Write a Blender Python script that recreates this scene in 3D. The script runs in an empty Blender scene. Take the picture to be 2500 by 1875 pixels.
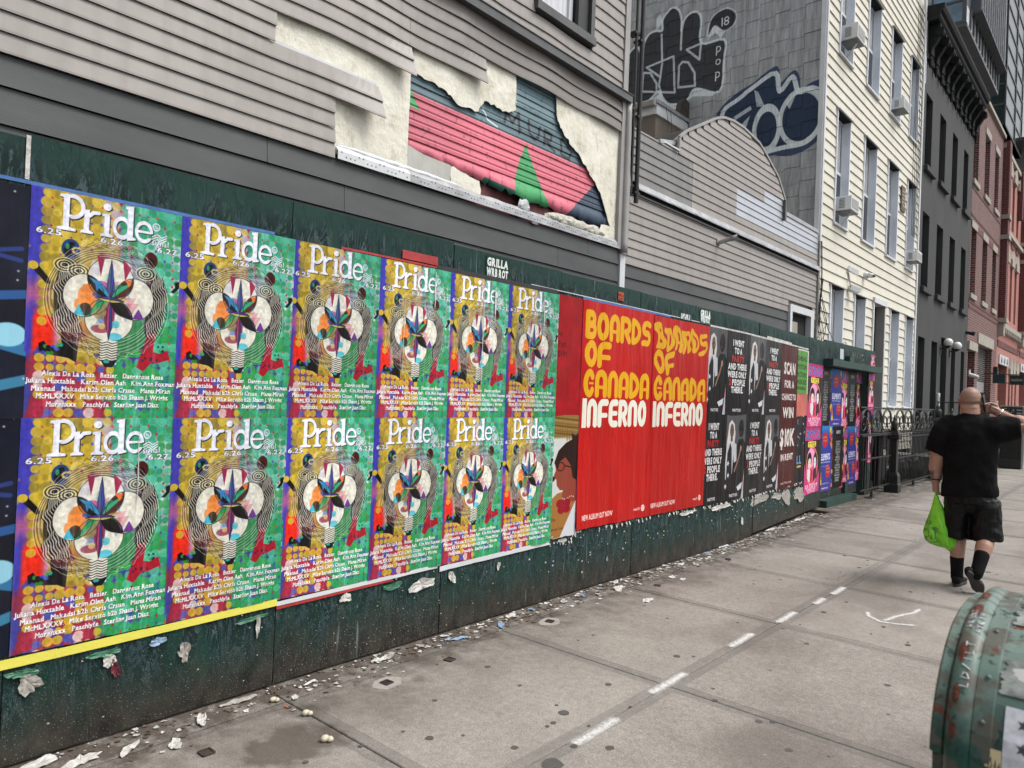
import bpy, bmesh, math, random
import numpy as np
from mathutils import Vector, Matrix, noise
random.seed(7)
C = bpy.context.scene.collection
sc = bpy.context.scene
# ------------------------------------------------------------------ camera
CX, CH = 3.270, 1.537
cam = bpy.data.cameras.new('camera'); co = bpy.data.objects.new('camera', cam); C.objects.link(co)
cam.lens = 25.39; cam.sensor_width = 36; cam.clip_end = 1500; cam.clip_start = .05
yaw, pitch, roll = math.radians(41.157), math.radians(.565), math.radians(2.327)
f_ = Vector((-math.sin(yaw) * math.cos(pitch), math.cos(yaw) * math.cos(pitch), math.sin(pitch)))
r0 = Vector((math.cos(yaw), math.sin(yaw), 0)); u0 = r0.cross(f_)
r_ = math.cos(roll) * r0 + math.sin(roll) * u0; u_ = -math.sin(roll) * r0 + math.cos(roll) * u0
M3 = Matrix((r_, u_, -f_)).transposed().to_4x4(); M3.translation = Vector((CX, 0, CH)); co.matrix_world = M3
cam.dof.use_dof = True; cam.dof.focus_distance = 5.5; cam.dof.aperture_fstop = 5.0
sc.camera = co
# ------------------------------------------------------------------ overcast daylight
w = bpy.data.worlds.new('World'); sc.world = w; w.use_nodes = True
wn = w.node_tree.nodes; wl = w.node_tree.links; wn.clear()
SUN_EL, SUN_AZ = math.radians(58), math.radians(60)
sky = wn.new('ShaderNodeTexSky'); sky.sky_type = 'NISHITA'; sky.sun_disc = False; sky.sun_elevation = SUN_EL; sky.sun_rotation = SUN_AZ
sky.air_density = 1.0; sky.dust_density = 4.0; sky.ozone_density = 1.0
hs = wn.new('ShaderNodeHueSaturation'); hs.inputs['Saturation'].default_value = .22
bg = wn.new('ShaderNodeBackground'); bg.inputs['Strength'].default_value = .10; wo = wn.new('ShaderNodeOutputWorld')
wl.new(sky.outputs[0], hs.inputs['Color']); wl.new(hs.outputs[0], bg.inputs[0]); wl.new(bg.outputs[0], wo.inputs[0])
sun = bpy.data.lights.new('sun', 'SUN'); sun.energy = 1.2; sun.angle = math.radians(25); sun.color = (1, .965, .92)
so = bpy.data.objects.new('sun', sun); C.objects.link(so)
d_ = Vector((math.sin(SUN_AZ) * math.cos(SUN_EL), math.cos(SUN_AZ) * math.cos(SUN_EL), math.sin(SUN_EL)))
so.rotation_euler = d_.to_track_quat('Z', 'Y').to_euler()
sc.view_settings.view_transform = 'Standard'; sc.view_settings.look = 'None'; sc.view_settings.gamma = 1
sc.view_settings.use_curve_mapping = False; sc.view_settings.exposure = .95
# ------------------------------------------------------------------ helpers
PI = math.pi
class MB:
    def __init__(s): s.v = []; s.f = []; s.m = []; s.uv = {}
    def face(s, idx, mat=0): s.f.append(tuple(idx)); s.m.append(mat)
    def add(s, vs, fs, mat=0):
        b = len(s.v); s.v += [tuple(v) for v in vs]
        for f in fs: s.face([b + i for i in f], mat)
        return s
    def box(s, x0, x1, y0, y1, z0, z1, mat=0):
        v = [(x0, y0, z0), (x1, y0, z0), (x1, y1, z0), (x0, y1, z0), (x0, y0, z1), (x1, y0, z1), (x1, y1, z1), (x0, y1, z1)]
        return s.add(v, [(0, 3, 2, 1), (4, 5, 6, 7), (0, 1, 5, 4), (1, 2, 6, 5), (2, 3, 7, 6), (3, 0, 4, 7)], mat)
    def obox(s, a, b, w, h, mat=0, up=(0, 0, 1)):
        a, b = Vector(a), Vector(b); d = (b - a).normalized(); U = Vector(up)
        if abs(d.dot(U)) > .99: U = Vector((1, 0, 0))
        sd = d.cross(U).normalized() * w / 2; U = sd.cross(d).normalized() * h / 2
        v = [p + i * sd + j * U for p in (a, b) for i, j in ((-1, -1), (1, -1), (1, 1), (-1, 1))]
        return s.add(v, [(0, 1, 2, 3), (7, 6, 5, 4), (0, 4, 5, 1), (1, 5, 6, 2), (2, 6, 7, 3), (3, 7, 4, 0)], mat)
    def tube(s, P, r, n=8, mat=0, cap=True):
        P = [Vector(p) for p in P]; rr = r if isinstance(r, (list, tuple)) else [r] * len(P); base = len(s.v); prev = None
        for i, p in enumerate(P):
            t = (P[min(i + 1, len(P) - 1)] - P[max(i - 1, 0)]).normalized()
            if prev is None: a = t.orthogonal().normalized()
            else: a = (prev - t * prev.dot(t)).normalized()
            prev = a; b = t.cross(a)
            for k in range(n):
                q = 2 * PI * k / n; s.v.append(tuple(p + rr[i] * (math.cos(q) * a + math.sin(q) * b)))
        for i in range(len(P) - 1):
            for k in range(n): s.face((base + i * n + k, base + i * n + (k + 1) % n, base + (i + 1) * n + (k + 1) % n, base + (i + 1) * n + k), mat)
        if cap: s.face([base + k for k in range(n)][::-1], mat); s.face([base + (len(P) - 1) * n + k for k in range(n)], mat)
        return s
    def lathe(s, cx, cy, prof, n=16, mat=0, sq=False):
        base = len(s.v)
        for r, z in prof:
            for k in range(n):
                q = 2 * PI * k / n + (PI / 4 if sq else 0); rr = r * (1.414 if sq else 1)
                s.v.append((cx + rr * math.cos(q), cy + rr * math.sin(q), z))
        for i in range(len(prof) - 1):
            for k in range(n): s.face((base + i * n + k, base + i * n + (k + 1) % n, base + (i + 1) * n + (k + 1) % n, base + (i + 1) * n + k), mat)
        s.face([base + k for k in range(n)][::-1], mat); s.face([base + (len(prof) - 1) * n + k for k in range(n)], mat)
        return s
    def prism(s, P, x0, x1, mat=0, ax=0):
        """closed outline P extruded along an axis: ax 0 -> P is (y,z), 1 -> (x,z), 2 -> (x,y)"""
        n = len(P); mk = (lambda p, t: (t, p[0], p[1])) if ax == 0 else ((lambda p, t: (p[0], t, p[1])) if ax == 1 else (lambda p, t: (p[0], p[1], t)))
        b = len(s.v); s.v += [mk(p, x0) for p in P] + [mk(p, x1) for p in P]
        s.face([b + i for i in range(n)], mat); s.face([b + n + i for i in range(n)][::-1], mat)
        for i in range(n): s.face((b + i, b + n + i, b + n + (i + 1) % n, b + (i + 1) % n), mat)
        return s
    def ball(s, c, r, n=12, mat=0, sc=(1, 1, 1)):
        prof = [(r * math.sin(PI * (i + .02) / (n // 2 + .04)), -r * math.cos(PI * (i + .02) / (n // 2 + .04))) for i in range(n // 2 + 1)]
        b = len(s.v); s.lathe(0, 0, prof, n, mat)
        for i in range(b, len(s.v)): v = s.v[i]; s.v[i] = (c[0] + v[0] * sc[0], c[1] + v[1] * sc[1], c[2] + v[2] * sc[2])
        return s
def link(o, parent=None):
    C.objects.link(o)
    if parent is not None: o.parent = parent
    return o
def wloc(o):
    p = Vector((0, 0, 0))
    while o is not None: p += o.location; o = o.parent
    return p
def obj(name, mb, mat, parent=None, origin=None, smooth=False, fix=True, mods=None):
    """one mesh object from world-space geometry; its origin goes to its own base"""
    me = bpy.data.meshes.new(name); V = np.array(mb.v, float)
    if origin is None: origin = ((V[:, 0].min() + V[:, 0].max()) / 2, (V[:, 1].min() + V[:, 1].max()) / 2, V[:, 2].min())
    me.from_pydata((V - np.array(origin)).tolist(), [], mb.f)
    for m in (mat if isinstance(mat, (list, tuple)) else [mat]): me.materials.append(m)
    me.polygons.foreach_set('material_index', mb.m)
    if mb.uv:
        u = me.uv_layers.new(name='UVMap')
        u.data.foreach_set('uv', np.array([mb.uv.get(l.vertex_index, (0, 0)) for l in me.loops], np.float32).ravel())
    if fix:
        bm = bmesh.new(); bm.from_mesh(me); bmesh.ops.recalc_face_normals(bm, faces=bm.faces); bm.to_mesh(me); bm.free()
    if smooth: me.polygons.foreach_set('use_smooth', [True] * len(me.polygons))
    o = bpy.data.objects.new(name, me); link(o, parent); o.location = Vector(origin) - (wloc(parent) if parent else Vector((0, 0, 0)))
    return o
def tag(o, label, cat, group=None):
    o['label'] = label; o['category'] = cat
    if group: o['group'] = group
    return o
def thing(name, loc, label, cat, group=None):
    o = bpy.data.objects.new(name, None); C.objects.link(o); o.location = loc; o.empty_display_size = .1
    return tag(o, label, cat, group)
def struct(o): o['kind'] = 'structure'; return o
def stuff(o): o['kind'] = 'stuff'; return o
def bevel(o, w=.004, seg=1):
    m = o.modifiers.new('bevel', 'BEVEL'); m.width = w; m.segments = seg; m.limit_method = 'ANGLE'; return o
def nz(x, y, z, s=1.0): return noise.noise(Vector((x * s, y * s, z * s)))

# ------------------------------------------------------------------ materials
class Mat:
    def __init__(s, name, rough=.7, metal=0.0, spec=.5):
        s.m = bpy.data.materials.new(name); s.m.use_nodes = True; s.t = s.m.node_tree; s.n = s.t.nodes; s.l = s.t.links
        s.b = s.n['Principled BSDF']; s.b.inputs['Roughness'].default_value = rough; s.b.inputs['Metallic'].default_value = metal
        s.b.inputs['Specular IOR Level'].default_value = spec; s._pos = None; s._g = {}
    def pos(s, scale=(1, 1, 1)):
        if s._pos is None: s._pos = s.n.new('ShaderNodeNewGeometry').outputs['Position']
        k = tuple(scale)
        if k == (1, 1, 1): return s._pos
        if k not in s._g:
            m = s.n.new('ShaderNodeVectorMath'); m.operation = 'MULTIPLY'; s.l.new(s._pos, m.inputs[0]); m.inputs[1].default_value = k; s._g[k] = m.outputs[0]
        return s._g[k]
    def noise(s, scale, detail=4, stretch=(1, 1, 1), rough=.55, dist=0):
        t = s.n.new('ShaderNodeTexNoise'); t.inputs['Scale'].default_value = scale; t.inputs['Detail'].default_value = detail
        t.inputs['Roughness'].default_value = rough; t.inputs['Distortion'].default_value = dist; s.l.new(s.pos(stretch), t.inputs['Vector']); return t.outputs[0]
    def ramp(s, v, stops, interp='LINEAR'):
        r = s.n.new('ShaderNodeValToRGB'); e = r.color_ramp; e.interpolation = interp
        while len(e.elements) < len(stops): e.elements.new(.5)
        for q, (p, c) in zip(e.elements, stops):
            q.position = p; q.color = (c, c, c, 1) if isinstance(c, (int, float)) else (*c, 1)
        s.l.new(v, r.inputs[0]); return r.outputs[0]
    def mix(s, fac, a, b, mode='MIX'):
        m = s.n.new('ShaderNodeMix'); m.data_type = 'RGBA'; m.blend_type = mode
        for i, v in ((0, fac), (6, a), (7, b)):
            if isinstance(v, bpy.types.NodeSocket): s.l.new(v, m.inputs[i])
            else: m.inputs[i].default_value = v if i == 0 else (*v, 1)
        return m.outputs[2]
    def math(s, op, a, b=0.0):
        m = s.n.new('ShaderNodeMath'); m.operation = op
        for i, v in ((0, a), (1, b)):
            if isinstance(v, bpy.types.NodeSocket): s.l.new(v, m.inputs[i])
            else: m.inputs[i].default_value = v
        return m.outputs[0]
    def xyz(s, i):
        q = s.n.new('ShaderNodeSeparateXYZ'); s.l.new(s.pos(), q.inputs[0]); return q.outputs[i]
    def set(s, sock, v):
        if isinstance(v, bpy.types.NodeSocket): s.l.new(v, s.b.inputs[sock])
        else: s.b.inputs[sock].default_value = (*v, 1) if isinstance(v, tuple) else v
    def bump(s, h, strength=.3, dist=.01):
        b = s.n.new('ShaderNodeBump'); b.inputs['Strength'].default_value = strength; b.inputs['Distance'].default_value = dist
        s.l.new(h, b.inputs['Height'])
        prev = s.b.inputs['Normal'].links
        if prev: s.l.new(prev[0].from_socket, b.inputs['Normal'])
        s.l.new(b.outputs[0], s.b.inputs['Normal']); return s
    def rnd(s):
        return s.n.new('ShaderNodeObjectInfo').outputs['Random']
def simple(name, col, rough=.7, var=.25, scale=8, metal=0.0, stretch=(1, 1, 1), bump=.15, bscale=60, streak=0.0, objvar=0.0, spec=.5, dirt=None):
    M = Mat(name, rough, metal, spec); c = Vector(col)
    n = M.noise(scale, 5, stretch)
    out = M.ramp(n, [(.25, tuple(c * (1 - var))), (.75, tuple(c * (1 + var)))])
    if streak:
        k = M.ramp(M.noise(3, 5, (4, 4, .35)), [(.42, 0.0), (.75, 1.0)]); k = M.math('MULTIPLY', k, streak)
        out = M.mix(k, out, tuple(c * .35) if dirt is None else dirt)
    if objvar:
        r = M.math('MULTIPLY_ADD', M.rnd(), objvar); r.node.inputs[2].default_value = 1 - objvar / 2
        cc = M.n.new('ShaderNodeCombineColor'); [M.l.new(r, cc.inputs[i]) for i in range(3)]
        out = M.mix(1.0, out, cc.outputs[0], 'MULTIPLY')
    M.set('Base Color', out)
    if bump: M.bump(M.noise(bscale, 4, stretch), bump, .01)
    return M.m
def printmat(img, name, rough=.42, wr=.6, grime=.35, glare=0.0):
    """paper print: the image by UV, pasted-down creases as relief, grime by world position"""
    M = Mat(name, rough, 0, .16); uv = M.n.new('ShaderNodeUVMap'); t = M.n.new('ShaderNodeTexImage'); t.image = img; M.l.new(uv.outputs[0], t.inputs[0]); t.interpolation = 'Linear'
    n = M.ramp(M.noise(4, 6, (1, 1, .5)), [(.45, 0.0), (.8, 1.0)]); g = M.math('MULTIPLY', n, grime * .7)
    base = M.mix(g, t.outputs[0], (.11, .10, .09))
    st = M.ramp(M.noise(22, 4, (1, 1, .06)), [(.60, 0.0), (.78, 1.0)]); base = M.mix(M.math('MULTIPLY', st, grime * .22), base, (.42, .40, .37))
    fv = M.math('MULTIPLY_ADD', M.rnd(), .24); fv.node.inputs[2].default_value = .84; fc = M.n.new('ShaderNodeCombineColor'); [M.l.new(fv, fc.inputs[i]) for i in range(3)]; base = M.mix(1.0, base, fc.outputs[0], 'MULTIPLY')
    M.set('Base Color', base)
    M.set('Roughness', M.ramp(M.noise(6, 3, (1, 1, .3)), [(.3, rough - .15), (.7, rough + .2)]))
    M.bump(M.noise(13, 3, (1, 1, .12), dist=.6), wr, .012); M.bump(M.noise(60, 3, (1, 1, .25)), .25, .004)
    return M.m
def posimage(img, name, y0, y1, z0, z1, axis=1, rough=.6, tint=None):
    """image laid on by world position (axis 1: along y, 0: along x) so it runs on over separate boards"""
    M = Mat(name, rough); a = M.math('DIVIDE', M.math('SUBTRACT', M.xyz(axis), y0), y1 - y0); b = M.math('DIVIDE', M.math('SUBTRACT', M.xyz(2), z0), z1 - z0)
    cb = M.n.new('ShaderNodeCombineXYZ'); M.l.new(a, cb.inputs[0]); M.l.new(b, cb.inputs[1])
    t = M.n.new('ShaderNodeTexImage'); t.image = img; t.extension = 'EXTEND'; M.l.new(cb.outputs[0], t.inputs[0]); return M, t.outputs[0]

m_vinyl = simple('grey_vinyl', (.30, .275, .255), .5, .10, 2.2, stretch=(1, .5, 1), bump=.12, bscale=7, streak=.28, objvar=.10, dirt=(.12, .11, .10))
def stain_vinyl():
    M = Mat.__new__(Mat); M.m = m_vinyl; M.t = m_vinyl.node_tree; M.n = M.t.nodes; M.l = M.t.links; M.b = M.n['Principled BSDF']; M._pos = None; M._g = {}
    def rng(i, a, b):
        r = M.n.new('ShaderNodeMapRange'); r.inputs[1].default_value = a; r.inputs[2].default_value = b; M.l.new(M.math('ADD', M.xyz(i), M.math('MULTIPLY', M.math('SUBTRACT', M.noise(2.5, 5), .5), 1.0 if i == 1 else .35)), r.inputs[0]); return r.outputs[0]
    k = M.math('MULTIPLY', M.math('MULTIPLY', rng(1, 3.2, 5.0), rng(1, 7.6, 7.1)), M.math('MULTIPLY', rng(2, 4.1, 4.5), rng(2, 5.1, 4.85)))
    c = M.b.inputs['Base Color'].links[0].from_socket; M.set('Base Color', M.mix(M.math('MULTIPLY', k, .55), c, (.115, .10, .088)))
stain_vinyl()
m_hardie = simple('dark_clapboard', (.060, .066, .067), .6, .18, 3, stretch=(1, .3, 2), bump=.0, objvar=.14)
M = Mat('dark_clapboard_grain', .6); c = M.ramp(M.noise(5, 5, (1, .3, 1)), [(.3, (.050, .056, .057)), (.7, (.075, .080, .080))]); M.set('Base Color', c); wv = M.n.new('ShaderNodeTexWave'); wv.wave_type = 'BANDS'; wv.bands_direction = 'Z'; wv.inputs['Scale'].default_value = 32; wv.inputs['Distortion'].default_value = 7; wv.inputs['Detail'].default_value = 2; wv.inputs['Detail Scale'].default_value = .5; M.l.new(M.pos((1, .22, 1)), wv.inputs['Vector']); M.bump(wv.outputs[1], .10, .003); m_hardie = M.m
m_foam = simple('foam_board', (.58, .54, .42), .75, .14, 3, bump=.6, bscale=9, streak=.25, dirt=(.28, .25, .18))
M = Mat('foam_board_cracked', .75); c = M.ramp(M.noise(3, 6), [(.3, (.68, .65, .53)), (.7, (.84, .82, .72))]); vo = M.n.new('ShaderNodeTexVoronoi'); vo.feature = 'DISTANCE_TO_EDGE'; vo.inputs['Scale'].default_value = 11; M.l.new(M.pos((1, .5, 2.6)), vo.inputs['Vector']); k = M.math('MULTIPLY', M.ramp(vo.outputs[0], [(.0, 1.0), (.02, 0.0)]), M.ramp(M.noise(2.2, 3), [(.48, 0.0), (.62, 1.0)])); M.set('Base Color', M.mix(M.math('MULTIPLY', k, .5), c, (.22, .18, .11))); M.bump(M.noise(14, 5), .8, .02); m_foam = M.m; m_foam.node_tree.nodes['Bump'].inputs['Strength'].default_value = .5; M.bump(M.noise(40, 5, dist=2), .5, .006); c2 = M.b.inputs['Base Color'].links[0].from_socket; M.set('Base Color', M.mix(M.math('MULTIPLY', M.ramp(M.noise(6, 8, (1, 1, .7), .75), [(.52, 0.0), (.66, 1.0)]), .5), c2, (.36, .31, .21)))
m_flash = simple('galvanised_flashing', (.42, .43, .44), .42, .3, 5, metal=.5, stretch=(1, .6, 1), bump=.4, bscale=8, streak=.3, dirt=(.14, .13, .12))
m_trimdk = simple('dark_metal_trim', (.075, .078, .080), .45, .3, 4, bump=.1, bscale=12, streak=.2, dirt=(.16, .15, .14))
m_redwood = simple('red_brown_sheathing', (.11, .025, .022), .7, .4, 6, stretch=(1, 1, .3), bump=.4, bscale=20)
m_black = simple('black_metal', (.012, .013, .014), .45, .4, 12, bump=.2, bscale=40)
m_dark = simple('dark_void', (.010, .010, .011), .9, .1, 5, bump=0)
m_cream = simple('cream_clapboard', (.66, .635, .54), .6, .07, 1.6, stretch=(1, 1, .5), bump=.1, bscale=14, streak=.22, objvar=.07, dirt=(.36, .31, .22))
m_white = simple('white_trim', (.62, .64, .66), .45, .1, 4, bump=.05, streak=.15, dirt=(.35, .34, .32))
m_whitem = simple('white_metal_jamb', (.74, .79, .86), .38, .10, 3, metal=.0, bump=.08, streak=.1, dirt=(.3, .3, .3))
m_greytrim = simple('grey_metal_trim', (.32, .31, .30), .5, .15, 3, bump=.1, streak=.25, dirt=(.14, .13, .12))
m_stucco = simple('charcoal_stucco', (.040, .042, .043), .85, .2, 1.2, stretch=(1, 1, .4), bump=.35, bscale=50, streak=.3, dirt=(.085, .085, .08))
m_stuccodk = simple('black_painted_trim', (.015, .016, .017), .75, .3, 6, bump=.2, bscale=30, spec=.2)
m_stone = simple('pale_stone', (.36, .33, .28), .8, .2, 5, bump=.3, bscale=30)
m_curtain = simple('white_curtain', (.62, .63, .66), .8, .18, 9, stretch=(1, 3, .2), bump=.3, bscale=9)
def glass(name, col=(.02, .025, .028), rough=.06):
    M = Mat(name, rough, 0, .9); M.set('Base Color', M.ramp(M.noise(1.4, 3), [(.35, tuple(Vector(col) * .6)), (.7, tuple(Vector(col) * 1.6))])); M.bump(M.noise(2.5, 2), .06, .02); return M.m
m_glass = glass('dark_window_glass'); m_glass2 = glass('pale_window_glass', (.16, .18, .19), .12); m_glassb = glass('blue_green_glass', (.13, .25, .34), .15); m_glassg = glass('green_glass', (.012, .03, .03), .25)
def brickmat(name, c1, c2, mortar, mort=.012, scale=1.0):
    M = Mat(name, .8); cb = M.n.new('ShaderNodeCombineXYZ'); M.l.new(M.math('ADD', M.xyz(1), M.xyz(0)), cb.inputs[0]); M.l.new(M.xyz(2), cb.inputs[1])
    t = M.n.new('ShaderNodeTexBrick'); M.l.new(cb.outputs[0], t.inputs[0]); t.inputs['Scale'].default_value = 1; t.inputs['Brick Width'].default_value = .22 * scale; t.inputs['Row Height'].default_value = .085 * scale
    t.inputs['Mortar Size'].default_value = mort; t.inputs['Color1'].default_value = (*c1, 1); t.inputs['Color2'].default_value = (*c2, 1); t.inputs['Mortar'].default_value = (*mortar, 1); t.inputs['Bias'].default_value = .1
    M.set('Base Color', M.mix(.5, t.outputs[0], M.ramp(M.noise(1.5, 4), [(.3, (.75, .75, .75)), (.7, (1.15, 1.1, 1.1))]), 'MULTIPLY')); M.bump(t.outputs[1], -.5, .01); return M.m
m_brick = brickmat('red_brick', (.15, .036, .030), (.09, .024, .022), (.27, .22, .20), .012)
m_brickd = brickmat('dark_red_brick', (.14, .035, .03), (.10, .026, .024), (.2, .12, .11), .008)
m_pink = simple('pink_stucco', (.40, .17, .14), .8, .12, 1.5, bump=.2, bscale=40, streak=.2, dirt=(.3, .13, .11))
m_tower = simple('pale_panel', (.40, .41, .41), .6, .08, 1, bump=.05)
m_towerg = simple('slate_panel', (.10, .115, .125), .4, .1, 2, bump=.03)
# green plywood: clean paint above, peeled band under the top and splashed, worn paint towards the pavement
M = Mat('green_painted_plywood', .5, 0, .22); G0 = M.ramp(M.noise(3, 5, (1, 1, .5)), [(.3, (.006, .030, .024)), (.7, (.011, .044, .034))])
peel = M.ramp(M.noise(9, 6, (1, 1, .22), .65), [(.40, 0.0), (.50, 1.0)], 'LINEAR')
band = M.ramp(M.math('ADD', M.xyz(2), M.math('MULTIPLY', M.noise(5, 5, (1, 1, .3)), .34)), [(.0, 0.0), (1.0, 1.0)])
zz = M.math('ADD', M.xyz(2), M.math('MULTIPLY', M.math('SUBTRACT', M.noise(7, 6, (1, 1, .18)), .5), .34))
b1 = M.n.new('ShaderNodeMapRange'); b1.inputs[1].default_value = 2.42; b1.inputs[2].default_value = 2.31; M.l.new(zz, b1.inputs[0])
b2 = M.n.new('ShaderNodeMapRange'); b2.inputs[1].default_value = .06; b2.inputs[2].default_value = .40; M.l.new(zz, b2.inputs[0])
up = M.ramp(M.noise(13, 9, (1, 1, .32), .72, 1.2), [(.36, (.004, .012, .011)), (.44, (.040, .070, .085)), (.47, (.004, .015, .013)), (.55, (.004, .018, .015)), (.58, (.09, .13, .15)), (.61, (.006, .018, .016)), (.66, (.12, .09, .065)), (.72, (.02, .035, .036))])
k = M.math('MULTIPLY', b1.outputs[0], M.math('MULTIPLY', peel, b2.outputs[0])); col = M.mix(M.math('MULTIPLY', k, .92), G0, up)
spk = M.ramp(M.noise(170, 2), [(.65, 0.0), (.69, 1.0)]); low = M.n.new('ShaderNodeMapRange'); low.inputs[1].default_value = .30; low.inputs[2].default_value = .08; M.l.new(zz, low.inputs[0])
col = M.mix(M.math('MULTIPLY', low.outputs[0], .93), col, M.ramp(M.noise(12, 5, (1, 1, .6)), [(.3, (.016, .014, .012)), (.7, (.055, .047, .039))])); lowspk = M.n.new('ShaderNodeMapRange'); lowspk.inputs[1].default_value = .9; lowspk.inputs[2].default_value = .1; M.l.new(M.xyz(2), lowspk.inputs[0]); col = M.mix(M.math('MULTIPLY', spk, M.math('MULTIPLY', lowspk.outputs[0], 1.0)), col, (.30, .29, .26)); drip = M.ramp(M.noise(30, 3, (1, 1, .08)), [(.64, 0.0), (.70, 1.0)]); col = M.mix(M.math('MULTIPLY', drip, M.math('MULTIPLY', M.ramp(M.noise(2.5, 2), [(.5, 0.0), (.6, 1.0)]), .5)), col, (.22, .27, .28))
M.set('Base Color', col); M.bump(M.math('MULTIPLY', peel, 1.0), .5, .006); M.bump(M.noise(45, 4, (1, 1, .3)), .35, .006); M.set('Roughness', M.ramp(k, [(0, .45), (1, .75)])); m_green = M.m
m_greenc = simple('green_paint', (.009, .042, .032), .5, .3, 6, stretch=(1, 1, .5), bump=.3, bscale=30, streak=.15, dirt=(.09, .10, .10))
m_paper = simple('white_paper', (.55, .54, .51), .75, .35, 30, bump=.7, bscale=45, streak=.5, dirt=(.22, .19, .16))
# concrete
def concrete(name, c0, c1, edge=False):
    M = Mat(name, .85); big = M.ramp(M.noise(1.1, 6, rough=.65), [(.28, c0), (.72, c1)])
    fine = M.ramp(M.noise(150, 3, (1, 1, 1)), [(.34, (.72, .71, .70)), (.5, (1, 1, 1)), (.66, (1.32, 1.30, 1.27))]); col = M.mix(1.0, big, fine, 'MULTIPLY')
    mid = M.ramp(M.noise(26, 4), [(.3, (.86, .86, .86)), (.7, (1.12, 1.12, 1.12))]); col = M.mix(1.0, col, mid, 'MULTIPLY')
    sv = M.math('MULTIPLY_ADD', M.rnd(), .20); sv.node.inputs[2].default_value = .90; cc = M.n.new('ShaderNodeCombineColor'); [M.l.new(sv, cc.inputs[i]) for i in range(3)]; col = M.mix(1.0, col, cc.outputs[0], 'MULTIPLY')
    # dirt gathers against the boards
    dn = M.math('ADD', M.xyz(0), M.math('MULTIPLY', M.math('SUBTRACT', M.noise(3.2, 6), .5), .9)); mr = M.n.new('ShaderNodeMapRange'); mr.inputs[1].default_value = .95; mr.inputs[2].default_value = -.05; M.l.new(dn, mr.inputs[0])
    col = M.mix(M.math('MINIMUM', M.math('MULTIPLY', M.math('MULTIPLY', M.math('MULTIPLY', mr.outputs[0], mr.outputs[0]), M.ramp(M.noise(7, 6, rough=.7), [(.40, .25), (.58, 1.0)])), 1.45), .86), col, (.050, .036, .026))
    bl = M.ramp(M.noise(5.5, 3), [(.64, 0.0), (.70, 1.0)]); mr2 = M.n.new('ShaderNodeMapRange'); mr2.inputs[1].default_value = 1.3; mr2.inputs[2].default_value = .2; M.l.new(M.xyz(0), mr2.inputs[0])
    col = M.mix(M.math('MULTIPLY', M.math('MULTIPLY', bl, mr2.outputs[0]), .5), col, (.06, .052, .045))
    st = M.ramp(M.noise(.9, 5, (1, .55, 1)), [(.52, 0.0), (.62, 1.0)]); col = M.mix(M.math('MULTIPLY', st, .42), col, (.080, .068, .058)); sp = M.ramp(M.noise(38, 2), [(.70, 0.0), (.74, 1.0)]); col = M.mix(M.math('MULTIPLY', sp, .6), col, (.36, .35, .33))
    wn_ = M.n.new('ShaderNodeVectorMath'); wn_.operation = 'DISTANCE'; M.l.new(M.pos((1, .75, 0)), wn_.inputs[0]); wn_.inputs[1].default_value = (.60, 1.30, 0); wet = M.ramp(M.math('ADD', wn_.outputs['Value'], M.math('MULTIPLY', M.noise(6, 4), .35)), [(.30, 1.0), (.36, 0.0)]); col = M.mix(M.math('MULTIPLY', wet, .72), col, (.06, .045, .034))
    cv = M.n.new('ShaderNodeTexVoronoi'); cv.feature = 'DISTANCE_TO_EDGE'; cv.inputs['Scale'].default_value = .55; wob_ = M.n.new('ShaderNodeVectorMath'); wob_.operation = 'ADD'; M.l.new(M.pos((1, 1, 0)), wob_.inputs[0]); nn_ = M.n.new('ShaderNodeTexNoise'); nn_.inputs['Scale'].default_value = 3; nn_.inputs['Detail'].default_value = 6; M.l.new(M.pos(), nn_.inputs['Vector']); sc_ = M.n.new('ShaderNodeVectorMath'); sc_.operation = 'SCALE'; M.l.new(nn_.outputs[1], sc_.inputs[0]); sc_.inputs['Scale'].default_value = .5; M.l.new(sc_.outputs[0], wob_.inputs[1]); M.l.new(wob_.outputs[0], cv.inputs['Vector']); ck = M.math('MULTIPLY', M.ramp(cv.outputs[0], [(.0, 1.0), (.004, 0.0)]), M.ramp(M.noise(.8, 2), [(.54, 0.0), (.60, 1.0)])); col = M.mix(M.math('MULTIPLY', ck, .6), col, (.05, .045, .04))
    M.set('Base Color', col); M.bump(M.noise(120, 4), .4, .004); M.bump(M.noise(9, 4), .2, .01); return M.m
m_conc = concrete('sidewalk_concrete', (.185, .168, .148), (.300, .280, .254)); m_conce = concrete('sidewalk_joint_margin', (.15, .138, .124), (.225, .21, .192))
m_under = simple('joint_dirt', (.035, .031, .027), .95, .3, 20, bump=.3)
m_asph = simple('asphalt', (.05, .05, .052), .85, .2, 3, bump=.4, bscale=90)
# ------------------------------------------------------------------ flat prints, rasterised here with numpy
GL = {}
def glyph(ch, off):
    k = (ch, off)
    if k not in GL:
        c = bpy.data.curves.new('glyph', 'FONT'); c.body = ch; c.resolution_u = 2; c.offset = off
        o = bpy.data.objects.new('glyph', c)
        bpy.context.scene.collection.objects.link(o)
        m = o.evaluated_get(bpy.context.evaluated_depsgraph_get()).to_mesh()
        cnt = {}
        for p in m.polygons:
            for e in p.edge_keys: cnt[e] = cnt.get(e, 0) + 1
        V = [v.co[:2] for v in m.vertices]
        E = [(V[a][0], V[a][1], V[b][0], V[b][1]) for (a, b), n in cnt.items() if n == 1]
        bpy.data.objects.remove(o); bpy.data.curves.remove(c)
        GL[k] = np.array(E, float).reshape(-1, 4)
    return GL[k]
ADV = {' ': .33, 'I': .3, 'i': .28, 'l': .28, 'j': .3, 't': .36, 'f': .33, 'r': .38, '.': .3, ':': .3, ',': .3, 'm': .9, 'w': .78, 'W': .95, 'M': .85}
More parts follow.
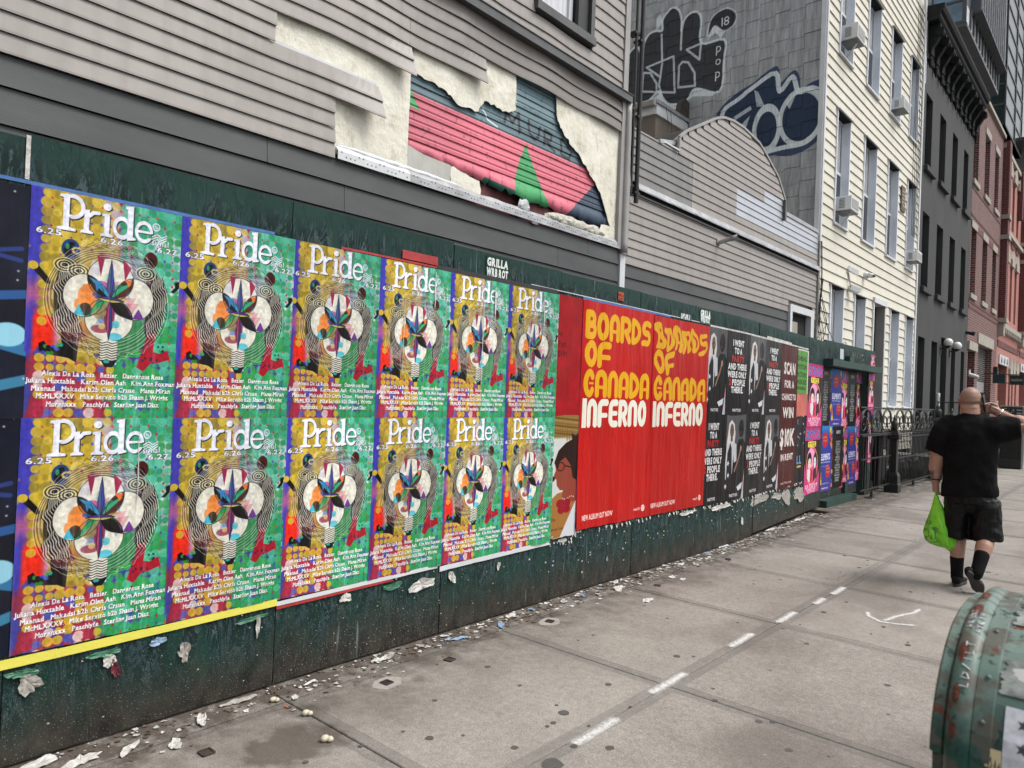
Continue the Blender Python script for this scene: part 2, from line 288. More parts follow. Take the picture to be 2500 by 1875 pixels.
class Img:
    def __init__(s, w, h, col=(0, 0, 0), asp=1.0):
        s.w, s.h = w, h; s.a = np.zeros((h, w, 3), np.float32); s.a[:] = col
        s.Y, s.X = np.mgrid[0:h, 0:w].astype(np.float32); s.X = (s.X + .5) / w; s.Y = (s.Y + .5) / w
        s.H = h / w
    def put(s, m, col, al=1.0, box=None):
        x0, x1, y0, y1 = box or (0, s.w, 0, s.h)
        r = s.a[y0:y1, x0:x1]; m = (m * al)[..., None]
        if callable(col): col = col(s.X[y0:y1, x0:x1], s.Y[y0:y1, x0:x1])
        r[:] = r * (1 - m) + np.asarray(col, np.float32) * m
    def box(s, x0, x1, y0, y1):
        return (max(0, int(x0 * s.w) - 2), min(s.w, int(x1 * s.w) + 3), max(0, int(y0 * s.w) - 2), min(s.h, int(y1 * s.w) + 3))
    def edges(s, E, col, al=1.0):
        b = s.box(E[:, [0, 2]].min(), E[:, [0, 2]].max(), E[:, [1, 3]].min(), E[:, [1, 3]].max())
        if b[1] <= b[0] or b[3] <= b[2]: return
        n = 3
        xs = (np.arange((b[1] - b[0]) * n) + .5) / (n * s.w) + b[0] / s.w
        ys = (np.arange((b[3] - b[2]) * n) + .5) / (n * s.w) + b[2] / s.w
        ins = np.zeros((len(ys), len(xs)), bool)
        for x0, y0, x1, y1 in E:
            if y0 == y1: continue
            c = (y0 > ys) != (y1 > ys)
            if not c.any(): continue
            xi = (x1 - x0) * (ys[c] - y0) / (y1 - y0) + x0
            ins[c] ^= xs[None, :] < xi[:, None]
        m = ins.reshape(b[3] - b[2], n, b[1] - b[0], n).mean((1, 3)).astype(np.float32)
        s.put(m, col, al, b)
    def poly(s, P, col, al=1.0):
        P = np.asarray(P, float); s.edges(np.hstack([P, np.roll(P, -1, 0)]), col, al)
    def rect(s, x0, y0, x1, y1, col, al=1.0): s.poly([(x0, y0), (x1, y0), (x1, y1), (x0, y1)], col, al)
    def ell(s, cx, cy, rx, ry, col, al=1.0, rot=0.0, ring=None, sel=None, soft=0):
        R = max(rx, ry) + (ring or 0); b = s.box(cx - R, cx + R, cy - R, cy + R)
        if b[1] <= b[0] or b[3] <= b[2]: return
        X = s.X[b[2]:b[3], b[0]:b[1]] - cx; Y = s.Y[b[2]:b[3], b[0]:b[1]] - cy
        c, q = math.cos(rot), math.sin(rot); U = (X * c + Y * q) / rx; V = (-X * q + Y * c) / ry
        d = (np.sqrt(U * U + V * V) - 1) * min(rx, ry) * s.w
        m = np.clip(ring * s.w / 2 - np.abs(d) + .5, 0, 1) if ring else np.clip((.5 - d) / (1 + soft * s.w), 0, 1)
        if sel is not None: m = m * sel(s.X[b[2]:b[3], b[0]:b[1]], s.Y[b[2]:b[3], b[0]:b[1]])
        s.put(m, col, al, b)
    def line(s, P, wd, col, al=1.0, soft=0.0):
        P = np.asarray(P, float)
        b = s.box(P[:, 0].min() - wd - soft, P[:, 0].max() + wd + soft, P[:, 1].min() - wd - soft, P[:, 1].max() + wd + soft)
        if b[1] <= b[0] or b[3] <= b[2]: return
        X = s.X[b[2]:b[3], b[0]:b[1]]; Y = s.Y[b[2]:b[3], b[0]:b[1]]; D = np.full(X.shape, 9., np.float32)
        for (ax, ay), (bx, by) in zip(P[:-1], P[1:]):
            dx, dy = bx - ax, by - ay; L = dx * dx + dy * dy + 1e-12
            t = np.clip(((X - ax) * dx + (Y - ay) * dy) / L, 0, 1)
            D = np.minimum(D, np.hypot(X - ax - t * dx, Y - ay - t * dy))
        s.put(np.clip((wd / 2 - D) * s.w / (1 + soft * s.w) + .5, 0, 1), col, al, b)
    def text(s, t, x, y, size, col, sx=1.0, off=.0, anchor='l', track=0.0, width=None, slant=0.0, al=1.0, wob=None, serif=0):
        """x,y = left end of the base line; width squeezes the line to that length"""
        adv = []; cx = 0
        for ch in t:
            adv.append(cx); G = None if ch == ' ' else glyph(ch, off); cx += (.30 if G is None or not len(G) else max(G[:, 0].max(), G[:, 2].max()) + .055) + track
        W = cx * size * sx
        if width: sx *= width / W; W = width
        if anchor == 'c': x -= W / 2
        if anchor == 'r': x -= W
        for ch, a in zip(t, adv):
            if ch == ' ': continue
            G = glyph(ch, off)
            if not len(G): continue
            E = G.copy()
            for i in (0, 2):
                E[:, i] = x + (a + G[:, i] + slant * G[:, i + 1]) * size * sx
                E[:, i + 1] = y - G[:, i + 1] * size * 1.0
                if wob is not None: E[:, i] += wob(E[:, i], E[:, i + 1])[0]; E[:, i + 1] += wob(E[:, i], E[:, i + 1])[1]
            s.edges(E, col, al)
            if serif:
                x0, x1 = E[:, 0].min(), E[:, 0].max(); q = size * .05
                for xx in ((x0, x1) if x1 - x0 > size * .2 else ((x0 + x1) / 2,)): s.rect(xx - q * 1.5, y - q * .9, xx + q * 1.5, y + q * .2, col, al)
    def image(s, name):
        im = bpy.data.images.new(name, s.w, s.h)
        px = np.ones((s.h, s.w, 4), np.float32); px[..., :3] = np.clip(s.a[::-1], 0, 1)
        im.pixels.foreach_set(px.ravel()); im.update(); im.pack()
        return im
def fbm(w, h, cells, seed, octs=4, asp=1.0):
    r = np.random.RandomState(seed); out = np.zeros((h, w), np.float32); amp = 1; tot = 0
    for k in range(octs):
        gx = max(2, int(cells * 2 ** k)); gy = max(2, int(cells * asp * 2 ** k * h / w))
        g = r.rand(gy + 2, gx + 2).astype(np.float32)
        y = np.linspace(0, gy, h, endpoint=False); x = np.linspace(0, gx, w, endpoint=False)
        yi = y.astype(int); xi = x.astype(int); fy = (y - yi)[:, None]; fx = (x - xi)[None]
        fy = fy * fy * (3 - 2 * fy); fx = fx * fx * (3 - 2 * fx)
        out += amp * ((g[yi][:, xi] * (1 - fx) + g[yi][:, xi + 1] * fx) * (1 - fy) + (g[yi + 1][:, xi] * (1 - fx) + g[yi + 1][:, xi + 1] * fx) * fy)
        tot += amp; amp *= .5
    return out / tot
def hx(c): return tuple(int(c[i:i + 2], 16) / 255 for i in (0, 2, 4))

def festival_poster():
    I = Img(440, 687, hx('4340a0')); X, Y = I.X, I.Y; R = random.Random(4)
    n1 = fbm(I.w, I.h, 5, 3); n2 = fbm(I.w, I.h, 5, 9); n3 = fbm(I.w, I.h, 9, 5)
    # colour fields
    def fld(m, c, a=1.0): I.put(np.clip(m, 0, 1).astype(np.float32), hx(c), a)
    wx = X + (n1 - .5) * .16; wy = Y + (n2 - .5) * .16
    fld((wx - .06) * 22, 'b09a3c')
    fld(np.clip((wx - .46) * 9, 0, 1), '9c8fa0')
    fld(np.clip((wx - .57) * 9, 0, 1) * np.clip((1.35 - wy) * 9, 0, 1), '4f9e84')
    fld(np.clip((wx - .86) * 12, 0, 1) * (wy > .3) * (wy < .82), '98a09a')
    fld(np.clip((wy - .8) * 9, 0, 1) * (wx > .52), '2f9048')
    fld(np.clip((wy - .82) * 14, 0, 1) * np.clip((.30 - wx) * 9, 0, 1) * np.clip((X - .03) * 40, 0, 1), 'd8321f')
    fld(np.clip((wy - .62) * 8, 0, 1) * np.clip((.85 - wy) * 8, 0, 1) * np.clip((.2 - wx) * 9, 0, 1), 'a85a80')
    fld(np.clip((wy - .8) * 8, 0, 1) * np.clip(1 - np.abs(wx - .25) * 12, 0, 1), '9a7cc0')
    fld(np.clip((wy - 1.13) * 12, 0, 1) * (wx < .5), '8a3344')
    fld(np.clip((n3 - .56) * 9, 0, 1) * (wy > 1.1), '45468e')
    fld(np.clip((n1 - .6) * 12, 0, 1) * (wy < .9) * (wx < .5), 'c4ae42', .8)
    fld(np.clip((n2 - .58) * 12, 0, 1) * (wx > .5) * (wy < .7), 'c7c9cf', .7)
    fld(np.clip((n3 - .6) * 12, 0, 1) * (wx > .4) * (wx < .62) * (wy < .8), '8f2f49')
    # halftone dots
    st = .062
    for j in range(26):
        for i in range(17):
            x = .03 + i * st + (R.random() - .5) * .008; y = .03 + j * st
            dx = abs(x - .5); rr = st * (.30 + .26 * R.random())
            if .25 < x < .78 and .35 < y < 1.14 and R.random() < .85: continue
            if x < .2 and .84 < y < 1.2 and R.random() < .7: continue
            if x < .05: continue
            if x < .46 - .0 * y: pal = ['b79f38', 'a08a33', 'c6af50', '8e7f35']
            elif y < 1.2 or x > .52: pal = ['3f9b78', '2f8a66', '57ac90', '3c8f59'] if x > .58 else ['b8a65a', 'a99aa8', '8f8030']
            else: pal = ['b79f38', '4c4fa0', 'b23a55', 'd0b0c8']
            if y > 1.15 and x < .55: pal = ['b79f38', 'c2a63c', 'a3354c', '4a58a8', 'cdb9b4']
            if y > .84 and x < .16 and y < 1.15: pal = ['b79f38', 'c2a63c', 'c23a2c']
            c = hx(R.choice(pal)); I.ell(x, y, rr, rr, tuple(v * 1.12 for v in c), .55, ring=.008); I.ell(x, y, rr, rr, c, .88)
            if R.random() < .55:
                d = .007 + .006 * R.random(); q = hx(R.choice(['5b3f9c', 'a2304f', 'c2452e', '4858b0', '8c2a3f'])); qx, qy = x + st / 2, y + st / 2
                I.poly([(qx - d, qy), (qx, qy - d * 1.3), (qx + d, qy), (qx, qy + d * 1.3)], q, .9)
    # bodies
    K = hx('191618')
    I.poly([(.24, .44), (.33, .50), (.3, .62), (.27, .78), (.36, .98), (.32, 1.0), (.31, 1.17), (.26, 1.14), (.2, 1.13), (.13, 1.12), (.085, 1.1), (.08, 1.05), (.11, 1.03), (.14, 1.07), (.22, 1.06), (.2, .93), (.18, .8), (.2, .66), (.18, .55)], K)
    I.poly([(.03, .53), (.055, .52), (.075, .545), (.12, .6), (.135, .64), (.11, .645), (.07, .6), (.04, .57)], K)
    I.ell(.03, .53, .03, .028, hx('b79f38')); 
    I.poly([(.74, .5), (.86, .5), (.9, .6), (.84, .78), (.84, .93), (.78, 1.0), (.74, .9), (.76, .7)], K)
    I.poly([(.92, .6), (.955, .56), (.95, .52), (.985, .51), (1.0, .53), (.985, .56), (.95, .6)], K)
    I.poly([(.77, .93), (.83, .92), (.815, 1.06), (.86, 1.07), (.92, 1.04), (.94, 1.11), (.86, 1.14), (.8, 1.15), (.75, 1.21), (.7, 1.18), (.72, 1.12)], hx('9c2433'))
    for k in range(16): I.ell(.73 + .19 * R.random(), 1.0 + .16 * R.random(), .009, .009, hx(R.choice(['2b2a66', '5d1020', '20305a'])), .8)
    for k in range(14): I.ell(.1 + .16 * R.random(), 1.05 + .08 * R.random(), .014, .014, hx(R.choice(['3a8a3e', '4450b0', '2f9a80', '1a1a1c'])), .85)
    # heads
    I.ell(.245, .385, .056, .068, hx('25406e')); I.ell(.235, .4, .03, .04, K); I.ell(.25, .35, .018, .014, K); I.ell(.225, .37, .012, .02, hx('3b8a60'))
    I.ell(.285, .392, .027, .02, hx('c9b96a'), ring=.012)
    I.ell(.772, .38, .048, .06, hx('4a1f22')); I.ell(.765, .4, .03, .035, hx('241314'))
    # concentric rings, wavy on the sides
    def wav(a): return .045 * math.sin(a * 17) * (abs(math.cos(a)) ** 5) + .03 * math.sin(a * 41) * (abs(math.cos(a)) ** 8) + .02 * math.sin(a * 3 + 1)
    I.ell(.507, .71, .385, .40, hx('6a5a78'), .25); I.ell(.42, .50, .16, .12, hx('c0a848'), .3, soft=.05); I.ell(.64, .52, .16, .14, hx('c08ab8'), .35, soft=.05); I.ell(.30, .95, .12, .1, hx('c8503a'), .35, soft=.05)
    for k in range(15):
        r = .275 + k * .0088
        P = []
        for q in range(181):
            a = q * math.pi / 90; rr = r * (1 + 1.1 * wav(a + k * .12)); P.append((.507 + rr * 1.02 * math.cos(a), .71 + rr * 1.06 * math.sin(a)))
        I.line(P, .0032, hx('1b1824') if k % 2 else hx('d9d5cc'), .7)
    I.ell(.205, .66, .045, .2, hx('1b1817'), .7, rot=.1); I.ell(.825, .68, .045, .2, hx('1b1817'), .7, rot=-.1)
    for side in (0, 1):
        for k in range(26):
            P = []
            for q in range(26):
                t = q / 25; y = .5 + t * .46
                x = (.17 if side == 0 else .77) + k * .0065 + .018 * math.sin(t * 13 + k * .22) + .008 * math.sin(t * 31 + k * .4)
                cx = .507; lim = abs(math.sqrt(max(0, .40 ** 2 - ((y - .71) / 1.06) ** 2)))
                if (side == 0 and x < cx - lim) or (side == 1 and x > cx + lim): continue
                P.append((x, y))
            if len(P) > 2: I.line(P, .0042, hx('dedacb') if k % 2 else hx('15130f'), .9)
    for (cx, cy) in ((.215, .5), (.3, .53), (.74, .485)):
        for k in range(6): I.ell(cx, cy, .012 + k * .011, .008 + k * .008, hx('d9d2ae') if k % 2 else K, .9, ring=.005)
    # the face of overlapping discs
    Wt = hx('d4d2c6')
    D = [(.338, .695, .128, .15), (.67, .685, .132, .152), (.507, .56, .152, .15), (.507, .85, .158, .155)]
    for cx, cy, rx, ry in D: I.ell(cx, cy, rx, ry, Wt)
    DD = D
    uni = lambda x, y: np.max([((((x - a) / c_) ** 2 + ((y - b) / d_) ** 2) < 1) for a, b, c_, d_ in DD], 0).astype(np.float32)
    def inside(k):
        cx, cy, rx, ry = D[k]; return lambda x, y: ((((x - cx) / rx) ** 2 + ((y - cy) / ry) ** 2) < 1).astype(np.float32)
    for a, b, c in ((0, 2, '25211f'), (1, 2, '53302c'), (0, 3, '2f8f58'), (1, 3, '1f1c1c')):
        cx, cy, rx, ry = D[b]; I.ell(cx, cy, rx, ry, hx(c), .95, sel=inside(a))
    pal2 = ['2f8f7a', '45509a', '8a3050', 'd08038', '7a6d50', '1e1b1c', '3a86a8', '9a8f4a', '6b3f86', 'b8506a', '4a8f58', '54302c']
    for k in range(54):
        a = R.random() * 2 * PI; rr = .02 + .20 * R.random() ** .8; x, y = .5 + rr * math.cos(a), .71 + rr * 1.15 * math.sin(a); s_ = .018 + .035 * R.random(); q0 = R.random() * 6
        Mk = [(x + s_ * math.cos(q0 + q * 2.1) * (1 + .8 * R.random()), y + s_ * math.sin(q0 + q * 2.1) * (1 + .8 * R.random())) for q in range(3)]
        if uni(np.array([x]), np.array([y]))[0] and rr < .15: I.poly(Mk, hx(pal2[k % 12]), .38)
    for cx, cy, rx, ry, c, sl in ((.36, .70, .06, .09, 'd9772f', 0), (.30, .62, .03, .03, 'cfcabc', 0), (.33, .76, .05, .05, 'e08a45', 0), (.455, .63, .05, .05, 'b45a92', None), (.57, .63, .04, .04, '3c9468', None),
                                  (.44, .68, .05, .02, '3a4fa0', None), (.56, .7, .05, .02, 'b5b078', None), (.507, .62, .028, .1, '38407e', None), (.507, .82, .035, .12, '7c2350', None), (.45, .92, .06, .03, '8d3f52', None),
                                  (.55, .88, .028, .028, '58b2c0', None), (.55, .97, .045, .03, '4fb0c4', None), (.46, .9, .022, .022, 'cdb880', None), (.44, .8, .045, .05, '8c7d58', None), (.35, .79, .04, .045, '2b2826', None),
                                  (.40, .5, .03, .06, 'c9c6cc', None), (.62, .5, .03, .07, 'cfd2cc', None)):
        I.ell(cx, cy, rx, ry, hx(c), .85, sel=(inside(sl) if sl is not None else None))
    def lens(x0, y0, x1, y1, w_, ca, cb):
        d = math.hypot(x1 - x0, y1 - y0); nx, ny = -(y1 - y0) / d, (x1 - x0) / d
        U = [(x0 + (x1 - x0) * q / 10, y0 + (y1 - y0) * q / 10, math.sin(PI * q / 10) * w_) for q in range(11)]
        I.poly([(x + nx * e, y + ny * e) for x, y, e in U] + [(x, y) for x, y, e in U[::-1]], hx(ca)); I.poly([(x - nx * e, y - ny * e) for x, y, e in U] + [(x, y) for x, y, e in U[::-1]], hx(cb)); I.line([(x + nx * e, y + ny * e) for x, y, e in U] + [(x - nx * e, y - ny * e) for x, y, e in U[::-1]], .004, K, .7)
    lens(.507, .705, .36, .56, .036, '3a86a8', '1d1b1c'); lens(.507, .705, .655, .57, .032, '54302c', '3c9a74'); lens(.507, .705, .38, .83, .034, '2f8f58', '8d8060'); lens(.507, .705, .645, .83, .04, '1f1c1c', '24211f')
    [I.ell(a_, b_, c_, d_, K, .75, ring=.0045) for a_, b_, c_, d_ in DD]
    lens(.507, .705, .507, .42, .017, '45509a', '3a4a84'); lens(.507, .705, .507, 1.0, .018, 'a0305c', '38407e'); lens(.41, .70, .605, .71, .02, 'b5a868', '4a3a80')
    I.poly([(.28, .83), (.31, .76), (.345, .84)], hx('3aa3bd')); I.poly([(.66, .83), (.70, .75), (.745, .83)], hx('6b3f86'))
    I.poly([(.6, .55), (.65, .55), (.63, .6)], hx('e0702c')); I.poly([(.4, .58), (.45, .58), (.42, .66)], hx('3a7ab0'))
    I.poly([(.41, .4), (.44, .55), (.46, .42)], hx('8a3050')); I.poly([(.58, .4), (.6, .56), (.64, .46)], hx('93304c'))
    I.line([(.507, .42), (.507, 1.0)], .006, K, .7); I.line([(.43, .7), (.59, .71)], .006, K, .7)
    I.poly([(.45, 1.0), (.57, 1.0), (.565, 1.17), (.46, 1.17)], Wt)
    for k in range(8): I.line([(.452 + q * .0165, 1.015 + k * .018 + .006 * math.sin(q * 1.6)) for q in range(8)], .006, K)
    I.poly([(.46, 1.14), (.57, 1.14), (.54, 1.19), (.49, 1.19)], hx('1b1b20')); I.ell(.5, 1.15, .02, .012, hx('3a9a8a'))
    # title, hand-cut serif letters
    wob = None
    for ox, oy, c in ((.007, .007, hx('16121c')), (0, 0, hx('dfe1ee'))):
        def q(P): I.poly([(x + ox, y + oy) for x, y in P], c)
        def L(P, w): I.line([(x + ox, y + oy) for x, y in P], w, c)
        # P
        q([(.172, .015), (.228, .015), (.228, .235), (.27, .245), (.27, .262), (.155, .262), (.155, .245), (.19, .235), (.19, .04), (.165, .033)])
        for k in (0,): I.ell(.245 + ox, .092 + oy, .066, .072, c, ring=.026, sel=lambda x, y: (x > .235).astype(np.float32))
        I.rect(.2 + ox, .012 + oy, .27 + ox, .034 + oy, c); I.rect(.2 + ox, .15 + oy, .27 + ox, .17 + oy, c)
        # r
        q([(.30, .1), (.352, .092), (.352, .235), (.378, .245), (.378, .26), (.298, .26), (.298, .245), (.318, .235), (.318, .12), (.30, .115)])
        L([(.35, .135), (.375, .108), (.41, .104)], .026)
        # i
        q([(.43, .1), (.482, .092), (.482, .235), (.505, .245), (.505, .26), (.425, .26), (.425, .245), (.447, .235), (.447, .12), (.43, .115)])
        I.ell(.464 + ox, .048 + oy, .026, .026, c)
        # d
        I.ell(.565 + ox, .178 + oy, .05, .068, c, ring=.023); q([(.585, .015), (.64, .005), (.64, .23), (.66, .24), (.66, .25), (.6, .262), (.6, .04), (.585, .033)])
        # e
        I.ell(.715 + ox, .178 + oy, .052, .068, c, ring=.022, sel=lambda x, y: 1 - ((x > .715 + ox) & (y > .182 + oy) & (y < .215 + oy)).astype(np.float32))
        I.rect(.665 + ox, .168 + oy, .765 + ox, .186 + oy, c)
    wt = hx('dfe1ee')
    I.ell(.80, .125, .024, .026, wt, ring=.007); I.text('N', .787, .137, .034, wt)
    for k in range(3): I.line([(.775 + .0 * k, .2 + k * .018), (.81, .178 + k * .018), (.84, .2 + k * .018), (.875, .178 + k * .018)], .007, wt)
    I.text('signal', .77, .262, .062, hx('16121c'), off=.05, width=.125); I.text('signal', .77, .262, .062, wt, off=.02, width=.125)
    for t, x, y in (('6.25', .035, .305), ('6.26', .425, .305), ('6.27', .81, .31)):
        I.text(t, x, y, .055, hx('201c28'), off=.07, width=.155); I.text(t, x, y, .055, wt, off=.03, width=.155)
    lines = [('Alexis De La Rosa   Bezier   Dangerous Rose', .11, 1.265, .79), ('Juliana Huxtable   Karim Olen Ash   Kim Ann Foxman', .02, 1.316, .965), ('Maenad   Makadsi b2b Chris Cruse   Manu Miran', .05, 1.369, .905),
             ('McMLXXXV   Mike Servito b2b Shaun J. Wright', .08, 1.42, .86), ('Morenxxx   Peachlyfe   Sterling Juan Diaz', .14, 1.475, .735)]
    for t, x, y, w in lines:
        I.text(t, x + .003, y + .003, .043, hx('241a22'), off=.03, width=w, al=.7); I.text(t, x, y, .047, hx('f0ecec'), off=.035, width=w, serif=1)
    cr = np.clip((fbm(I.w, I.h, 34, 21, 3, .04) - .62) * 9, 0, 1); I.put(cr.astype(np.float32) * .13, hx('e8e6dc'))
    lum = I.a.mean(2, keepdims=True); I.a = np.clip(lum + (I.a - lum) * 1.06, 0, 1); I.a = np.clip((I.a - .5) * 1.18 + .49, 0, 1)
    g = fbm(I.w, I.h, 40, 8, 2)
    I.a = I.a * (.86 + .28 * g[..., None]); v = fbm(I.w, I.h, 60, 12, 3, .06); I.a = I.a * .93 + .07 * v[..., None] * 1.2
    I.a = np.clip(I.a * .97 + .015, 0, 1)
    return I

def retro(I, t, x, y, h, w, col, st):
    """fat art-deco capitals: every letter from thick strokes"""
    for ch in t:
        s = st * 1.0; a, b, c, d = x + s / 2, x + w - s / 2, y + s / 2, y + h - s / 2
        m = (a + b) / 2; r = (b - a) / 2
        arc = lambda cx, cy, rx, ry, a0, a1: [(cx + rx * math.cos(math.radians(q)), cy + ry * math.sin(math.radians(q))) for q in np.linspace(a0, a1, 14)]
        if ch == 'B':
            I.line([(a, c), (a, d)], s, col); I.line([(a, c)] + arc(m - r * .1, c + h * .19, r * .8, h * .19, -90, 90) + [(a, c + h * .38)], s, col)
            I.line([(a, c + h * .40)] + arc(m, d - h * .2, r, h * .2, -90, 90) + [(a, d)], s, col)
        elif ch in 'OC':
            P = arc(m, (c + d) / 2, r, (d - c) / 2, 0, 360) if ch == 'O' else arc(m, (c + d) / 2, r, (d - c) / 2, -38, -322)
            I.line(P, s, col)
            if ch == 'C': I.line([(m, (c + d) / 2), (b, (c + d) / 2)], s * .32, col)
        elif ch in 'AN':
            I.line([(a, d)] + arc(m, c + r * 1.2, r, r * 1.2, 180, 360) + [(b, d)], s, col)
            if ch == 'A': I.line([(a, c + h * .5), (b, c + h * .5)], s * .5, col)
        elif ch == 'R':
            I.line([(a, d), (a, c)], s, col); I.line([(a, c)] + arc(m, c + h * .22, r, h * .22, -90, 90) + [(m, c + h * .44), (b, d)], s * .95, col)
        elif ch == 'D':
            I.line([(a, d), (a, c)], s, col); I.line([(a, c)] + arc(a, (c + d) / 2, b - a, (d - c) / 2, -90, 90) + [(a, d)], s * .95, col)
        elif ch == 'S':
            I.line([(b, c + s * .2)] + arc(m, c + h * .2, r * .9, h * .2, -60, -270) + arc(m, d - h * .2, r * .9, h * .2, -90, 120) + [(a, d)], s * .9, col)
        elif ch == 'F':
            I.line([(a, d), (a, c + r)] + arc(a + r, c + r, r, r, 180, 270) + [(b, c)], s, col); I.line([(a, c + h * .45), (b, c + h * .45)], s * .7, col)
        elif ch == 'E':
            I.line([(b, c)] + arc(a + r, c + r, r, r, 270, 180) + [(a, d - r)] + arc(a + r, d - r, r, r, 180, 90) + [(b, d)], s, col); I.line([(a, (c + d) / 2), (b, (c + d) / 2)], s * .7, col)
        elif ch == 'I': I.rect(x, y, x + s, y + h, col); x += s + w * .06; continue
        x += w + w * .03
def album_poster(second):
    I = Img(400, 664, hx('b01a16')); Y_ = hx('d6a018'); Wt = hx('dcdccc')
    n = fbm(I.w, I.h, 4, 30 + second); I.a = I.a * (.92 + .16 * n[..., None])
    retro(I, 'BOARDS', .028, .066, .214, .151, Y_, .052); retro(I, 'OF', .028, .284, .2, .17, Y_, .055)
    retro(I, 'CANADA', .028, .494, .212, .151, Y_, .052); retro(I, 'INFERNO', .028, .712, .214, .136, Wt, .052)
    I.text('NEW ALBUM OUT NOW', .07 if not second else .05, 1.60, .055, hx('e8ded8'), off=.03, width=.41)
    I.ell(.925, 1.585, .026, .026, hx('e8ded8')); 
    for k in (-.012, 0, .012): I.line([(.902, 1.585 + k), (.948, 1.585 + k)], .003, hx('bb1f1c'))
    I.text('music70', .79, 1.597, .03, hx('e8ded8'), off=.03, width=.09)
    if second:      # the upper part was pasted crooked: it buckles
        a = I.a.copy(); yy, xx = np.mgrid[0:I.h, 0:I.w]; k = np.clip(1 - yy / (I.h * .42), 0, 1)
        sx = (xx + k * 14 * np.sin(yy / 17.) + k * 9 * np.sin(xx / 11. + yy / 23.)).astype(int).clip(0, I.w - 1)
        sy = (yy + k * 8 * np.sin(xx / 19.)).astype(int).clip(0, I.h - 1)
        I.a = a[sy, sx]
    return I
def party_poster(kind):
    I = Img(240, 384, hx('121013')); X, Y = I.X, I.Y
    v = fbm(I.w, I.h, 14, 5, 3, .08); I.a += (v[..., None] - .5) * .07
    if kind == 0:
        L = [('I WENT', .32, .5), ('TO A', .50, .34), ('PARTY', .68, .56), ('AND THERE', .86, .84), ('WERE ONLY', 1.04, .86), ('2 PEOPLE', 1.22, .74), ('THERE.', 1.39, .54)]
        for t, y, w in L:
            y = y * .84
            if t[0] == '2': I.text('2', .13, y, .16, hx('b01f22'), off=.05, width=.1); I.text('PEOPLE', .26, y, .16, hx('d8d8d8'), off=.05, width=.6)
            else: I.text(t, .5, y, .16, hx('b01f22') if t == 'PARTY' else hx('d8d8d8'), off=.05, width=w, anchor='c')
    else:
        I.put(np.clip((Y < .58) * (X > .1), 0, 1).astype(np.float32) * .9, hx('55565a'))
        hair = hx('c9c6c2')
        I.poly([(.22, .16), (.34, .1), (.46, .18), (.5, .36), (.46, .6), (.4, .66), (.28, .6), (.2, 1.0), (.12, 1.2), (.1, .9), (.14, .5)], hair)
        I.ell(.35, .3, .085, .13, hx('6b4d42')); I.ell(.325, .29, .02, .01, hx('1b1412')); I.ell(.385, .29, .02, .01, hx('1b1412')); I.line([(.355, .29), (.35, .34)], .012, hx('4a332c')); I.ell(.355, .375, .024, .01, hx('4a1d1c'))
        I.rect(.31, .41, .39, .5, hx('4b332b'))
        I.poly([(.16, .56), (.33, .5), (.36, .62), (.42, .5), (.56, .56), (.6, .86), (.46, .9), (.44, .74), (.4, 1.1), (.12, 1.2)], hx('b9bcc2'))
        I.poly([(.3, .52), (.36, .62), (.38, .9), (.4, 1.4), (.14, 1.4), (.18, .7)], hx('19171a'))
        I.ell(.76, .26, .12, .17, hx('141113')); I.ell(.72, .34, .05, .03, hx('7a1f1c'), .6); I.poly([(.56, .58), (.68, .46), (.86, .46), (1, .56), (1, 1.2), (.6, 1.2)], hx('131214'))
        I.line([(.5, 1.05), (.68, .82), (.76, .66)], .05, hx('8a6a58')); I.ell(.77, .64, .04, .06, hx('a08070'))
        for cx, cy in ((.22, .9), (.24, 1.12), (.14, 1.32)):
            I.poly([(cx + (.06 if q % 2 == 0 else .025) * math.sin(q * math.pi / 5 + .3), cy - (.06 if q % 2 == 0 else .025) * math.cos(q * math.pi / 5 + .3)) for q in range(10)], hx('cfd2d8'))
        I.poly([(.62, 1.36), (.9, 1.28), (.86, 1.4), (.7, 1.44)], hx('c9ccd2')); I.poly([(1, 1.0), (.86, 1.6), (1, 1.6)], hx('b0b4be')); I.line([(1, .98), (.88, 1.5)], .02, hx('9c1f22'))
    I.text('PARTYOF2', .5, 1.53, .075, hx('d0d0d0'), off=.05, width=.36, anchor='c')
    return I
def rent_poster():
    I = Img(160, 600, hx('46100f')); v = fbm(I.w, I.h, 10, 6, 3, .1); I.a = I.a * (.8 + .5 * v[..., None])
    for t, y, h, w in (('SCAN', .74, .42, .7), ('FOR A', 1.1, .27, .6), ('CHANCE TO', 1.42, .22, .86), ('WIN', 1.88, .37, .66), ('$10K', 2.62, .62, .9), ('IN RENT', 3.0, .23, .74), ):
        I.text(t, .5, y, h, hx('e4e0da'), off=.04, width=w, anchor='c')
    I.text('theVYbel.com', .5, 3.62, .08, hx('c9bdb6'), off=.03, width=.66, anchor='c')
    return I
def green_poster():
    I = Img(200, 280, hx('55943c')); I.rect(0, 0, 1, .04, hx('d8ddd4')); I.rect(.93, 0, 1, 1.4, hx('dfe2dc'))
    for t, y in (('GHEAD', .36), ('MOTION', .62), ('PICTURE', .87), ('HOUSE', 1.1), ('AMNESIA', 1.28)): I.text(t, .86, y, .2 if y < 1.2 else .14, hx('12210f'), off=.03, anchor='r', width=.9)
    return I
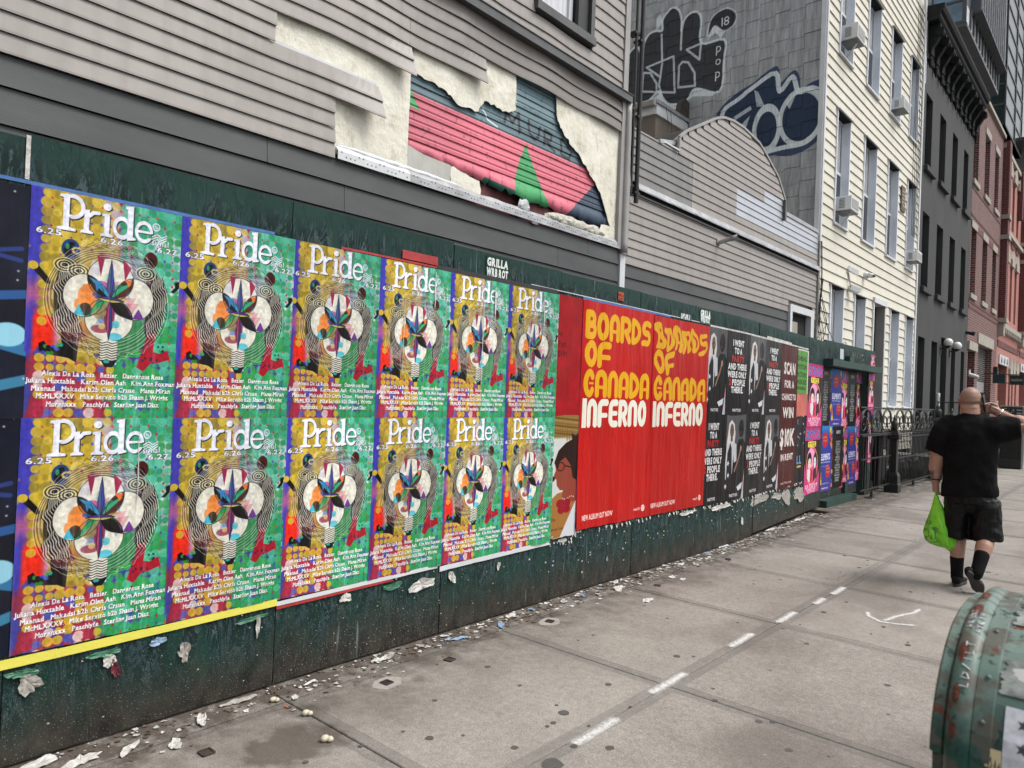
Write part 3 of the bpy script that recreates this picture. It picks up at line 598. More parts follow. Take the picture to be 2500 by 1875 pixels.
def pink_poster(seed=0):
    I = Img(220, 330, hx('c4397a')); K = hx('1a1216')
    I.poly([(0, .3), (.2, .3), (.5, .95), (.5, .3), (1, .3), (1, 1.0), (.8, 1.2), (.2, 1.2), (0, .8)], K, .85)
    I.rect(0, 0, 1, .08, hx('a82c5e'))
    I.text('スクバン', .04, .27, .26, hx('16304e'), off=.05, width=.95); I.text('スクバン', .03, .26, .26, hx('2f7ec0'), off=.03, width=.95)
    I.rect(.2, .33, .72, .45, hx('e2d24a')); I.text('ア バピ三', .24, .43, .1, K, off=.03, width=.44)
    I.ell(.5, .88, .36, .4, hx('d9487c')); I.ell(.5, .88, .38, .42, hx('e8c86a'), ring=.015)
    I.ell(.42, .7, .26, .22, hx('e89ac0')); I.ell(.32, .74, .15, .17, K); I.ell(.33, .82, .1, .12, hx('e6c9bd')); I.ell(.7, .78, .13, .19, K); I.ell(.69, .82, .075, .13, hx('e4e4e6'))
    for cx in (.3, .37, .67, .715): I.ell(cx, .81, .014, .009, K)
    I.poly([(.2, .95), (.34, .92), (.5, 1.1), (.36, 1.24), (.2, 1.16)], hx('d8d4d6')); I.poly([(.42, .95), (.54, 1.0), (.5, 1.26), (.38, 1.2)], hx('b01d34')); I.poly([(.58, .98), (.8, .95), (.82, 1.15), (.6, 1.26)], hx('3c1a22'))
    for k, (t, w) in enumerate((('8 8 10 3 20 8', .8), ('NEW YORK CITY', .8), ('SUMMER TOUR', .6), ('TICKETS ON SALE', .5))): I.text(t, .5, 1.33 + k * .05, .06, hx('e8d6de'), off=.03, width=w, anchor='c')
    return I
def list_poster():
    I = Img(200, 330, hx('131114')); R = random.Random(2)
    for x in (.02, .98):
        for k in range(30):
            y = R.random() * 1.65; I.ell(x + (R.random() - .5) * .1, y, .05, .06, hx(R.choice(['c8372c', 'd8a22f', '3a54a8', 'a03a78', 'd4682c'])), .8 if (y > 1.1 or y < .25) else .25)
    I.text('BENENTS', .5, .2, .12, hx('c9c9c9'), off=.03, width=.36, anchor='c')
    for k, t in enumerate(('ABOVE & BEYOND', 'BIG GIGANTIC', 'CHARLOTTE WHITE', 'CIRCUS', 'CLAUDE', 'DOMBRESKY', 'GIGI', 'HARLEY', 'JOY ORBIT', 'LANE 8', 'MAX LOW', 'RUSKO', 'SULLIVAN KING', 'TROYBOI', 'WREN', 'ZEDS')):
        I.text(t, .5, .44 + k * .07, .07, hx('cfcfcf'), off=.02, width=.22 + .03 * (len(t) % 9), anchor='c')
    return I
def blue_poster():
    I = Img(220, 330, hx('2b3a94')); R = random.Random(6)
    I.put(np.clip((.25 - I.Y) * 5, 0, 1), hx('2f7ac4')); I.put(np.clip((I.Y - 1.0) * 2, 0, 1), hx('4c3a8c'))
    for x0, y0, x1, y1 in ((.8, 0, .98, .5), (.02, .95, .2, 1.3)):
        for k in range(16):
            t = R.random(); I.ell(x0 + (x1 - x0) * t + (R.random() - .5) * .1, y0 + (y1 - y0) * t, .06, .07, hx(R.choice(['d8a72c', 'c2442c', 'd8c040', 'a8302e'])))
    for cx, cy, r in ((.42, .32, .2), (.72, 1.05, .18)):
        for a in range(9): I.ell(cx + r * .75 * math.cos(a * .7), cy + r * .5 * math.sin(a * .7), r * .42, r * .42, hx('b02535'))
        I.text('OVER 100 ARTISTS', cx, cy - .04, .06, hx('e0b04a'), off=.02, width=r * 1.6, anchor='c'); I.text('4 DAYS & NIGHTS', cx, cy + .04, .06, hx('e0b04a'), off=.02, width=r * 1.5, anchor='c')
    I.text('ELEMENTS', .5, .78, .2, hx('e6e6ee'), off=.03, width=.74, anchor='c'); I.text('Music & Arts Festival', .5, .85, .06, hx('e6e6ee'), off=.01, width=.7, anchor='c')
    I.text('AUG 7-10 LONG POND, PA', .5, .94, .045, hx('cfd0e0'), width=.6, anchor='c'); I.text('ELEMENTSFEST.US', .5, 1.34, .045, hx('cfd0e0'), width=.7, anchor='c'); I.text('SUMMERSTAGE', .5, 1.45, .05, hx('e6e6ee'), off=.03, width=.5, anchor='c')
    return I
def moon_poster():
    I = Img(160, 250, hx('141827')); n = fbm(I.w, I.h, 4, 77); I.a = I.a * (.6 + .9 * n[..., None])
    I.line([(.1, .95), (.5, .8), (1.0, .72)], .06, hx('2a5590')); I.line([(.1, 1.2), (.5, .95), (1.0, 1.1)], .08, hx('33709c')); I.line([(.2, 1.3), (.6, 1.42), (1, 1.3)], .07, hx('3a7a9c')); I.ell(.9, 1.0, .1, .08, hx('8fc8dc'))
    I.line([(.3, .58), (.6, .5), (.95, .42)], .03, hx('2a3a78')); I.line([(.6, .44), (.95, .5)], .03, hx('2a3a78'))
    I.ell(.66, .6, .17, .13, hx('8ea6d8'))
    for k in range(5): I.line([(.5 + k * .07, .7), (.5 + k * .07, .8 + .03 * (k % 3))], .012, hx('a8bfe6'))
    R = random.Random(1)
    for k in range(26): I.ell(R.random(), R.random() * 1.5, .006, .006, hx('c8d0e0'))
    return I
def portrait_poster():
    I = Img(110, 320, hx('8a6a34')); I.put(np.clip((I.Y - .5) * 9, 0, 1), hx('c9c8bf'))
    for k in range(7): I.line([(0, .05 + k * .06), (1, .13 + k * .06)], .035, hx(['5c4420', '9a7a44', '7a5c2e'][k % 3]))
    for k in range(12): I.line([(k * .09, .3), (k * .09, .62)], .02, hx('6b5228'))
    I.put(np.clip((I.Y - .52) * 20, 0, 1) * (I.X < .5), hx('c6c8c4'))
    sk = hx('8a3f30'); hr = hx('27150f')
    I.poly([(0, 2.0), (.25, 1.85), (.6, 1.8), (1, 1.75), (1, 2.9), (0, 2.9)], hx('9a6a34'))
    I.poly([(.5, 1.6), (1, 1.5), (1, 2.1), (.4, 2.05), (.45, 1.8)], sk)
    I.poly([(.18, 1.0), (.3, .85), (.9, .8), (1, 1.2), (1, 1.7), (.7, 1.8), (.34, 1.78), (.22, 1.66), (.2, 1.52), (.08, 1.46), (.17, 1.3), (.13, 1.15)], sk)
    I.poly([(.1, 1.12), (.24, .84), (.5, .66), (.74, .58), (.7, .42), (.86, .5), (1, .4), (1, 1.6), (.8, 1.5), (.72, 1.2), (.5, 1.0), (.3, 1.1), (.24, 1.3)], hr)
    I.ell(.34, 1.22, .13, .1, hr, ring=.025); I.line([(.46, 1.2), (.8, 1.26)], .03, hr); I.ell(.05, 1.5, .1, .06, hx('1d1f16'))
    for k in range(7): I.ell(.45 + k * .07, 1.98 + .03 * math.sin(k), .018, .014, hx('d8cfc0'))
    for a, b in ((.36, 2.1), (.62, 2.1), (.42, 2.25), (.62, 2.24)): I.ell(a, b, .14, .1, hx('8e1626'))
    I.poly([(1, 2.0), (1, 2.9), (.4, 2.9)], hx('c8c9ce'))
    I.text('Do', .05, 2.5, .12, hx('22180c')); I.text('Malcolm Todd', .02, 2.72, .08, hx('22180c'), width=.5)
    return I
def red_poster():
    I = Img(110, 320, hx('9c1018')); n = fbm(I.w, I.h, 4, 41); I.a = I.a * (.85 + .3 * n[..., None])
    for t, y in (('Do', 1.0), ('That', 1.25), ('again', 1.46)): I.text(t, -.05, y, .22, hx('3a0608'))
    return I
def mural(w=650, h=300):      # spray-painted scene on old siding: spans y 3.8..7.05, z 3.25..4.75
    I = Img(w, h, hx('5d777f')); s = 1 / 3.25
    g = lambda y, z: ((y - 3.8) * s, (4.75 - z) * s)
    n = fbm(w, h, 3, 60); I.a = I.a * (.75 + .5 * n[..., None])
    I.put(np.clip((g(0, 4.15)[1] - I.Y) * 12, 0, 1) * (I.X > .3), hx('76929a'), .7)
    I.put(np.clip((I.Y - g(0, 4.0)[1]) * w, 0, 1), hx('d06a7b'))
    n = fbm(w, h, 3, 61, 5, 2.0); I.a *= np.where((I.Y > g(0, 4.0)[1])[..., None], .84 + .32 * n[..., None], 1)
    I.poly([g(*p) for p in ((5.37, 3.98), (5.27, 3.74), (5.18, 3.4), (5.02, 3.2), (5.9, 3.2), (5.82, 3.4), (5.55, 3.72))], hx('3f9a5e'))
    I.poly([g(*p) for p in ((4.8, 3.51), (5.2, 3.47), (5.15, 3.2), (4.6, 3.2))], hx('1f5a4c'))
    I.poly([g(*p) for p in ((3.8, 4.02), (3.88, 4.02), (3.99, 3.86), (3.8, 3.88))], hx('3f9a5e'))
    I.poly([g(*p) for p in ((6.56, 3.86), (6.0, 3.36), (6.0, 3.2), (7.05, 3.2), (7.05, 3.7))], hx('37495c'))
    I.poly([g(*p) for p in ((6.8, 3.62), (6.72, 3.3), (7.05, 3.3), (7.05, 3.7))], hx('5f6f80'))
    I.poly([g(*p) for p in ((6.72, 3.4), (7.05, 3.56), (7.05, 3.3), (6.7, 3.3))], hx('b02a35'))
    K = hx('1c2024')
    for P in (((5.05, 4.1), (5.08, 4.21), (5.16, 4.12), (5.25, 4.24), (5.27, 4.06)), ((5.4, 4.22), (5.42, 4.1), (5.5, 4.06), (5.56, 4.1), (5.58, 4.2)), ((5.66, 4.06), (5.66, 4.2), (5.78, 4.18), (5.76, 4.12), (5.67, 4.11), (5.83, 4.03)),
              ((5.93, 4.18), (5.95, 4.03), (6.08, 4.02), (6.12, 4.1), (5.95, 4.19))):
        I.line([g(*p) for p in P], .010, K, .9)
    I.line([g(4.75, 4.12), g(4.82, 4.05), g(4.95, 4.02)], .005, hx('cfd4d4'))
    return I
def graffiti(w=640, h=800):   # the shingled side wall: spans x -6.2..-1.4, z 4.5..10.5
    I = Img(w, h, hx('a0a3a4')); s = 1 / 4.8
    g = lambda P: [((x + 6.2) * s, (10.5 - z) * s) for x, z in P]
    v = fbm(w, h, 90, 3, 3, .12); n = fbm(w, h, 5, 8); I.a = I.a * (.78 + .3 * v[..., None] + .14 * n[..., None])
    Wt = hx('dfe6e6'); B = hx('2b2d30'); lw = .062 * s
    b0 = I.a.copy()
    white = [[(-4.95, 8.25), (-4.76, 7.97), (-4.51, 7.86), (-4.26, 7.92), (-4.08, 8.15), (-4.0, 8.22), (-3.6, 8.05), (-3.68, 7.9), (-4.15, 8.0), (-4.5, 7.76), (-4.9, 7.85), (-5.1, 8.05), (-5.4, 7.95), (-5.8, 8.2), (-5.8, 8.4), (-5.34, 8.11)],
             [(-5.1, 9.7), (-5.12, 9.95), (-5.02, 10.05), (-4.95, 9.85)], [(-5.45, 9.4), (-5.42, 9.62), (-5.33, 9.63)]]
    for P in white: I.poly(g(P), Wt, .85)
    body = [(-4.95, 9.66), (-4.95, 9.88), (-4.85, 10.02), (-4.7, 10.09), (-4.55, 9.98), (-4.48, 9.75), (-4.47, 9.5), (-4.42, 9.72), (-4.27, 9.83), (-4.1, 9.8), (-4.01, 9.6), (-3.99, 9.1), (-3.47, 9.03), (-3.46, 8.6), (-3.53, 7.96), (-4.08, 8.15), (-4.26, 7.97), (-4.51, 7.92), (-4.76, 8.0), (-4.95, 8.27), (-5.03, 8.3), (-5.34, 8.11), (-5.7, 8.27), (-5.83, 8.58), (-5.9, 9.2), (-5.6, 9.5), (-5.43, 9.17), (-5.41, 9.45), (-5.3, 9.66), (-5.12, 9.7)]
    def sm(P, cl=True):
        n = len(P); out = []
        for i in range(n if cl else n - 1):
            p0, p1, p2, p3 = (P[(i - 1) % n] if cl or i else P[0]), P[i], P[(i + 1) % n], (P[(i + 2) % n] if cl or i + 2 < n else P[-1])
            for q in range(4):
                t = q / 4; out.append(tuple(.5 * ((2 * p1[k]) + (-p0[k] + p2[k]) * t + (2 * p0[k] - 5 * p1[k] + 4 * p2[k] - p3[k]) * t * t + (-p0[k] + 3 * p1[k] - 3 * p2[k] + p3[k]) * t ** 3) for k in (0, 1)))
        return out + ([] if cl else [P[-1]])
    body = sm(body); I.poly(g(body), B, .9); I.line(g(body + body[:1]), lw * .8, Wt, .9)
    for P in ([(-4.47, 9.5), (-4.47, 9.1)], [(-4.96, 9.57), (-4.92, 8.94), (-4.95, 8.62), (-5.31, 8.93), (-4.64, 9.0), (-4.58, 8.19), (-5.41, 8.41), (-5.39, 8.83), (-5.21, 8.78), (-5.04, 8.5), (-5.03, 8.3)], [(-4.95, 8.62), (-4.98, 8.45), (-4.9, 8.2)],
              [(-4.5, 8.28), (-4.5, 8.75), (-4.42, 8.82), (-4.28, 8.77), (-4.12, 8.5), (-4.1, 8.22), (-4.5, 8.28)], [(-3.99, 9.1), (-4.33, 9.06), (-4.02, 8.76), (-3.99, 9.2)]):
        I.line(g(P), lw * .8, Wt, .8)
    leaf = sm([(-3.83, 9.2), (-3.83, 9.43), (-3.71, 9.62), (-3.46, 9.68), (-3.27, 9.56), (-3.22, 9.4), (-3.31, 9.25), (-3.5, 9.22), (-3.7, 9.38)])
    I.poly(g([(-3.85, 9.12), (-3.8, 9.4), (-3.65, 9.38), (-3.45, 9.2), (-3.55, 9.08), (-3.68, 9.24)]), Wt, .85); I.poly(g(leaf), B, .95); I.line(g(leaf + leaf[:1]), lw * .6, Wt, .7)
    I.text('18', *g([(-3.6, 9.32)])[0], .055, Wt, width=.05)
    for z, c in ((8.9, 'p'), (8.63, 'o'), (8.36, 'p'), ): I.text(c, *g([(-3.66, z - .1)])[0], .06, Wt, width=.03)
    N = hx('2f3d5e'); D = hx('26364f')
    out = [(-3.65, 7.2), (-3.6, 7.45), (-3.4, 7.68), (-3.1, 7.85), (-2.82, 7.95), (-2.57, 8.09), (-2.34, 8.17), (-2.27, 8.0), (-2.24, 7.82), (-2.01, 8.0), (-1.89, 7.87), (-1.84, 7.6), (-1.64, 7.68), (-1.41, 7.6), (-1.4, 6.74), (-1.6, 6.45), (-1.99, 6.33), (-2.4, 6.4), (-2.7, 6.3), (-3.2, 6.4), (-3.6, 6.7)]
    out = sm(out); I.poly(g(out), N, .9)
    inn = [(-3.44, 7.0), (-3.44, 7.5), (-3.1, 7.7), (-2.81, 7.86), (-2.36, 8.04), (-2.26, 7.65), (-2.02, 7.88), (-1.89, 7.55), (-1.64, 7.57), (-1.46, 7.41), (-1.42, 7.1), (-1.51, 6.72), (-1.8, 6.53), (-2.1, 6.52), (-2.4, 6.5), (-2.8, 6.45), (-3.2, 6.6)]
    inn = sm(inn); I.poly(g(inn), D, .95); I.line(g(inn + inn[:1]), lw * 1.5, Wt, .92)
    I.ell((-2.5 + 6.2) * s, (10.5 - 6.95) * s, .24 * s, .42 * s, D, 1); I.ell((-2.5 + 6.2) * s, (10.5 - 6.95) * s, .25 * s, .43 * s, Wt, .92, ring=lw * 1.5)
    I.ell((-1.83 + 6.2) * s, (10.5 - 7.05) * s, .4 * s, .52 * s, Wt, .9, ring=lw * 1.4)
    for P in ([(-3.2, 7.35), (-2.85, 7.5), (-2.82, 7.42), (-3.17, 7.27)], [(-2.15, 7.4), (-1.9, 7.6), (-2.05, 7.25)], [(-2.78, 7.8), (-2.72, 7.45), (-2.55, 7.42), (-2.7, 7.75)], [(-3.1, 7.1), (-2.85, 7.3), (-2.95, 7.0)]):
        I.poly(g(P), Wt, .75)
    I.a = I.a * .75 + .25 * I.a * (.5 + b0 / b0.mean() * .5)
    return I
# ------------------------------------------------------------------ ground, street, pavement
g = struct(obj('ground', MB().box(-400, 500, -200, 700, -.5, -.20), m_asph, origin=(0, 0, -.5)))
struct(obj('street', MB().box(4.32, 16, -60, 300, -.19, -.13), m_asph))
struct(obj('kerb', MB().box(4.16, 4.31, -60, 300, -.19, -.002), m_stone))
sb = MB().box(-2.2, 4.155, -12, 120, -.19, -.065)
side = struct(obj('sidewalk', sb, m_under, origin=(0, 0, -.19)))
def slab(x0, x1, y0, y1, far=False):
    g_ = .0035; x0 += g_; x1 -= g_; y0 += g_; y1 -= g_; t = -.0015 + .003 * random.random(); mb = MB()
    m = 0 if far or x1 - x0 < .3 else .055
    if m == 0: mb.box(x0, x1, y0, y1, -.06, t)
    else:
        c = [(x0, y0), (x1, y0), (x1, y1), (x0, y1)]; k = .004
        c2 = [(x0 + k, y0 + k), (x1 - k, y0 + k), (x1 - k, y1 - k), (x0 + k, y1 - k)]; c3 = [(x0 + m, y0 + m), (x1 - m, y0 + m), (x1 - m, y1 - m), (x0 + m, y1 - m)]
        c4 = [(a + (.004 if a < (x0 + x1) / 2 else -.004), b + (.004 if b < (y0 + y1) / 2 else -.004)) for a, b in c3]
        V = [(a, b, -.06) for a, b in c] + [(a, b, t - k) for a, b in c] + [(a, b, t) for a, b in c2] + [(a, b, t) for a, b in c3] + [(a, b, t + .0015) for a, b in c4]
        F = []; Mx = []
        for r in range(4):
            for q in range(4): F.append((r * 4 + q, r * 4 + (q + 1) % 4, r * 4 + 4 + (q + 1) % 4, r * 4 + 4 + q)); Mx.append(1 if r >= 1 else 0)
        F.append((16, 17, 18, 19)); Mx.append(0)
        b = len(mb.v); mb.v += V
        for f, q in zip(F, Mx): mb.face([b + i for i in f], q)
    return obj('paving_slab', mb, [m_conc, m_conce], side)
ys = [-2.46, -1.0, .46, 1.96, 3.50, 5.03, 6.47, 7.88] + [9.34 + 1.46 * k for k in range(28)]
for i in range(len(ys) - 1):
    y0, y1 = ys[i], ys[i + 1]; far = y0 > 22
    bands = [(.2, 1.4), (1.4, 3.0), (3.0, 4.15)]
    if y1 < 11: bands.append((-.05, .2))
    else: bands += [(-1.45, .2)]
    for x0, x1 in bands: slab(x0, x1, y0, y1, far)
# white sprayed marks lying along the long joint
def spray(name, P, wd, label, grp=None):
    M = Mat(name + '_paint', .8); M.set('Base Color', M.ramp(M.noise(60, 3), [(.35, (.50, .49, .47)), (.6, (.74, .74, .73))]))
    uv = M.n.new('ShaderNodeUVMap'); s = M.n.new('ShaderNodeSeparateXYZ'); M.l.new(uv.outputs[0], s.inputs[0])
    e = M.math('SUBTRACT', 1.0, M.math('ABSOLUTE', M.math('MULTIPLY', M.math('SUBTRACT', s.outputs[1], .5), 2.0)))
    e2 = M.math('SUBTRACT', 1.0, M.math('ABSOLUTE', M.math('MULTIPLY', M.math('SUBTRACT', s.outputs[0], .5), 2.0)))
    a = M.math('MULTIPLY', M.math('MULTIPLY', e, 1.15), M.math('MINIMUM', M.math('MULTIPLY', e2, 7.0), 1.0)); a = M.math('MULTIPLY', a, M.ramp(M.noise(110, 3), [(.33, .45), (.55, 1.0)])); a = M.math('MINIMUM', a, .82); M.set('Alpha', a)
    mb = MB(); n = len(P)
    for i, (x, y) in enumerate(P):
        a_, b_ = P[max(0, i - 1)], P[min(n - 1, i + 1)]; d = Vector((b_[0] - a_[0], b_[1] - a_[1])).normalized(); q = Vector((-d.y, d.x)) * wd / 2
        for s_ in (-1, 1): mb.uv[len(mb.v)] = (i / (n - 1), (s_ + 1) / 2); mb.v.append((x + s_ * q.x, y + s_ * q.y, .0035))
    for i in range(n - 1): mb.face((2 * i, 2 * i + 1, 2 * i + 3, 2 * i + 2))
    o = obj(name, mb, M.m, fix=False); return tag(o, label, 'painted mark', grp)
for k, (y0, y1, x) in enumerate(((2.60, 2.98, 1.43), (3.33, 3.74, 1.385), (4.32, 4.70, 1.37), (5.05, 5.42, 1.39), (5.74, 5.98, 1.415), (6.14, 6.48, 1.42))):
    nm = ('nearest', 'second nearest', 'third', 'fourth', 'fifth', 'farthest')[k]
    spray('spray_paint_dash', [(x + .003 * math.sin(q), y0 + (y1 - y0) * q / 5) for q in range(6)], .075, 'white sprayed dash on the long pavement joint, %s of the six from the camera' % nm, 'white sprayed dashes along the pavement joint')
a = spray('spray_paint_arrow', [(1.76, 5.86), (1.80, 5.74), (1.90, 5.655), (2.0, 5.69), (2.12, 5.77)], .05, 'white sprayed arrow head on the pavement right of the dashes')
b = spray('spray_paint_arrow', [(1.91, 5.68), (1.95, 5.9), (2.02, 6.1), (2.03, 6.26)], .05, 'x'); b.parent = a; b.location -= a.location; b.name = 'arrow_shaft'
for k in ('label', 'category'): del b[k]
# rusty square stubs sunk in the pavement
for k, (x, y) in enumerate(((.41, 1.46), (.36, 2.44), (.35, 2.90), (.31, 3.87), (.33, 5.26), (.30, 6.66))):
    t = thing('post_socket', (x, y, 0), 'rusty square post socket set in the pavement near the fence, number %s from the camera' % ('one', 'two', 'three', 'four', 'five', 'six')[k], 'post socket', 'rusty square sockets in a row along the fence')
    mb = MB(); s = .026; r = .1 * k
    for a in range(4):
        p = [(x + s * 1.3 * math.cos(r + PI / 4 + a * PI / 2 + q * PI / 2), y + s * 1.3 * math.sin(r + PI / 4 + a * PI / 2 + q * PI / 2)) for q in (0, 1)]
        mb.obox((*p[0], .004), (*p[1], .004), .007, .008)
    obj('rim', mb, simple('rust', (.05, .03, .022), .9, .4, 30, bump=.4), t) if k == 0 else obj('rim', mb, bpy.data.materials['rust'], t)
    obj('fill', MB().box(x - .023, x + .023, y - .023, y + .023, .0025, .004), m_dark if k % 2 else m_under, t)
    P = [(x + (.06 + .02 * random.random()) * math.cos(q * .52), y + (.07 + .03 * random.random()) * math.sin(q * .52)) for q in range(12)]
    if k in (1, 3): obj('mortar_ring', MB().prism(P, .0016, .0028, ax=2), simple('pale_mortar%d' % k, (.30, .28, .26), .9, .2, 30), t)
# gum
def blob(mb, x, y, r, z0=.0018, z1=.0035, n=9):
    p = random.random() * 6; mb.prism([(x + r * (.8 + .3 * random.random()) * math.cos(q * 2 * PI / n), y + r * 1.1 * (.8 + .3 * random.random()) * math.sin(q * 2 * PI / n)) for q in range(n)], z0, z1, ax=2)
gm = MB()
for x, y, r in ((1.22, 3.93, .022), (1.21, 2.83, .028), (1.56, 2.7, .022), (1.92, 3.44, .02), (1.97, 3.49, .018), (2.25, 4.41, .02), (1.47, 2.41, .05), (1.44, 2.6, .018), (2.13, 3.26, .018), (1.59, 3.64, .012), (2.2, 8.2, .03), (.95, 2.2, .02)): blob(gm, x, y, r)
for k in range(170):
    x, y = .5 + 3.2 * random.random(), 1.2 + 12 * random.random() ** 1.3; blob(gm, x, y, .008 + .012 * random.random() ** 2)
stuff(tag(obj('chewing_gum_spots', gm, simple('old_gum', (.075, .070, .064), .8, .2, 40)), 'dark flattened chewing gum spots scattered over the pavement', 'gum spots'))

# ------------------------------------------------------------------ green plywood construction fence
def FX(y): return 0.0 if y < 7.5 else -(min(y, 11.0) - 7.5) * .27 / 3.5
fence = thing('construction_fence', (0, 6.0, 0), 'long dark green plywood construction fence covered in posters', 'fence')
seams = [(-1.5, -.37), (-.37, .84), (.84, 2.0), (2.0, 3.14), (3.14, 4.25), (4.25, 5.38), (5.38, 6.95), (6.95, 8.05), (8.05, 9.10), (9.10, 10.16), (10.16, 11.02)]
tops = [2.42, 2.44, 2.455, 2.452, 2.44, 2.435, 2.43, 2.435, 2.43, 2.44, 2.45]
for k, ((a, b), t) in enumerate(zip(seams, tops)):
    mb = MB(); off = -.002 * (k % 2) - (.004 if k == 7 else 0); n = 12
    Y = [a + .003 + (b - a - .006) * i / n for i in range(n + 1)]
    V = [];
    for y in Y:
        x = FX(y) + off; tt = t + .004 * nz(y, 0, 3, 9); bb = .012 + .006 * nz(y, 5, 0, 2) + (.02 if y > 8 else 0)
        V += [(x, y, bb), (x, y, tt), (x - .02, y, tt), (x - .02, y, bb)]
    F = [(4 * i + q, 4 * i + (q + 1) % 4, 4 * i + 4 + (q + 1) % 4, 4 * i + 4 + q) for i in range(n) for q in range(4)] + [(0, 1, 2, 3), (4 * n + 3, 4 * n + 2, 4 * n + 1, 4 * n)]
    mb.add(V, F); obj('fence_panel', mb, m_green, fence)
obj('fence_panel', MB().box(-.295, -.275, 11.03, 13.28, 2.14, 2.485), m_green, fence)
obj('base_board', MB().box(-.06, -.03, 0.2, 7.9, .0, .012), m_dark, fence)
obj('header_beam', MB().box(-.272, -.13, 10.96, 13.63, 2.10, 2.20), m_greenc, fence)
obj('header_block', MB().box(-.272, -.20, 12.0, 12.22, 2.203, 2.30), m_greenc, fence)
for a, b in ((11.05, 12.12), (12.13, 13.20)): obj('door_panel', MB().box(-.40, -.38, a, b, .07, 2.12), m_green, fence)
obj('ground_rail', bevel_mb := MB().box(-.36, -.20, 11.12, 12.62, .002, .10), m_greenc, fence); obj('rail_post', MB().box(-.375, -.33, 12.42, 12.55, .10, .28), m_greenc, fence)
obj('end_panel', MB().box(-.30, -.28, 13.32, 13.70, .012, 2.42), m_green, fence); obj('end_return', MB().box(-.52, -.303, 13.32, 13.34, .012, 2.42), m_greenc, fence)
obj('fence_panel', MB().box(-.296, -.276, 13.285, 13.70, 2.2, 2.485), m_green, fence)
for y in (1.4, 3.7, 6.2, 9.6): obj('rear_brace', MB().obox((-.09 + FX(y), y, 2.2), (-.9, y, .02), .05, .09), m_greenc, fence)
# ------------------------------------------------------------------ grey sided building with the torn front
G1 = thing('grey_sided_building', (-1.4, 2.0, 0), 'grey vinyl sided building with torn siding showing a pink painted mural', 'building')
obj('wall', MB().box(-9, -1.46, -9, 7.02, 0, 9.5), m_foam, G1)
def board(y0, y1, z0, z1, X, mat, parent, name='siding_panel', laps=2, t=.016, wave=0.0, curl=None, seg=.06, ragged=0.0, sag=0.0):
    """lapped siding panel: each lap slopes out to a drip edge; wave/curl bend thin sheet metal"""
    n = max(1, int((y1 - y0) / seg)) if (wave or curl or ragged) else 1
    prof = []; h = (z1 - z0) / laps
    for k in range(laps):
        a = z0 + k * h; prof += [(0, a + .002), (t, a), (t * .98, a + h * .12), (t * .18, a + h * .985)]
    V = []; m = len(prof)
    for i in range(n + 1):
        y = y0 + (y1 - y0) * i / n
        dx = dz = 0
        if curl:
            c = max(0, 1 - abs(y - (y1 if curl > 0 else y0)) / .5); dx = abs(curl) * c * c
            dz = -abs(curl) * .55 * c ** 2
        for j, (px, pz) in enumerate(prof):
            q = (pz - z0) / (z1 - z0)
            ddx = wave * (nz(y, pz, X, 1.7) + .25 * nz(y, pz, X, 6)) * (1.2 - q * .5)
            V.append((X + px + max(-.004, ddx) + dx * (1 - q) ** .7, y + (ragged * nz(0, pz, y, 19) if i in (0, n) else 0), pz + dz * (1 - q) - sag * (wave and nz(y, 9, 0, 1.3) or 0)))
    F = [(i * m + j, (i + 1) * m + j, (i + 1) * m + j + 1, i * m + j + 1) for i in range(n) for j in range(m - 1)]
    mb = MB().add(V, F)
    return obj(name, mb, mat, parent, fix=False)
def solid(o, th=.004): m = o.modifiers.new('sheet', 'SOLIDIFY'); m.thickness = th; m.offset = -1; return o
XV = -1.326
P = .2235     # double course
z = 3.22; k = 0
ends = {0: 3.13, 1: 3.12, 2: 3.51, 3: 2.61, 4: 3.83, 5: 4.70}
while z < 4.90:
    z1 = min(z + P, 4.915); e = ends.get(k, 6.96)
    wv = .002 if k < 2 else (.012 if k < 5 else .018)
    a = -6.0
    cuts = [-6.0, -2.1 + .4 * (k % 3), .9 - .35 * (k % 2)]
    if k >= 5: cuts += [3.80] if k in (5, 7) else []
    cuts = [c for c in cuts if c < e - .3] + [e]
    for a, b in zip(cuts[:-1], cuts[1:]):
        last = b == e and k in (2, 3, 4, 5)
        near = b > 2.0
        solid(board(a, b, z, z1, XV + .0015 * random.random(), m_vinyl, G1, laps=2 if z1 - z > .15 else 1, wave=(wv if b > 3 else 0.0015) if near else .001, curl=(.10 if k == 2 else .07 if k == 4 else .05 if k == 5 else 0) if last else None, ragged=.02 if last else 0, sag=.028 if (near and k >= 4) else .010 if k == 2 else 0), .003)
    z = z1; k += 1
# above the dark band
z = 5.0; k = 0
while z < 7.4:
    z1 = z + P + .035; segs = [(-6.0, -1.2), (-1.2, 2.4), (2.4, 5.36), (6.33, 6.96)] if z1 > 5.36 else [(-6.0, 1.4), (1.4, 6.96)]
    for a, b in segs: solid(board(a, b, z, z1, XV, m_vinyl, G1, wave=.011 if b > 3 else 0, sag=.018 if b > 3 else 0), .003)
    z = z1; k += 1
obj('band_trim', MB().prism([(-6.0, 4.915), (7.08, 4.915), (7.08, 4.995), (-6.0, 4.995)], -1.33, -1.245), m_trimdk, G1)
obj('band_lip', MB().box(-1.33, -1.235, -6, 7.09, 4.996, 5.004), m_trimdk, G1)
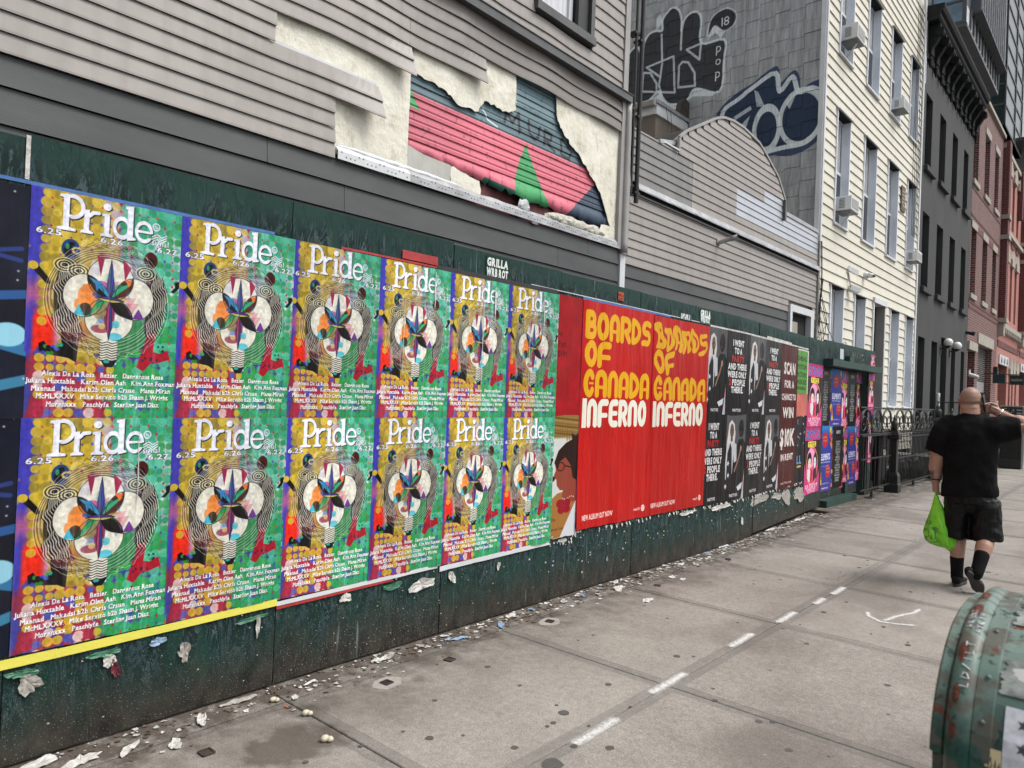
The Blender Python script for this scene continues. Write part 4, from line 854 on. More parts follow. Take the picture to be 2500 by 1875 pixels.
# dark clapboards under the vinyl
for z0, z1, cuts in ((3.048, 3.219, (-6, -.9, 2.59, 6.42, 7.04)), (2.845, 3.046, (-6, -2.6, .4, 3.24, 5.9, 7.04)), (2.64, 2.843, (-6, -1.2, 1.9, 3.89, 7.04)), (2.43, 2.638, (-6, .2, 3.9, 7.04)), (2.2, 2.428, (-6, 1.2, 7.04))):
    for a, b in zip(cuts[:-1], cuts[1:]):
        mb = MB().add([(-1.345, a + .002, z0), (-1.318, a + .002, z0), (-1.334, a + .002, z1 - .004), (-1.345, a + .002, z1 - .004), (-1.345, b - .002, z0), (-1.318, b - .002, z0), (-1.334, b - .002, z1 - .004), (-1.345, b - .002, z1 - .004)],
                      [(0, 1, 2, 3), (7, 6, 5, 4), (0, 4, 5, 1), (1, 5, 6, 2), (2, 6, 7, 3), (3, 7, 4, 0)])
        obj('dark_clapboard', mb, m_hardie, G1)
# what the torn siding lays bare
Mm, tex = posimage(mural().image('mural_print'), 'mural_paint', 3.8, 7.05, 3.25, 4.75)
nn = Mm.ramp(Mm.noise(16, 8, (1, 1, .8), .7), [(.57, 0.0), (.63, 1.0)]); Mm.set('Base Color', Mm.mix(Mm.math('MULTIPLY', nn, .6), tex, (.05, .035, .03))); Mm.bump(Mm.noise(20, 4), .25, .006)
z = 3.60 - .1175; k = 0
while z < 4.62:
    if k == 0:      # lowest board, torn off along its lower edge
        for (a, b, zt, cl) in ((3.86, 4.30, 3.535, 0), (4.30, 4.86, 3.52, 0), (4.86, 5.62, 3.49, .05), (5.62, 6.98, 3.47, 0)):
            n = int((b - a) / .05); V = []
            for i in range(n + 1):
                y = a + (b - a) * i / n; zb = zt - .05 + .06 * nz(y, 2, 0, 7) + (.05 * nz(y, 4, 0, 23)); c = cl * math.sin(PI * min(1, max(0, (y - a) / (b - a))))
                V += [(-1.378 + .006 * (1 + nz(y, 0, 9, 9)) + c, y, zb - c * .5), (-1.364 + .01 * max(0, nz(y, 1, 1, 13)) + c * .3, y, (zb + 3.605) / 2), (-1.382, y, 3.605)]
            F = [(3 * i + j, 3 * i + 3 + j, 3 * i + 4 + j, 3 * i + 1 + j) for i in range(n) for j in (0, 1)]
            solid(obj('mural_board', MB().add(V, F), Mm.m, G1, fix=False, smooth=True), .003)
        z = 3.605
    else:
        y = z; 
        V = []; y0, y1 = 3.86, 6.99
        pr = [(0, 0), (.015, .0), (.014, .03), (.008, .042), (.0135, .056), (.003, .117)]
        for yy in np.linspace(y0, y1, 20):
            for px, pz in pr: V.append((-1.384 + px + .0025 * nz(yy, z, 0, 4), yy, z + pz))
        F = [(6 * i + j, 6 * i + 6 + j, 6 * i + 7 + j, 6 * i + 1 + j) for i in range(19) for j in range(5)]
        solid(obj('mural_board', MB().add(V, F), Mm.m, G1, fix=False, smooth=False), .002); z += .1175
    k += 1
obj('sheathing', MB().box(-1.455, -1.40, 3.8, 7.0, 3.2, 4.9), m_redwood, G1)
def sheet(P, X, t, mat, name, wr=.0, bulge=0.0):
    """torn sheet: outline (y,z) subdivided, roughened, given thickness"""
    Q = []
    for (a, b) in zip(P, P[1:] + P[:1]):
        L = math.hypot(b[0] - a[0], b[1] - a[1]); n = max(1, int(L / (.035 if wr > .01 else .07)))
        for i in range(n): q = i / n; Q.append((a[0] + (b[0] - a[0]) * q + wr * (nz(a[0] + q, a[1], q * 3, 11) + .5 * nz(a[0], a[1], q * 9, 40)), a[1] + (b[1] - a[1]) * q + wr * (nz(a[1], a[0] + q, q * 5, 11) + .5 * nz(a[1], a[0], q * 11, 40))))
    bm = bmesh.new(); vs = [bm.verts.new((X, y, z_)) for y, z_ in Q]; f = bm.faces.new(vs)
    bmesh.ops.triangulate(bm, faces=[f])
    for _ in range(3): bmesh.ops.subdivide_edges(bm, edges=[e for e in bm.edges if e.calc_length() > .09], cuts=1); bmesh.ops.triangulate(bm, faces=bm.faces[:])
    for v in bm.verts: v.co.x += bulge * (nz(v.co.y, v.co.z, 3, 4) + .4 * nz(v.co.y, v.co.z, 8, 13)) 
    V = [tuple(v.co) for v in bm.verts]; bm.verts.index_update(); F = [tuple(v.index for v in q.verts) for q in bm.faces]; bm.free()
    o = obj(name, MB().add(V, F), mat, G1, smooth=False); solid(o, t * .4); return o
sheet([(2.5, 3.24), (3.855, 3.30), (3.855, 4.62), (2.5, 4.62)], -1.352, .012, m_foam, 'foam_board', 0, .004)
sheet([(3.868, 4.62), (5.165, 4.62), (5.17, 4.25), (5.08, 4.185), (4.91, 4.19), (4.74, 4.19), (4.66, 4.06), (4.57, 4.07), (4.42, 4.04), (4.25, 4.12), (4.05, 4.14), (3.868, 4.14)], -1.345, .009, m_foam, 'foam_board', .020, .006)
sheet([(5.77, 4.62), (7.0, 4.62), (7.03, 3.28), (6.75, 3.29), (6.62, 3.34), (6.70, 3.44), (6.86, 3.44), (7.0, 3.52), (6.85, 3.65), (6.59, 3.83), (6.35, 4.01), (6.16, 4.12), (5.92, 4.24), (5.84, 4.36)], -1.345, .009, m_foam, 'foam_board', .028, .008)
m_grid = simple('gridded_foam_board', (.50, .50, .46), .7, .15, 4, bump=.3, bscale=12, streak=.4, dirt=(.3, .28, .22))
sheet([(3.868, 3.535), (4.05, 3.51), (4.29, 3.50), (4.36, 3.505), (4.36, 3.29), (3.868, 3.29)], -1.362, .01, m_grid, 'foam_board', .008, .003)
sheet([(4.365, 3.50), (4.60, 3.46), (4.73, 3.45), (4.76, 3.38), (4.74, 3.30), (4.365, 3.29)], -1.362, .01, m_foam, 'foam_board', .012, .005)
# flashing strip along the foot and crumpled foil
for a, b in ((3.15, 3.86), (3.862, 5.4), (5.402, 7.05)):
    s0 = 3.0; mb = MB(); n = 24; V = []
    for i in range(n + 1):
        y = a + (b - a) * i / n; V += [(-1.300, y, 3.222), (-1.302, y, 3.285), (-1.304, y, 3.29), (-1.335, y, 3.325 + .012 * nz(y, 0, 0, 5))]
    solid(obj('flashing', MB().add(V, [(4 * i + j, 4 * i + 4 + j, 4 * i + 5 + j, 4 * i + 1 + j) for i in range(n) for j in range(3)]), m_white if b < 4 else m_flash, G1, fix=False), .002); hl = MB(); [hl.box(-1.3015, -1.2985, q, q + .008, 3.245 + .03 * (int(q * 40) % 2), 3.253 + .03 * (int(q * 40) % 2)) for q in np.arange(a + .03, b - .02, .04)]; stuff(obj('nail_holes', hl, m_dark, G1))
m_news0 = simple('tattered_wrap', (.46, .44, .38), .7, .4, 40, bump=.8, bscale=60)
def foil(y0, y1, z0, z1, X, amp, name='crumpled_foil', mat=None):
    ny = max(6, int((y1 - y0) / .025)); nzv = 7; V = []
    for i in range(ny + 1):
        for j in range(nzv + 1):
            u, v = i / ny, j / nzv; y = y0 + (y1 - y0) * u; e = math.sin(PI * min(1, u * 4 if u < .25 else (1 - u) * 4 if u > .75 else 1) / 2)
            zc = (z0 + z1) / 2 + (v - .5) * (z1 - z0) * (.25 + .75 * e) * (1 + .4 * nz(y, 0, 1, 6)); V.append((X + amp * math.sin(v * PI) * e + amp * .6 * nz(y, zc, 0, 22), y, zc))
    F = [(i * (nzv + 1) + j, (i + 1) * (nzv + 1) + j, (i + 1) * (nzv + 1) + j + 1, i * (nzv + 1) + j + 1) for i in range(ny) for j in range(nzv)]
    return obj(name, MB().add(V, F), mat or m_flash, G1, fix=False)
foil(3.15, 4.5, 3.31, 3.355, -1.338, .010, mat=m_white); foil(5.66, 6.75, 3.27, 3.40, -1.33, .028, mat=m_news0); foil(5.24, 5.42, 3.24, 3.42, -1.33, .02); foil(5.42, 5.56, 3.2, 3.31, -1.31, .01); foil(6.2, 7.0, 3.28, 3.33, -1.335, .012, mat=m_news0)
obj('nail_strip', MB().box(-1.338, -1.333, 2.62, 3.5, 3.89, 3.915), m_white, G1)
# corner boards
obj('corner_post', MB().box(-1.47, -1.300, 6.965, 7.06, 3.25, 9.5), m_greytrim, G1)
mb = MB(); V = []
for i in range(15):
    z_ = 3.18 + (4.92 - 3.18) * i / 14; k = .012 * nz(0, z_, 5, 3); V += [(-1.32, 7.03, z_), (-1.27 + k, 7.045, z_), (-1.262 + k, 7.10, z_), (-1.31, 7.17 + .04 * max(0, nz(1, z_, 2, 2)) + (.03 if i < 8 else 0), z_)]
solid(obj('corner_cover', MB().add(V, [(4 * i + j, 4 * i + 4 + j, 4 * i + 5 + j, 4 * i + 1 + j) for i in range(14) for j in range(3)]), m_greytrim, G1, smooth=True), .003)
obj('corner_post', MB().box(-1.40, -1.305, 7.045, 7.15, 2.0, 3.185), m_white, G1)
# window at the top edge
wnd = obj('window', MB().box(-1.42, -1.415, 5.42, 6.29, 5.35, 6.9), m_glass2, G1)
for q in ((5.36, 5.43, 5.31, 6.95), (6.27, 6.335, 5.31, 6.95)): obj('frame', MB().box(-1.42, -1.285, *q), m_trimdk, wnd)
obj('sill', MB().box(-1.42, -1.265, 5.35, 6.345, 5.295, 5.38), m_trimdk, wnd)
for q in ((5.43, 5.47, 5.39, 6.9), (6.00, 6.06, 5.39, 6.9), (5.47, 6.0, 5.39, 5.43)): obj('sash', MB().box(-1.412, -1.385, *q), m_white, wnd)
obj('jamb', MB().box(-1.425, -1.32, 6.08, 6.265, 5.385, 6.9), m_black, wnd)
V = []
for i in range(21):
    y = 5.45 + .56 * i / 20
    for z_ in (5.40, 6.9): V.append((-1.408 + .003 * math.sin(i * 1.9), y, z_))
obj('curtain', MB().add(V, [(2 * i, 2 * i + 2, 2 * i + 3, 2 * i + 1) for i in range(20)]), m_curtain, wnd, fix=False)
# black pipes standing in the corner gap
for k, (x, y, z0, z1, r) in enumerate(((-1.33, 7.245, 3.9, 9.0, .018), (-1.30, 7.32, 3.82, 9.0, .028))):
    t = thing('drain_pipe', (x, y, z0), 'thin black pipe standing at the corner between the two grey buildings' if k == 0 else 'thicker black pipe at the corner between the grey buildings, right of the thin one', 'pipe', 'black pipes at the building corner')
    obj('pipe', MB().tube([(x, y, z0), (x, y, z1)], r, 10), m_black, t)
    for q in range(4): obj('bracket', MB().box(x - .09, x + .02, y - .05, y + .05, z0 + .1 + q * .9, z0 + .13 + q * .9), m_black, t)

# ------------------------------------------------------------------ second, lower grey building with the arched parapet
G2 = thing('low_grey_building', (-1.5, 10.5, 0), 'low grey sided building with arched parapet beside the cream house', 'building')
obj('wall', MB().box(-4.2, -1.475, 7.06, 13.94, 0, 4.6), m_vinyl, G2)
XV2 = -1.418
def prof_top(y):
    A = [(7.2, 4.75), (8.49, 4.75), (8.50, 4.97), (8.69, 5.11), (9.16, 5.35), (9.55, 5.55), (9.78, 5.63), (10.1, 5.68), (10.46, 5.69), (11.06, 5.63), (11.34, 5.53), (11.87, 5.30), (12.14, 5.07), (12.26, 4.95), (12.27, 4.74), (13.93, 4.74)]
    for (a, b), (c, d) in zip(A, A[1:]):
        if a <= y <= c: return b + (d - b) * (y - a) / (c - a + 1e-9)
    return 4.7
def yrange(z):
    L = [y for y in np.arange(8.5, 12.27, .01) if prof_top(y) >= z]
    return (min(L), max(L)) if L else None
m_alu = simple('bare_aluminium_siding', (.46, .48, .52), .35, .1, 3, metal=.35, bump=.1, streak=.15, dirt=(.3, .3, .32)); m_vold = simple('weathered_vinyl', (.20, .195, .185), .5, .15, 3, bump=.1, streak=.4, objvar=.08, dirt=(.10, .10, .095))
z = 3.11; step = .1048; k = 0
while z < 5.68:
    z1 = z + step
    if z < 4.0:
        cuts = [7.16, 9.9 + .9 * (k % 3), 13.93]
        if z < 3.24: cuts = [7.16, 10.2, 12.56]; 
        for a, b in zip(cuts[:-1], cuts[1:]): solid(board(a, b, z, min(z1, 4.0), XV2, m_vinyl, G2, laps=1, t=.014, wave=.001), .002)
        if z < 3.24: solid(board(13.78, 13.93, z, z1, XV2, m_vinyl, G2, laps=1, t=.014), .002)
    elif z > 4.1:
        if z1 < 4.76:
            segs = [(7.16, 8.9, m_vold), (8.9, 10.31 if z > 4.32 else 11.9, m_vinyl), ((10.31, 13.93, m_alu) if z > 4.32 else (11.9, 13.93, m_vinyl))]
        else:
            r = yrange(z1 - .03)
            if not r: break
            segs = [(r[0], min(r[1], 11.34), m_vinyl)] + ([(11.34, r[1], m_alu if z < 4.9 else m_vinyl)] if r[1] > 11.4 else [])
            if z < 4.80: segs[0] = (8.5, 11.34, m_vinyl)
        for a, b, mt in segs: solid(board(a, b, z, z1, XV2 + (.004 if mt is m_vinyl else 0), mt, G2, laps=1, t=.014, wave=.0015), .002)
    z = z1; k += 1
    if 4.0 < z < 4.1: z = 4.12
A = [(8.50, 4.75), (8.50, 4.97), (8.69, 5.11), (9.16, 5.35), (9.55, 5.55), (9.78, 5.63), (10.1, 5.68), (10.46, 5.69), (11.06, 5.63), (11.34, 5.53), (11.87, 5.30), (12.14, 5.07), (12.26, 4.95), (12.27, 4.70)]
obj('parapet', MB().prism([(8.52, 4.6)] + [(y, z_ - .02) for y, z_ in A[1:]] + [(12.25, 4.6)], -1.50, -1.425), m_vinyl, G2)
rim = MB(); n = len(A)
for p, q in zip(A, A[1:]): rim.obox((-1.44, *p), (-1.44, *q), .10, .03, up=(1, 0, 0)) if False else rim.obox((-1.41, *p), (-1.41, *q), .035, .035)
obj('parapet_rim', rim, m_greytrim, G2)
# bowed sheet roof running back from the parapet's left shoulder
V = []
for i in range(9):
    q = i / 8; a = PI * .5 * q
    for j, xx in enumerate((-1.43, -1.75, -2.3)):
        V.append((xx, 8.52 + 1.3 * q - .12 * j * (1 - q), 4.90 + .66 * math.sin(a) - .05 * j - .03 * j * (1 - q)))
solid(obj('roof_membrane', MB().add(V, [(3 * i + j, 3 * i + 3 + j, 3 * i + 4 + j, 3 * i + 1 + j) for i in range(8) for j in (0, 1)]), m_dark, G2, smooth=True), .02)
obj('roof_lip', MB().obox((-1.44, 7.98, 4.77), (-1.5, 8.5, 4.90), .10, .05), m_flash, G2); obj('roof_scrap', MB().obox((-1.43, 8.1, 4.80), (-1.40, 8.46, 4.78), .05, .02), m_white, G2)
obj('parapet_cap', MB().box(-1.52, -1.395, 12.28, 13.93, 4.735, 4.80), m_flash, G2); obj('parapet_cap', MB().box(-1.52, -1.405, 7.16, 8.48, 4.745, 4.765), m_greytrim, G2)
obj('down_pipe', MB().box(-1.44, -1.36, 12.14, 12.20, 4.62, 4.96), m_trimdk, G2)
# metal band with the dark slot under it
V = []; n = 70
for i in range(n + 1):
    y = 7.46 + (13.97 - 7.46) * i / n; d = .010 * nz(y, 0, 0, 9) if 8 < y < 9.4 or y > 12 else .003 * nz(y, 0, 0, 3)
    V += [(-1.418, y, 4.122), (-1.372 + d, y, 4.105), (-1.350 - d, y, 4.035), (-1.352 + d, y, 4.02)]
solid(obj('metal_band', MB().add(V, [(4 * i + j, 4 * i + 4 + j, 4 * i + 5 + j, 4 * i + 1 + j) for i in range(n) for j in range(3)]), m_flash, G2, fix=False), .003)
obj('band_soffit', MB().box(-1.46, -1.40, 7.46, 13.95, 3.985, 4.10), m_dark, G2); obj('band_track', MB().box(-1.43, -1.385, 7.46, 13.95, 3.965, 3.984), m_trimdk, G2)
for z0, z1, cuts in ((2.955, 3.108, (7.17, 8.05, 12.57)), (2.77, 2.953, (7.17, 10.05, 12.57)), (2.58, 2.768, (7.17, 9.3, 12.57)), (2.3, 2.578, (7.17, 12.57)), (2.955, 3.108, (13.78, 13.93)), (2.6, 2.953, (13.78, 13.93))):
    for a, b in zip(cuts[:-1], cuts[1:]): obj('dark_clapboard', MB().add([(-1.44, a + .002, z0), (-1.405, a + .002, z0), (-1.422, a + .002, z1 - .003), (-1.44, a + .002, z1 - .003), (-1.44, b - .002, z0), (-1.405, b - .002, z0), (-1.422, b - .002, z1 - .003), (-1.44, b - .002, z1 - .003)], [(0, 1, 2, 3), (7, 6, 5, 4), (0, 4, 5, 1), (1, 5, 6, 2), (2, 6, 7, 3), (3, 7, 4, 0)]), m_hardie if 'm_hardie2' not in globals() else m_hardie2, G2)
w2 = obj('window', MB().box(-1.473, -1.470, 12.66, 13.62, 2.3, 3.14), m_dark, G2)
for q in ((12.57, 12.67, 2.3, 3.25), (13.61, 13.77, 2.3, 3.25), (12.67, 13.61, 3.13, 3.25)): obj('frame', MB().box(-1.47, -1.37, *q), m_white, w2)
obj('blind', MB().box(-1.469, -1.45, 12.75, 13.15, 2.5, 2.98), m_stone, w2)
t = thing('overflow_pipe', (-1.4, 9.74, 3.8), 'short galvanised pipe sticking out of the lower grey building wall', 'pipe')
obj('pipe', MB().tube([(-1.43, 9.74, 3.795), (-1.12, 9.74, 3.85)], .031, 14, cap=False), m_flash, t, smooth=True); obj('pipe_mouth', MB().tube([(-1.20, 9.74, 3.836), (-1.118, 9.74, 3.8505)], .037, 14), m_greytrim, t, smooth=True); obj('bore', MB().tube([(-1.117, 9.74, 3.8507), (-1.115, 9.74, 3.851)], .027, 12), m_dark, t); obj('flange', MB().tube([(-1.405, 9.74, 3.80), (-1.39, 9.74, 3.803)], .05, 12), m_greytrim, t)
# grey building rear volume behind the parapet
m_brn0 = simple('tar_brown', (.05, .04, .032), .9, .4, 9, bump=.4)
R_ = thing('rear_extension', (-5.5, 13.2, 4), 'brown rendered rear volume with white fascia behind the lower grey building', 'building')
obj('wall', MB().box(-8, -4.25, 12.66, 13.93, 4.0, 7.22), simple('brown_render', (.17, .145, .12), .85, .2, 3, bump=.2, streak=.2), R_)
obj('fascia', MB().box(-4.25, -4.21, 12.62, 13.93, 7.22, 7.42), m_white, R_); obj('fascia', MB().box(-8, -4.252, 12.60, 12.66, 7.22, 7.40), m_white, R_); obj('roof', MB().box(-8, -4.18, 12.58, 13.93, 7.43, 7.50), m_flash, R_)
obj('gutter', MB().prism([(12.48, 7.36), (12.60, 7.36), (12.60, 7.48), (12.50, 7.48), (12.46, 7.45)], -8, -4.2), m_greytrim, R_)
rr = MB(); rr.prism([(13.5, 7.5), (13.93, 7.4), (13.93, 7.85), (13.75, 7.9), (13.6, 7.78)], -4.3, -4.19); obj('tarred_flashing', rr, m_brn0, R_)
for p, nm in (([(-4.16, 12.9, 7.42), (-4.1, 12.95, 7.0), (-4.05, 12.7, 6.3), (-3.9, 12.2, 5.8)], 'a'), ([(-4.16, 13.1, 7.42), (-4.12, 13.1, 6.9), (-4.0, 13.2, 6.2), (-3.9, 13.25, 5.7)], 'b')): obj('cable', MB().tube(p, .006, 5), m_black, R_)
# ------------------------------------------------------------------ cream clapboard house
CR = thing('cream_clapboard_house', (-1.5, 18.0, 0), 'tall cream clapboard house with graffiti on its grey shingled side wall', 'building')
obj('wall', MB().box(-12, -1.56, 14.03, 21.62, 0, 12.8), m_dark, CR)
obj('wall', MB().box(-1.559, -1.42, 14.03, 21.62, 12.25, 12.8), m_cream, CR)
wins = []
for a, b in ((14.72, 15.53), (16.58, 17.47), (18.48, 19.36), (20.32, 21.14)): wins.append((a, b, 8.50, 10.48))
for a, b in ((14.74, 15.55), (16.60, 17.50), (18.52, 19.42), (20.38, 21.18)): wins.append((a, b, 5.15, 7.33))
for a, b in ((14.70, 15.48), (16.27, 17.02), (19.16, 19.93), (20.64, 21.40)): wins.append((a, b, 1.57, 3.88))
door = (17.68, 18.62, .1, 3.88)
E_ = .2045; z = .45
holes = wins + [door]
while z < 12.3:
    z1 = z + E_; iv = sorted((a - .03, b + .03) for a, b, c, d in holes if z1 > c + .10 and z < d - .06); cur = 14.03; segs = []
    for a, b in iv:
        if a - cur > .03: segs.append((cur, a))
        cur = max(cur, b)
    segs.append((cur, 21.60))
    for a, b in segs:
        cc = [a] + ([a + (b - a) * (.25 + .5 * random.random())] if b - a > 2.5 else []) + [b]
        for p, q in zip(cc, cc[1:]):
            x = -1.41; p += .0015; q -= .0015
            obj('clapboard', MB().add([(x - .03, p, z), (x + .022, p, z), (x, p, z1 - .008), (x - .03, p, z1 - .008), (x - .03, q, z), (x + .022, q, z), (x, q, z1 - .008), (x - .03, q, z1 - .008)], [(0, 1, 2, 3), (7, 6, 5, 4), (0, 4, 5, 1), (1, 5, 6, 2), (2, 6, 7, 3), (3, 7, 4, 0)]), m_cream, CR)
    z = z1
obj('sheathing', MB().box(-1.5, -1.442, 14.02, 14.03, 0, 12.6), m_white, CR)
obj('corner_trim', MB().box(-1.50, -1.375, 13.955, 14.028, 4.6, 12.8), m_white, CR); obj('corner_trim', MB().box(-1.50, -1.38, 13.955, 14.028, 0, 4.6), m_greytrim, CR); obj('corner_trim', MB().box(-1.50, -1.37, 21.61, 21.72, 0, 12.8), m_white, CR)
obj('side_trim', MB().box(-1.49, -1.40, 13.925, 13.952, 4.7, 12.8), m_white, CR)
def cwin(a, b, c, d, ac=None, hood=True):
    w_ = obj('window', MB().box(-1.545, -1.54, a, b, c, d), m_glass2, CR)
    for q in ((a - .03, a + .012), (b - .012, b + .03)): obj('jamb', MB().box(-1.555, -1.372, *q, c - .02, d + .01), m_whitem, w_)
    obj('head', MB().box(-1.555, -1.372, a + .012, b - .012, d - .01, d + .012), m_stuccodk, w_)
    if hood: obj('hood', MB().prism([(-1.42, d + .06), (-1.33, d + .02), (-1.33, d), (-1.42, d + .012)], a - .05, b + .05, ax=1), m_greytrim, w_)
    obj('sill', MB().prism([(-1.55, c), (-1.35, c - .035), (-1.35, c - .075), (-1.55, c - .06)], a - .045, b + .045, ax=1), m_white, w_)
    m = (c + d) / 2
    for y0, y1, z0, z1, x in ((a + .012, a + .06, c, d - .01, -1.52), (b - .06, b - .012, c, d - .01, -1.52), (a + .06, b - .06, m - .03, m + .03, -1.515), (a + .06, b - .06, c, c + .05, -1.52), (a + .06, b - .06, d - .06, d - .01, -1.52)):
        obj('sash', MB().box(-1.539, x, y0, y1, z0, z1), m_white, w_)
    obj('insect_screen', MB().box(-1.538, -1.530, a + .06, b - .06, c + .05, m - .03), m_glass, w_)
    for k, y in enumerate((a + .17, a + .25, b - .25, b - .17)): obj('blind', MB().box(-1.5395, -1.532, y, y + .03, m + .03, d - .06), m_curtain, w_)
    return w_
for k, w_ in enumerate(wins): cwin(*w_)
dr = obj('door', MB().box(-1.62, -1.60, door[0], door[1], .1, 3.0), m_greytrim, CR)
obj('transom', MB().box(-1.62, -1.60, door[0] + .05, door[1] - .05, 3.05, 3.8), m_glass, dr)
obj('frame', MB().box(-1.64, -1.365, door[0] - .05, door[0] + .02, 0, 3.95), m_white, dr); obj('frame', MB().box(-1.64, -1.365, door[1] - .02, door[1] + .05, 0, 3.95), m_white, dr); obj('frame', MB().box(-1.64, -1.34, door[0] - .05, door[1] + .05, 3.88, 4.0), m_white, dr)
obj('reveal', MB().box(-1.60, -1.37, door[1] - .05, door[1] - .021, .1, 3.88), m_greytrim, dr)
# shingled side wall, painted over with graffiti
Ms, tex = posimage(graffiti().image('graffiti_print'), 'graffiti_paint', -6.2, -1.4, 4.5, 10.5, axis=0, rough=.85)
st = Ms.noise(55, 3, (1, 1, .06)); Ms.set('Base Color', Ms.mix(1.0, tex, Ms.ramp(st, [(.3, (.78, .78, .78)), (.7, (1.15, 1.15, 1.15))]), 'MULTIPLY')); Ms.bump(st, .4, .006)
shapes = []
for k in range(5):
    x0 = 0; wdt = .60 + .03 * k; V = [(0, 0, 0)]
    mb = MB(); 
    lo = .0; hh = .285
    Pn = [(0, lo), (wdt * .48, lo), (wdt * .48, lo + .045), (wdt - .006, lo + .045 + .004 * k), (wdt - .006, hh + .04), (0, hh + .04)]
    me = obj('shingle', mb.prism(Pn, -.012, 0, ax=1), Ms.m, CR, origin=(0, 0, 0)); shapes.append(me.data); bpy.data.objects.remove(me)
row = 0; z = 4.62
while z < 10.6:
    x = -1.50 - (.31 if row % 2 else .0)
    first = True
    while x > -6.4:
        wd = .60; x -= wd
        if first and row % 2: q = obj('shingle', MB().box(x + .6, -1.505, 13.973, 13.985, z, z + .325), Ms.m, CR); q.rotation_euler = (math.radians(-1.6), 0, 0)
        first = False
        o = bpy.data.objects.new('shingle', shapes[0]); C.objects.link(o); o.parent = CR
        o.location = Vector((x, 13.985 - .004 * random.random(), z + .004 * random.random())) - CR.location; o.rotation_euler = (math.radians(-1.6), 0, 0)
    z += .285; row += 1
obj('side_wall', MB().box(-12, -1.44, 13.99, 14.02, 3.5, 12.8), simple('grey_side', (.06, .065, .065), .9), CR)
# air conditioners
def ac(y0, y1, z0, z1, depth, label, brace=True):
    t = thing('air_conditioner', (-1.35, (y0 + y1) / 2, z0), label, 'air conditioner', 'window air conditioners on the cream house')
    X1 = -1.37 + depth; bd = obj('casing', MB().box(-1.45, X1, y0, y1, z0, z1), m_white, t); bevel(bd, .012, 2)
    g = MB()
    for k in range(int((z1 - z0 - .08) / .028)): g.box(-1.34, X1 - .12, y0 - .004, y0 - .0005, z0 + .05 + k * .028, z0 + .062 + k * .028)
    stuff(obj('side_louvres', g, m_trimdk, t)); obj('rear_grille', MB().box(X1 + .0005, X1 + .006, y0 + .05, y1 - .05, z0 + .05, z1 - .05), m_greytrim, t)
    obj('base_pan', MB().box(-1.42, X1 - .01, y0 + .02, y1 - .02, z0 - .012, z0 - .002), m_trimdk, t)
    if brace: obj('support_arm', MB().obox((X1 - .08, (y0 + y1) / 2, z0 - .012), (-1.37, (y0 + y1) / 2, z0 - .28), .04, .02), m_white, t)
ac(14.84, 15.34, 8.74, 9.04, .27, 'air conditioner in the top left window of the cream house, highest of four')
ac(14.86, 15.36, 5.36, 5.64, .26, 'air conditioner with bent bracket in the left window of the cream middle floor')
ac(18.66, 19.16, 8.60, 8.86, .24, 'air conditioner in the third top floor window of the cream house', False)
ac(20.5, 20.98, 5.28, 5.54, .24, 'air conditioner in the last middle floor window beside the black building', False)
# small fittings
t = thing('security_camera', (-1.35, 16.75, 4.3), 'white dome security camera above the second ground floor window', 'security camera'); obj('mount', MB().tube([(-1.4, 16.9, 4.38), (-1.31, 16.9, 4.38)], .07, 14), m_white, t, smooth=True); obj('housing', MB().tube([(-1.31, 16.9, 4.38), (-1.2, 16.88, 4.36)], [.06, .045], 14), m_white, t, smooth=True); obj('lens', MB().ball((-1.19, 16.88, 4.355), .035), m_glass, t, smooth=True)
t = thing('flood_light', (-1.33, 15.75, 4.0), 'white flood lights on the cream wall between the ground floor windows', 'light'); obj('lamp_head', MB().obox((-1.36, 15.8, 3.97), (-1.22, 15.95, 3.90), .12, .10), m_white, t); obj('lamp_head', MB().obox((-1.37, 15.7, 4.36), (-1.25, 15.95, 4.28), .03, .10), m_white, t); obj('bracket', MB().obox((-1.40, 15.78, 4.3), (-1.33, 15.78, 3.95), .02, .02), m_greytrim, t)
t = thing('wall_plaque', (-1.385, 19.9, 6.5), 'small weathered brown plaque on the cream wall beside a window', 'sign'); obj('plate', MB().box(-1.384, -1.36, 19.72, 20.08, 6.42, 7.05), simple('weathered_wood', (.13, .10, .07), .8, .3, 10, bump=.3), t)
tb = MB()
for q, s_ in enumerate((.12, .16, .14, .16, .12)): tb.box(-1.3595, -1.356, 19.90 - s_, 19.90 + s_, 6.90 - q * .09, 6.93 - q * .09)
stuff(obj('worn_lettering', tb, m_stone, t))
t = thing('loose_cables', (-1.35, 14.5, 2.5), 'tangle of thin black cables hanging on the cream corner', 'cables')
for k in range(5):
    P = [(-1.35 + .02 * math.sin(i + k), 13.99 + .04 * k + .12 * k * math.sin(i * .9 + k) * (i / 9), 3.9 - i * .17) for i in range(10)]
    obj('cable', MB().tube(P, .006, 5), m_black, t)
obj('cable', MB().tube([(-1.33, 14.02, 3.5), (-1.3, 14.3, 3.0), (-1.25, 14.9, 2.55), (-1.2, 15.25, 2.6), (-1.22, 15.2, 2.78), (-1.3, 14.9, 2.7)], .007, 5), m_black, t)
t = thing('wall_cables', (-1.35, 20.9, 3), 'thin black cables running down the right edge of the cream house', 'cables')
for k in range(5):
    P = [(-1.36, 20.75 + .15 * k + .05 * math.sin(i * .8 + k), 12.2 - i * .62) for i in range(11)]
    obj('cable', MB().tube(P, .008, 4), m_black, t)
obj('cable', MB().tube([(-1.36, 14.03, 3.0 + .0), (-1.35, 14.04, 4.0), (-1.36, 14.0, 4.6)], .012, 5), m_black, t)
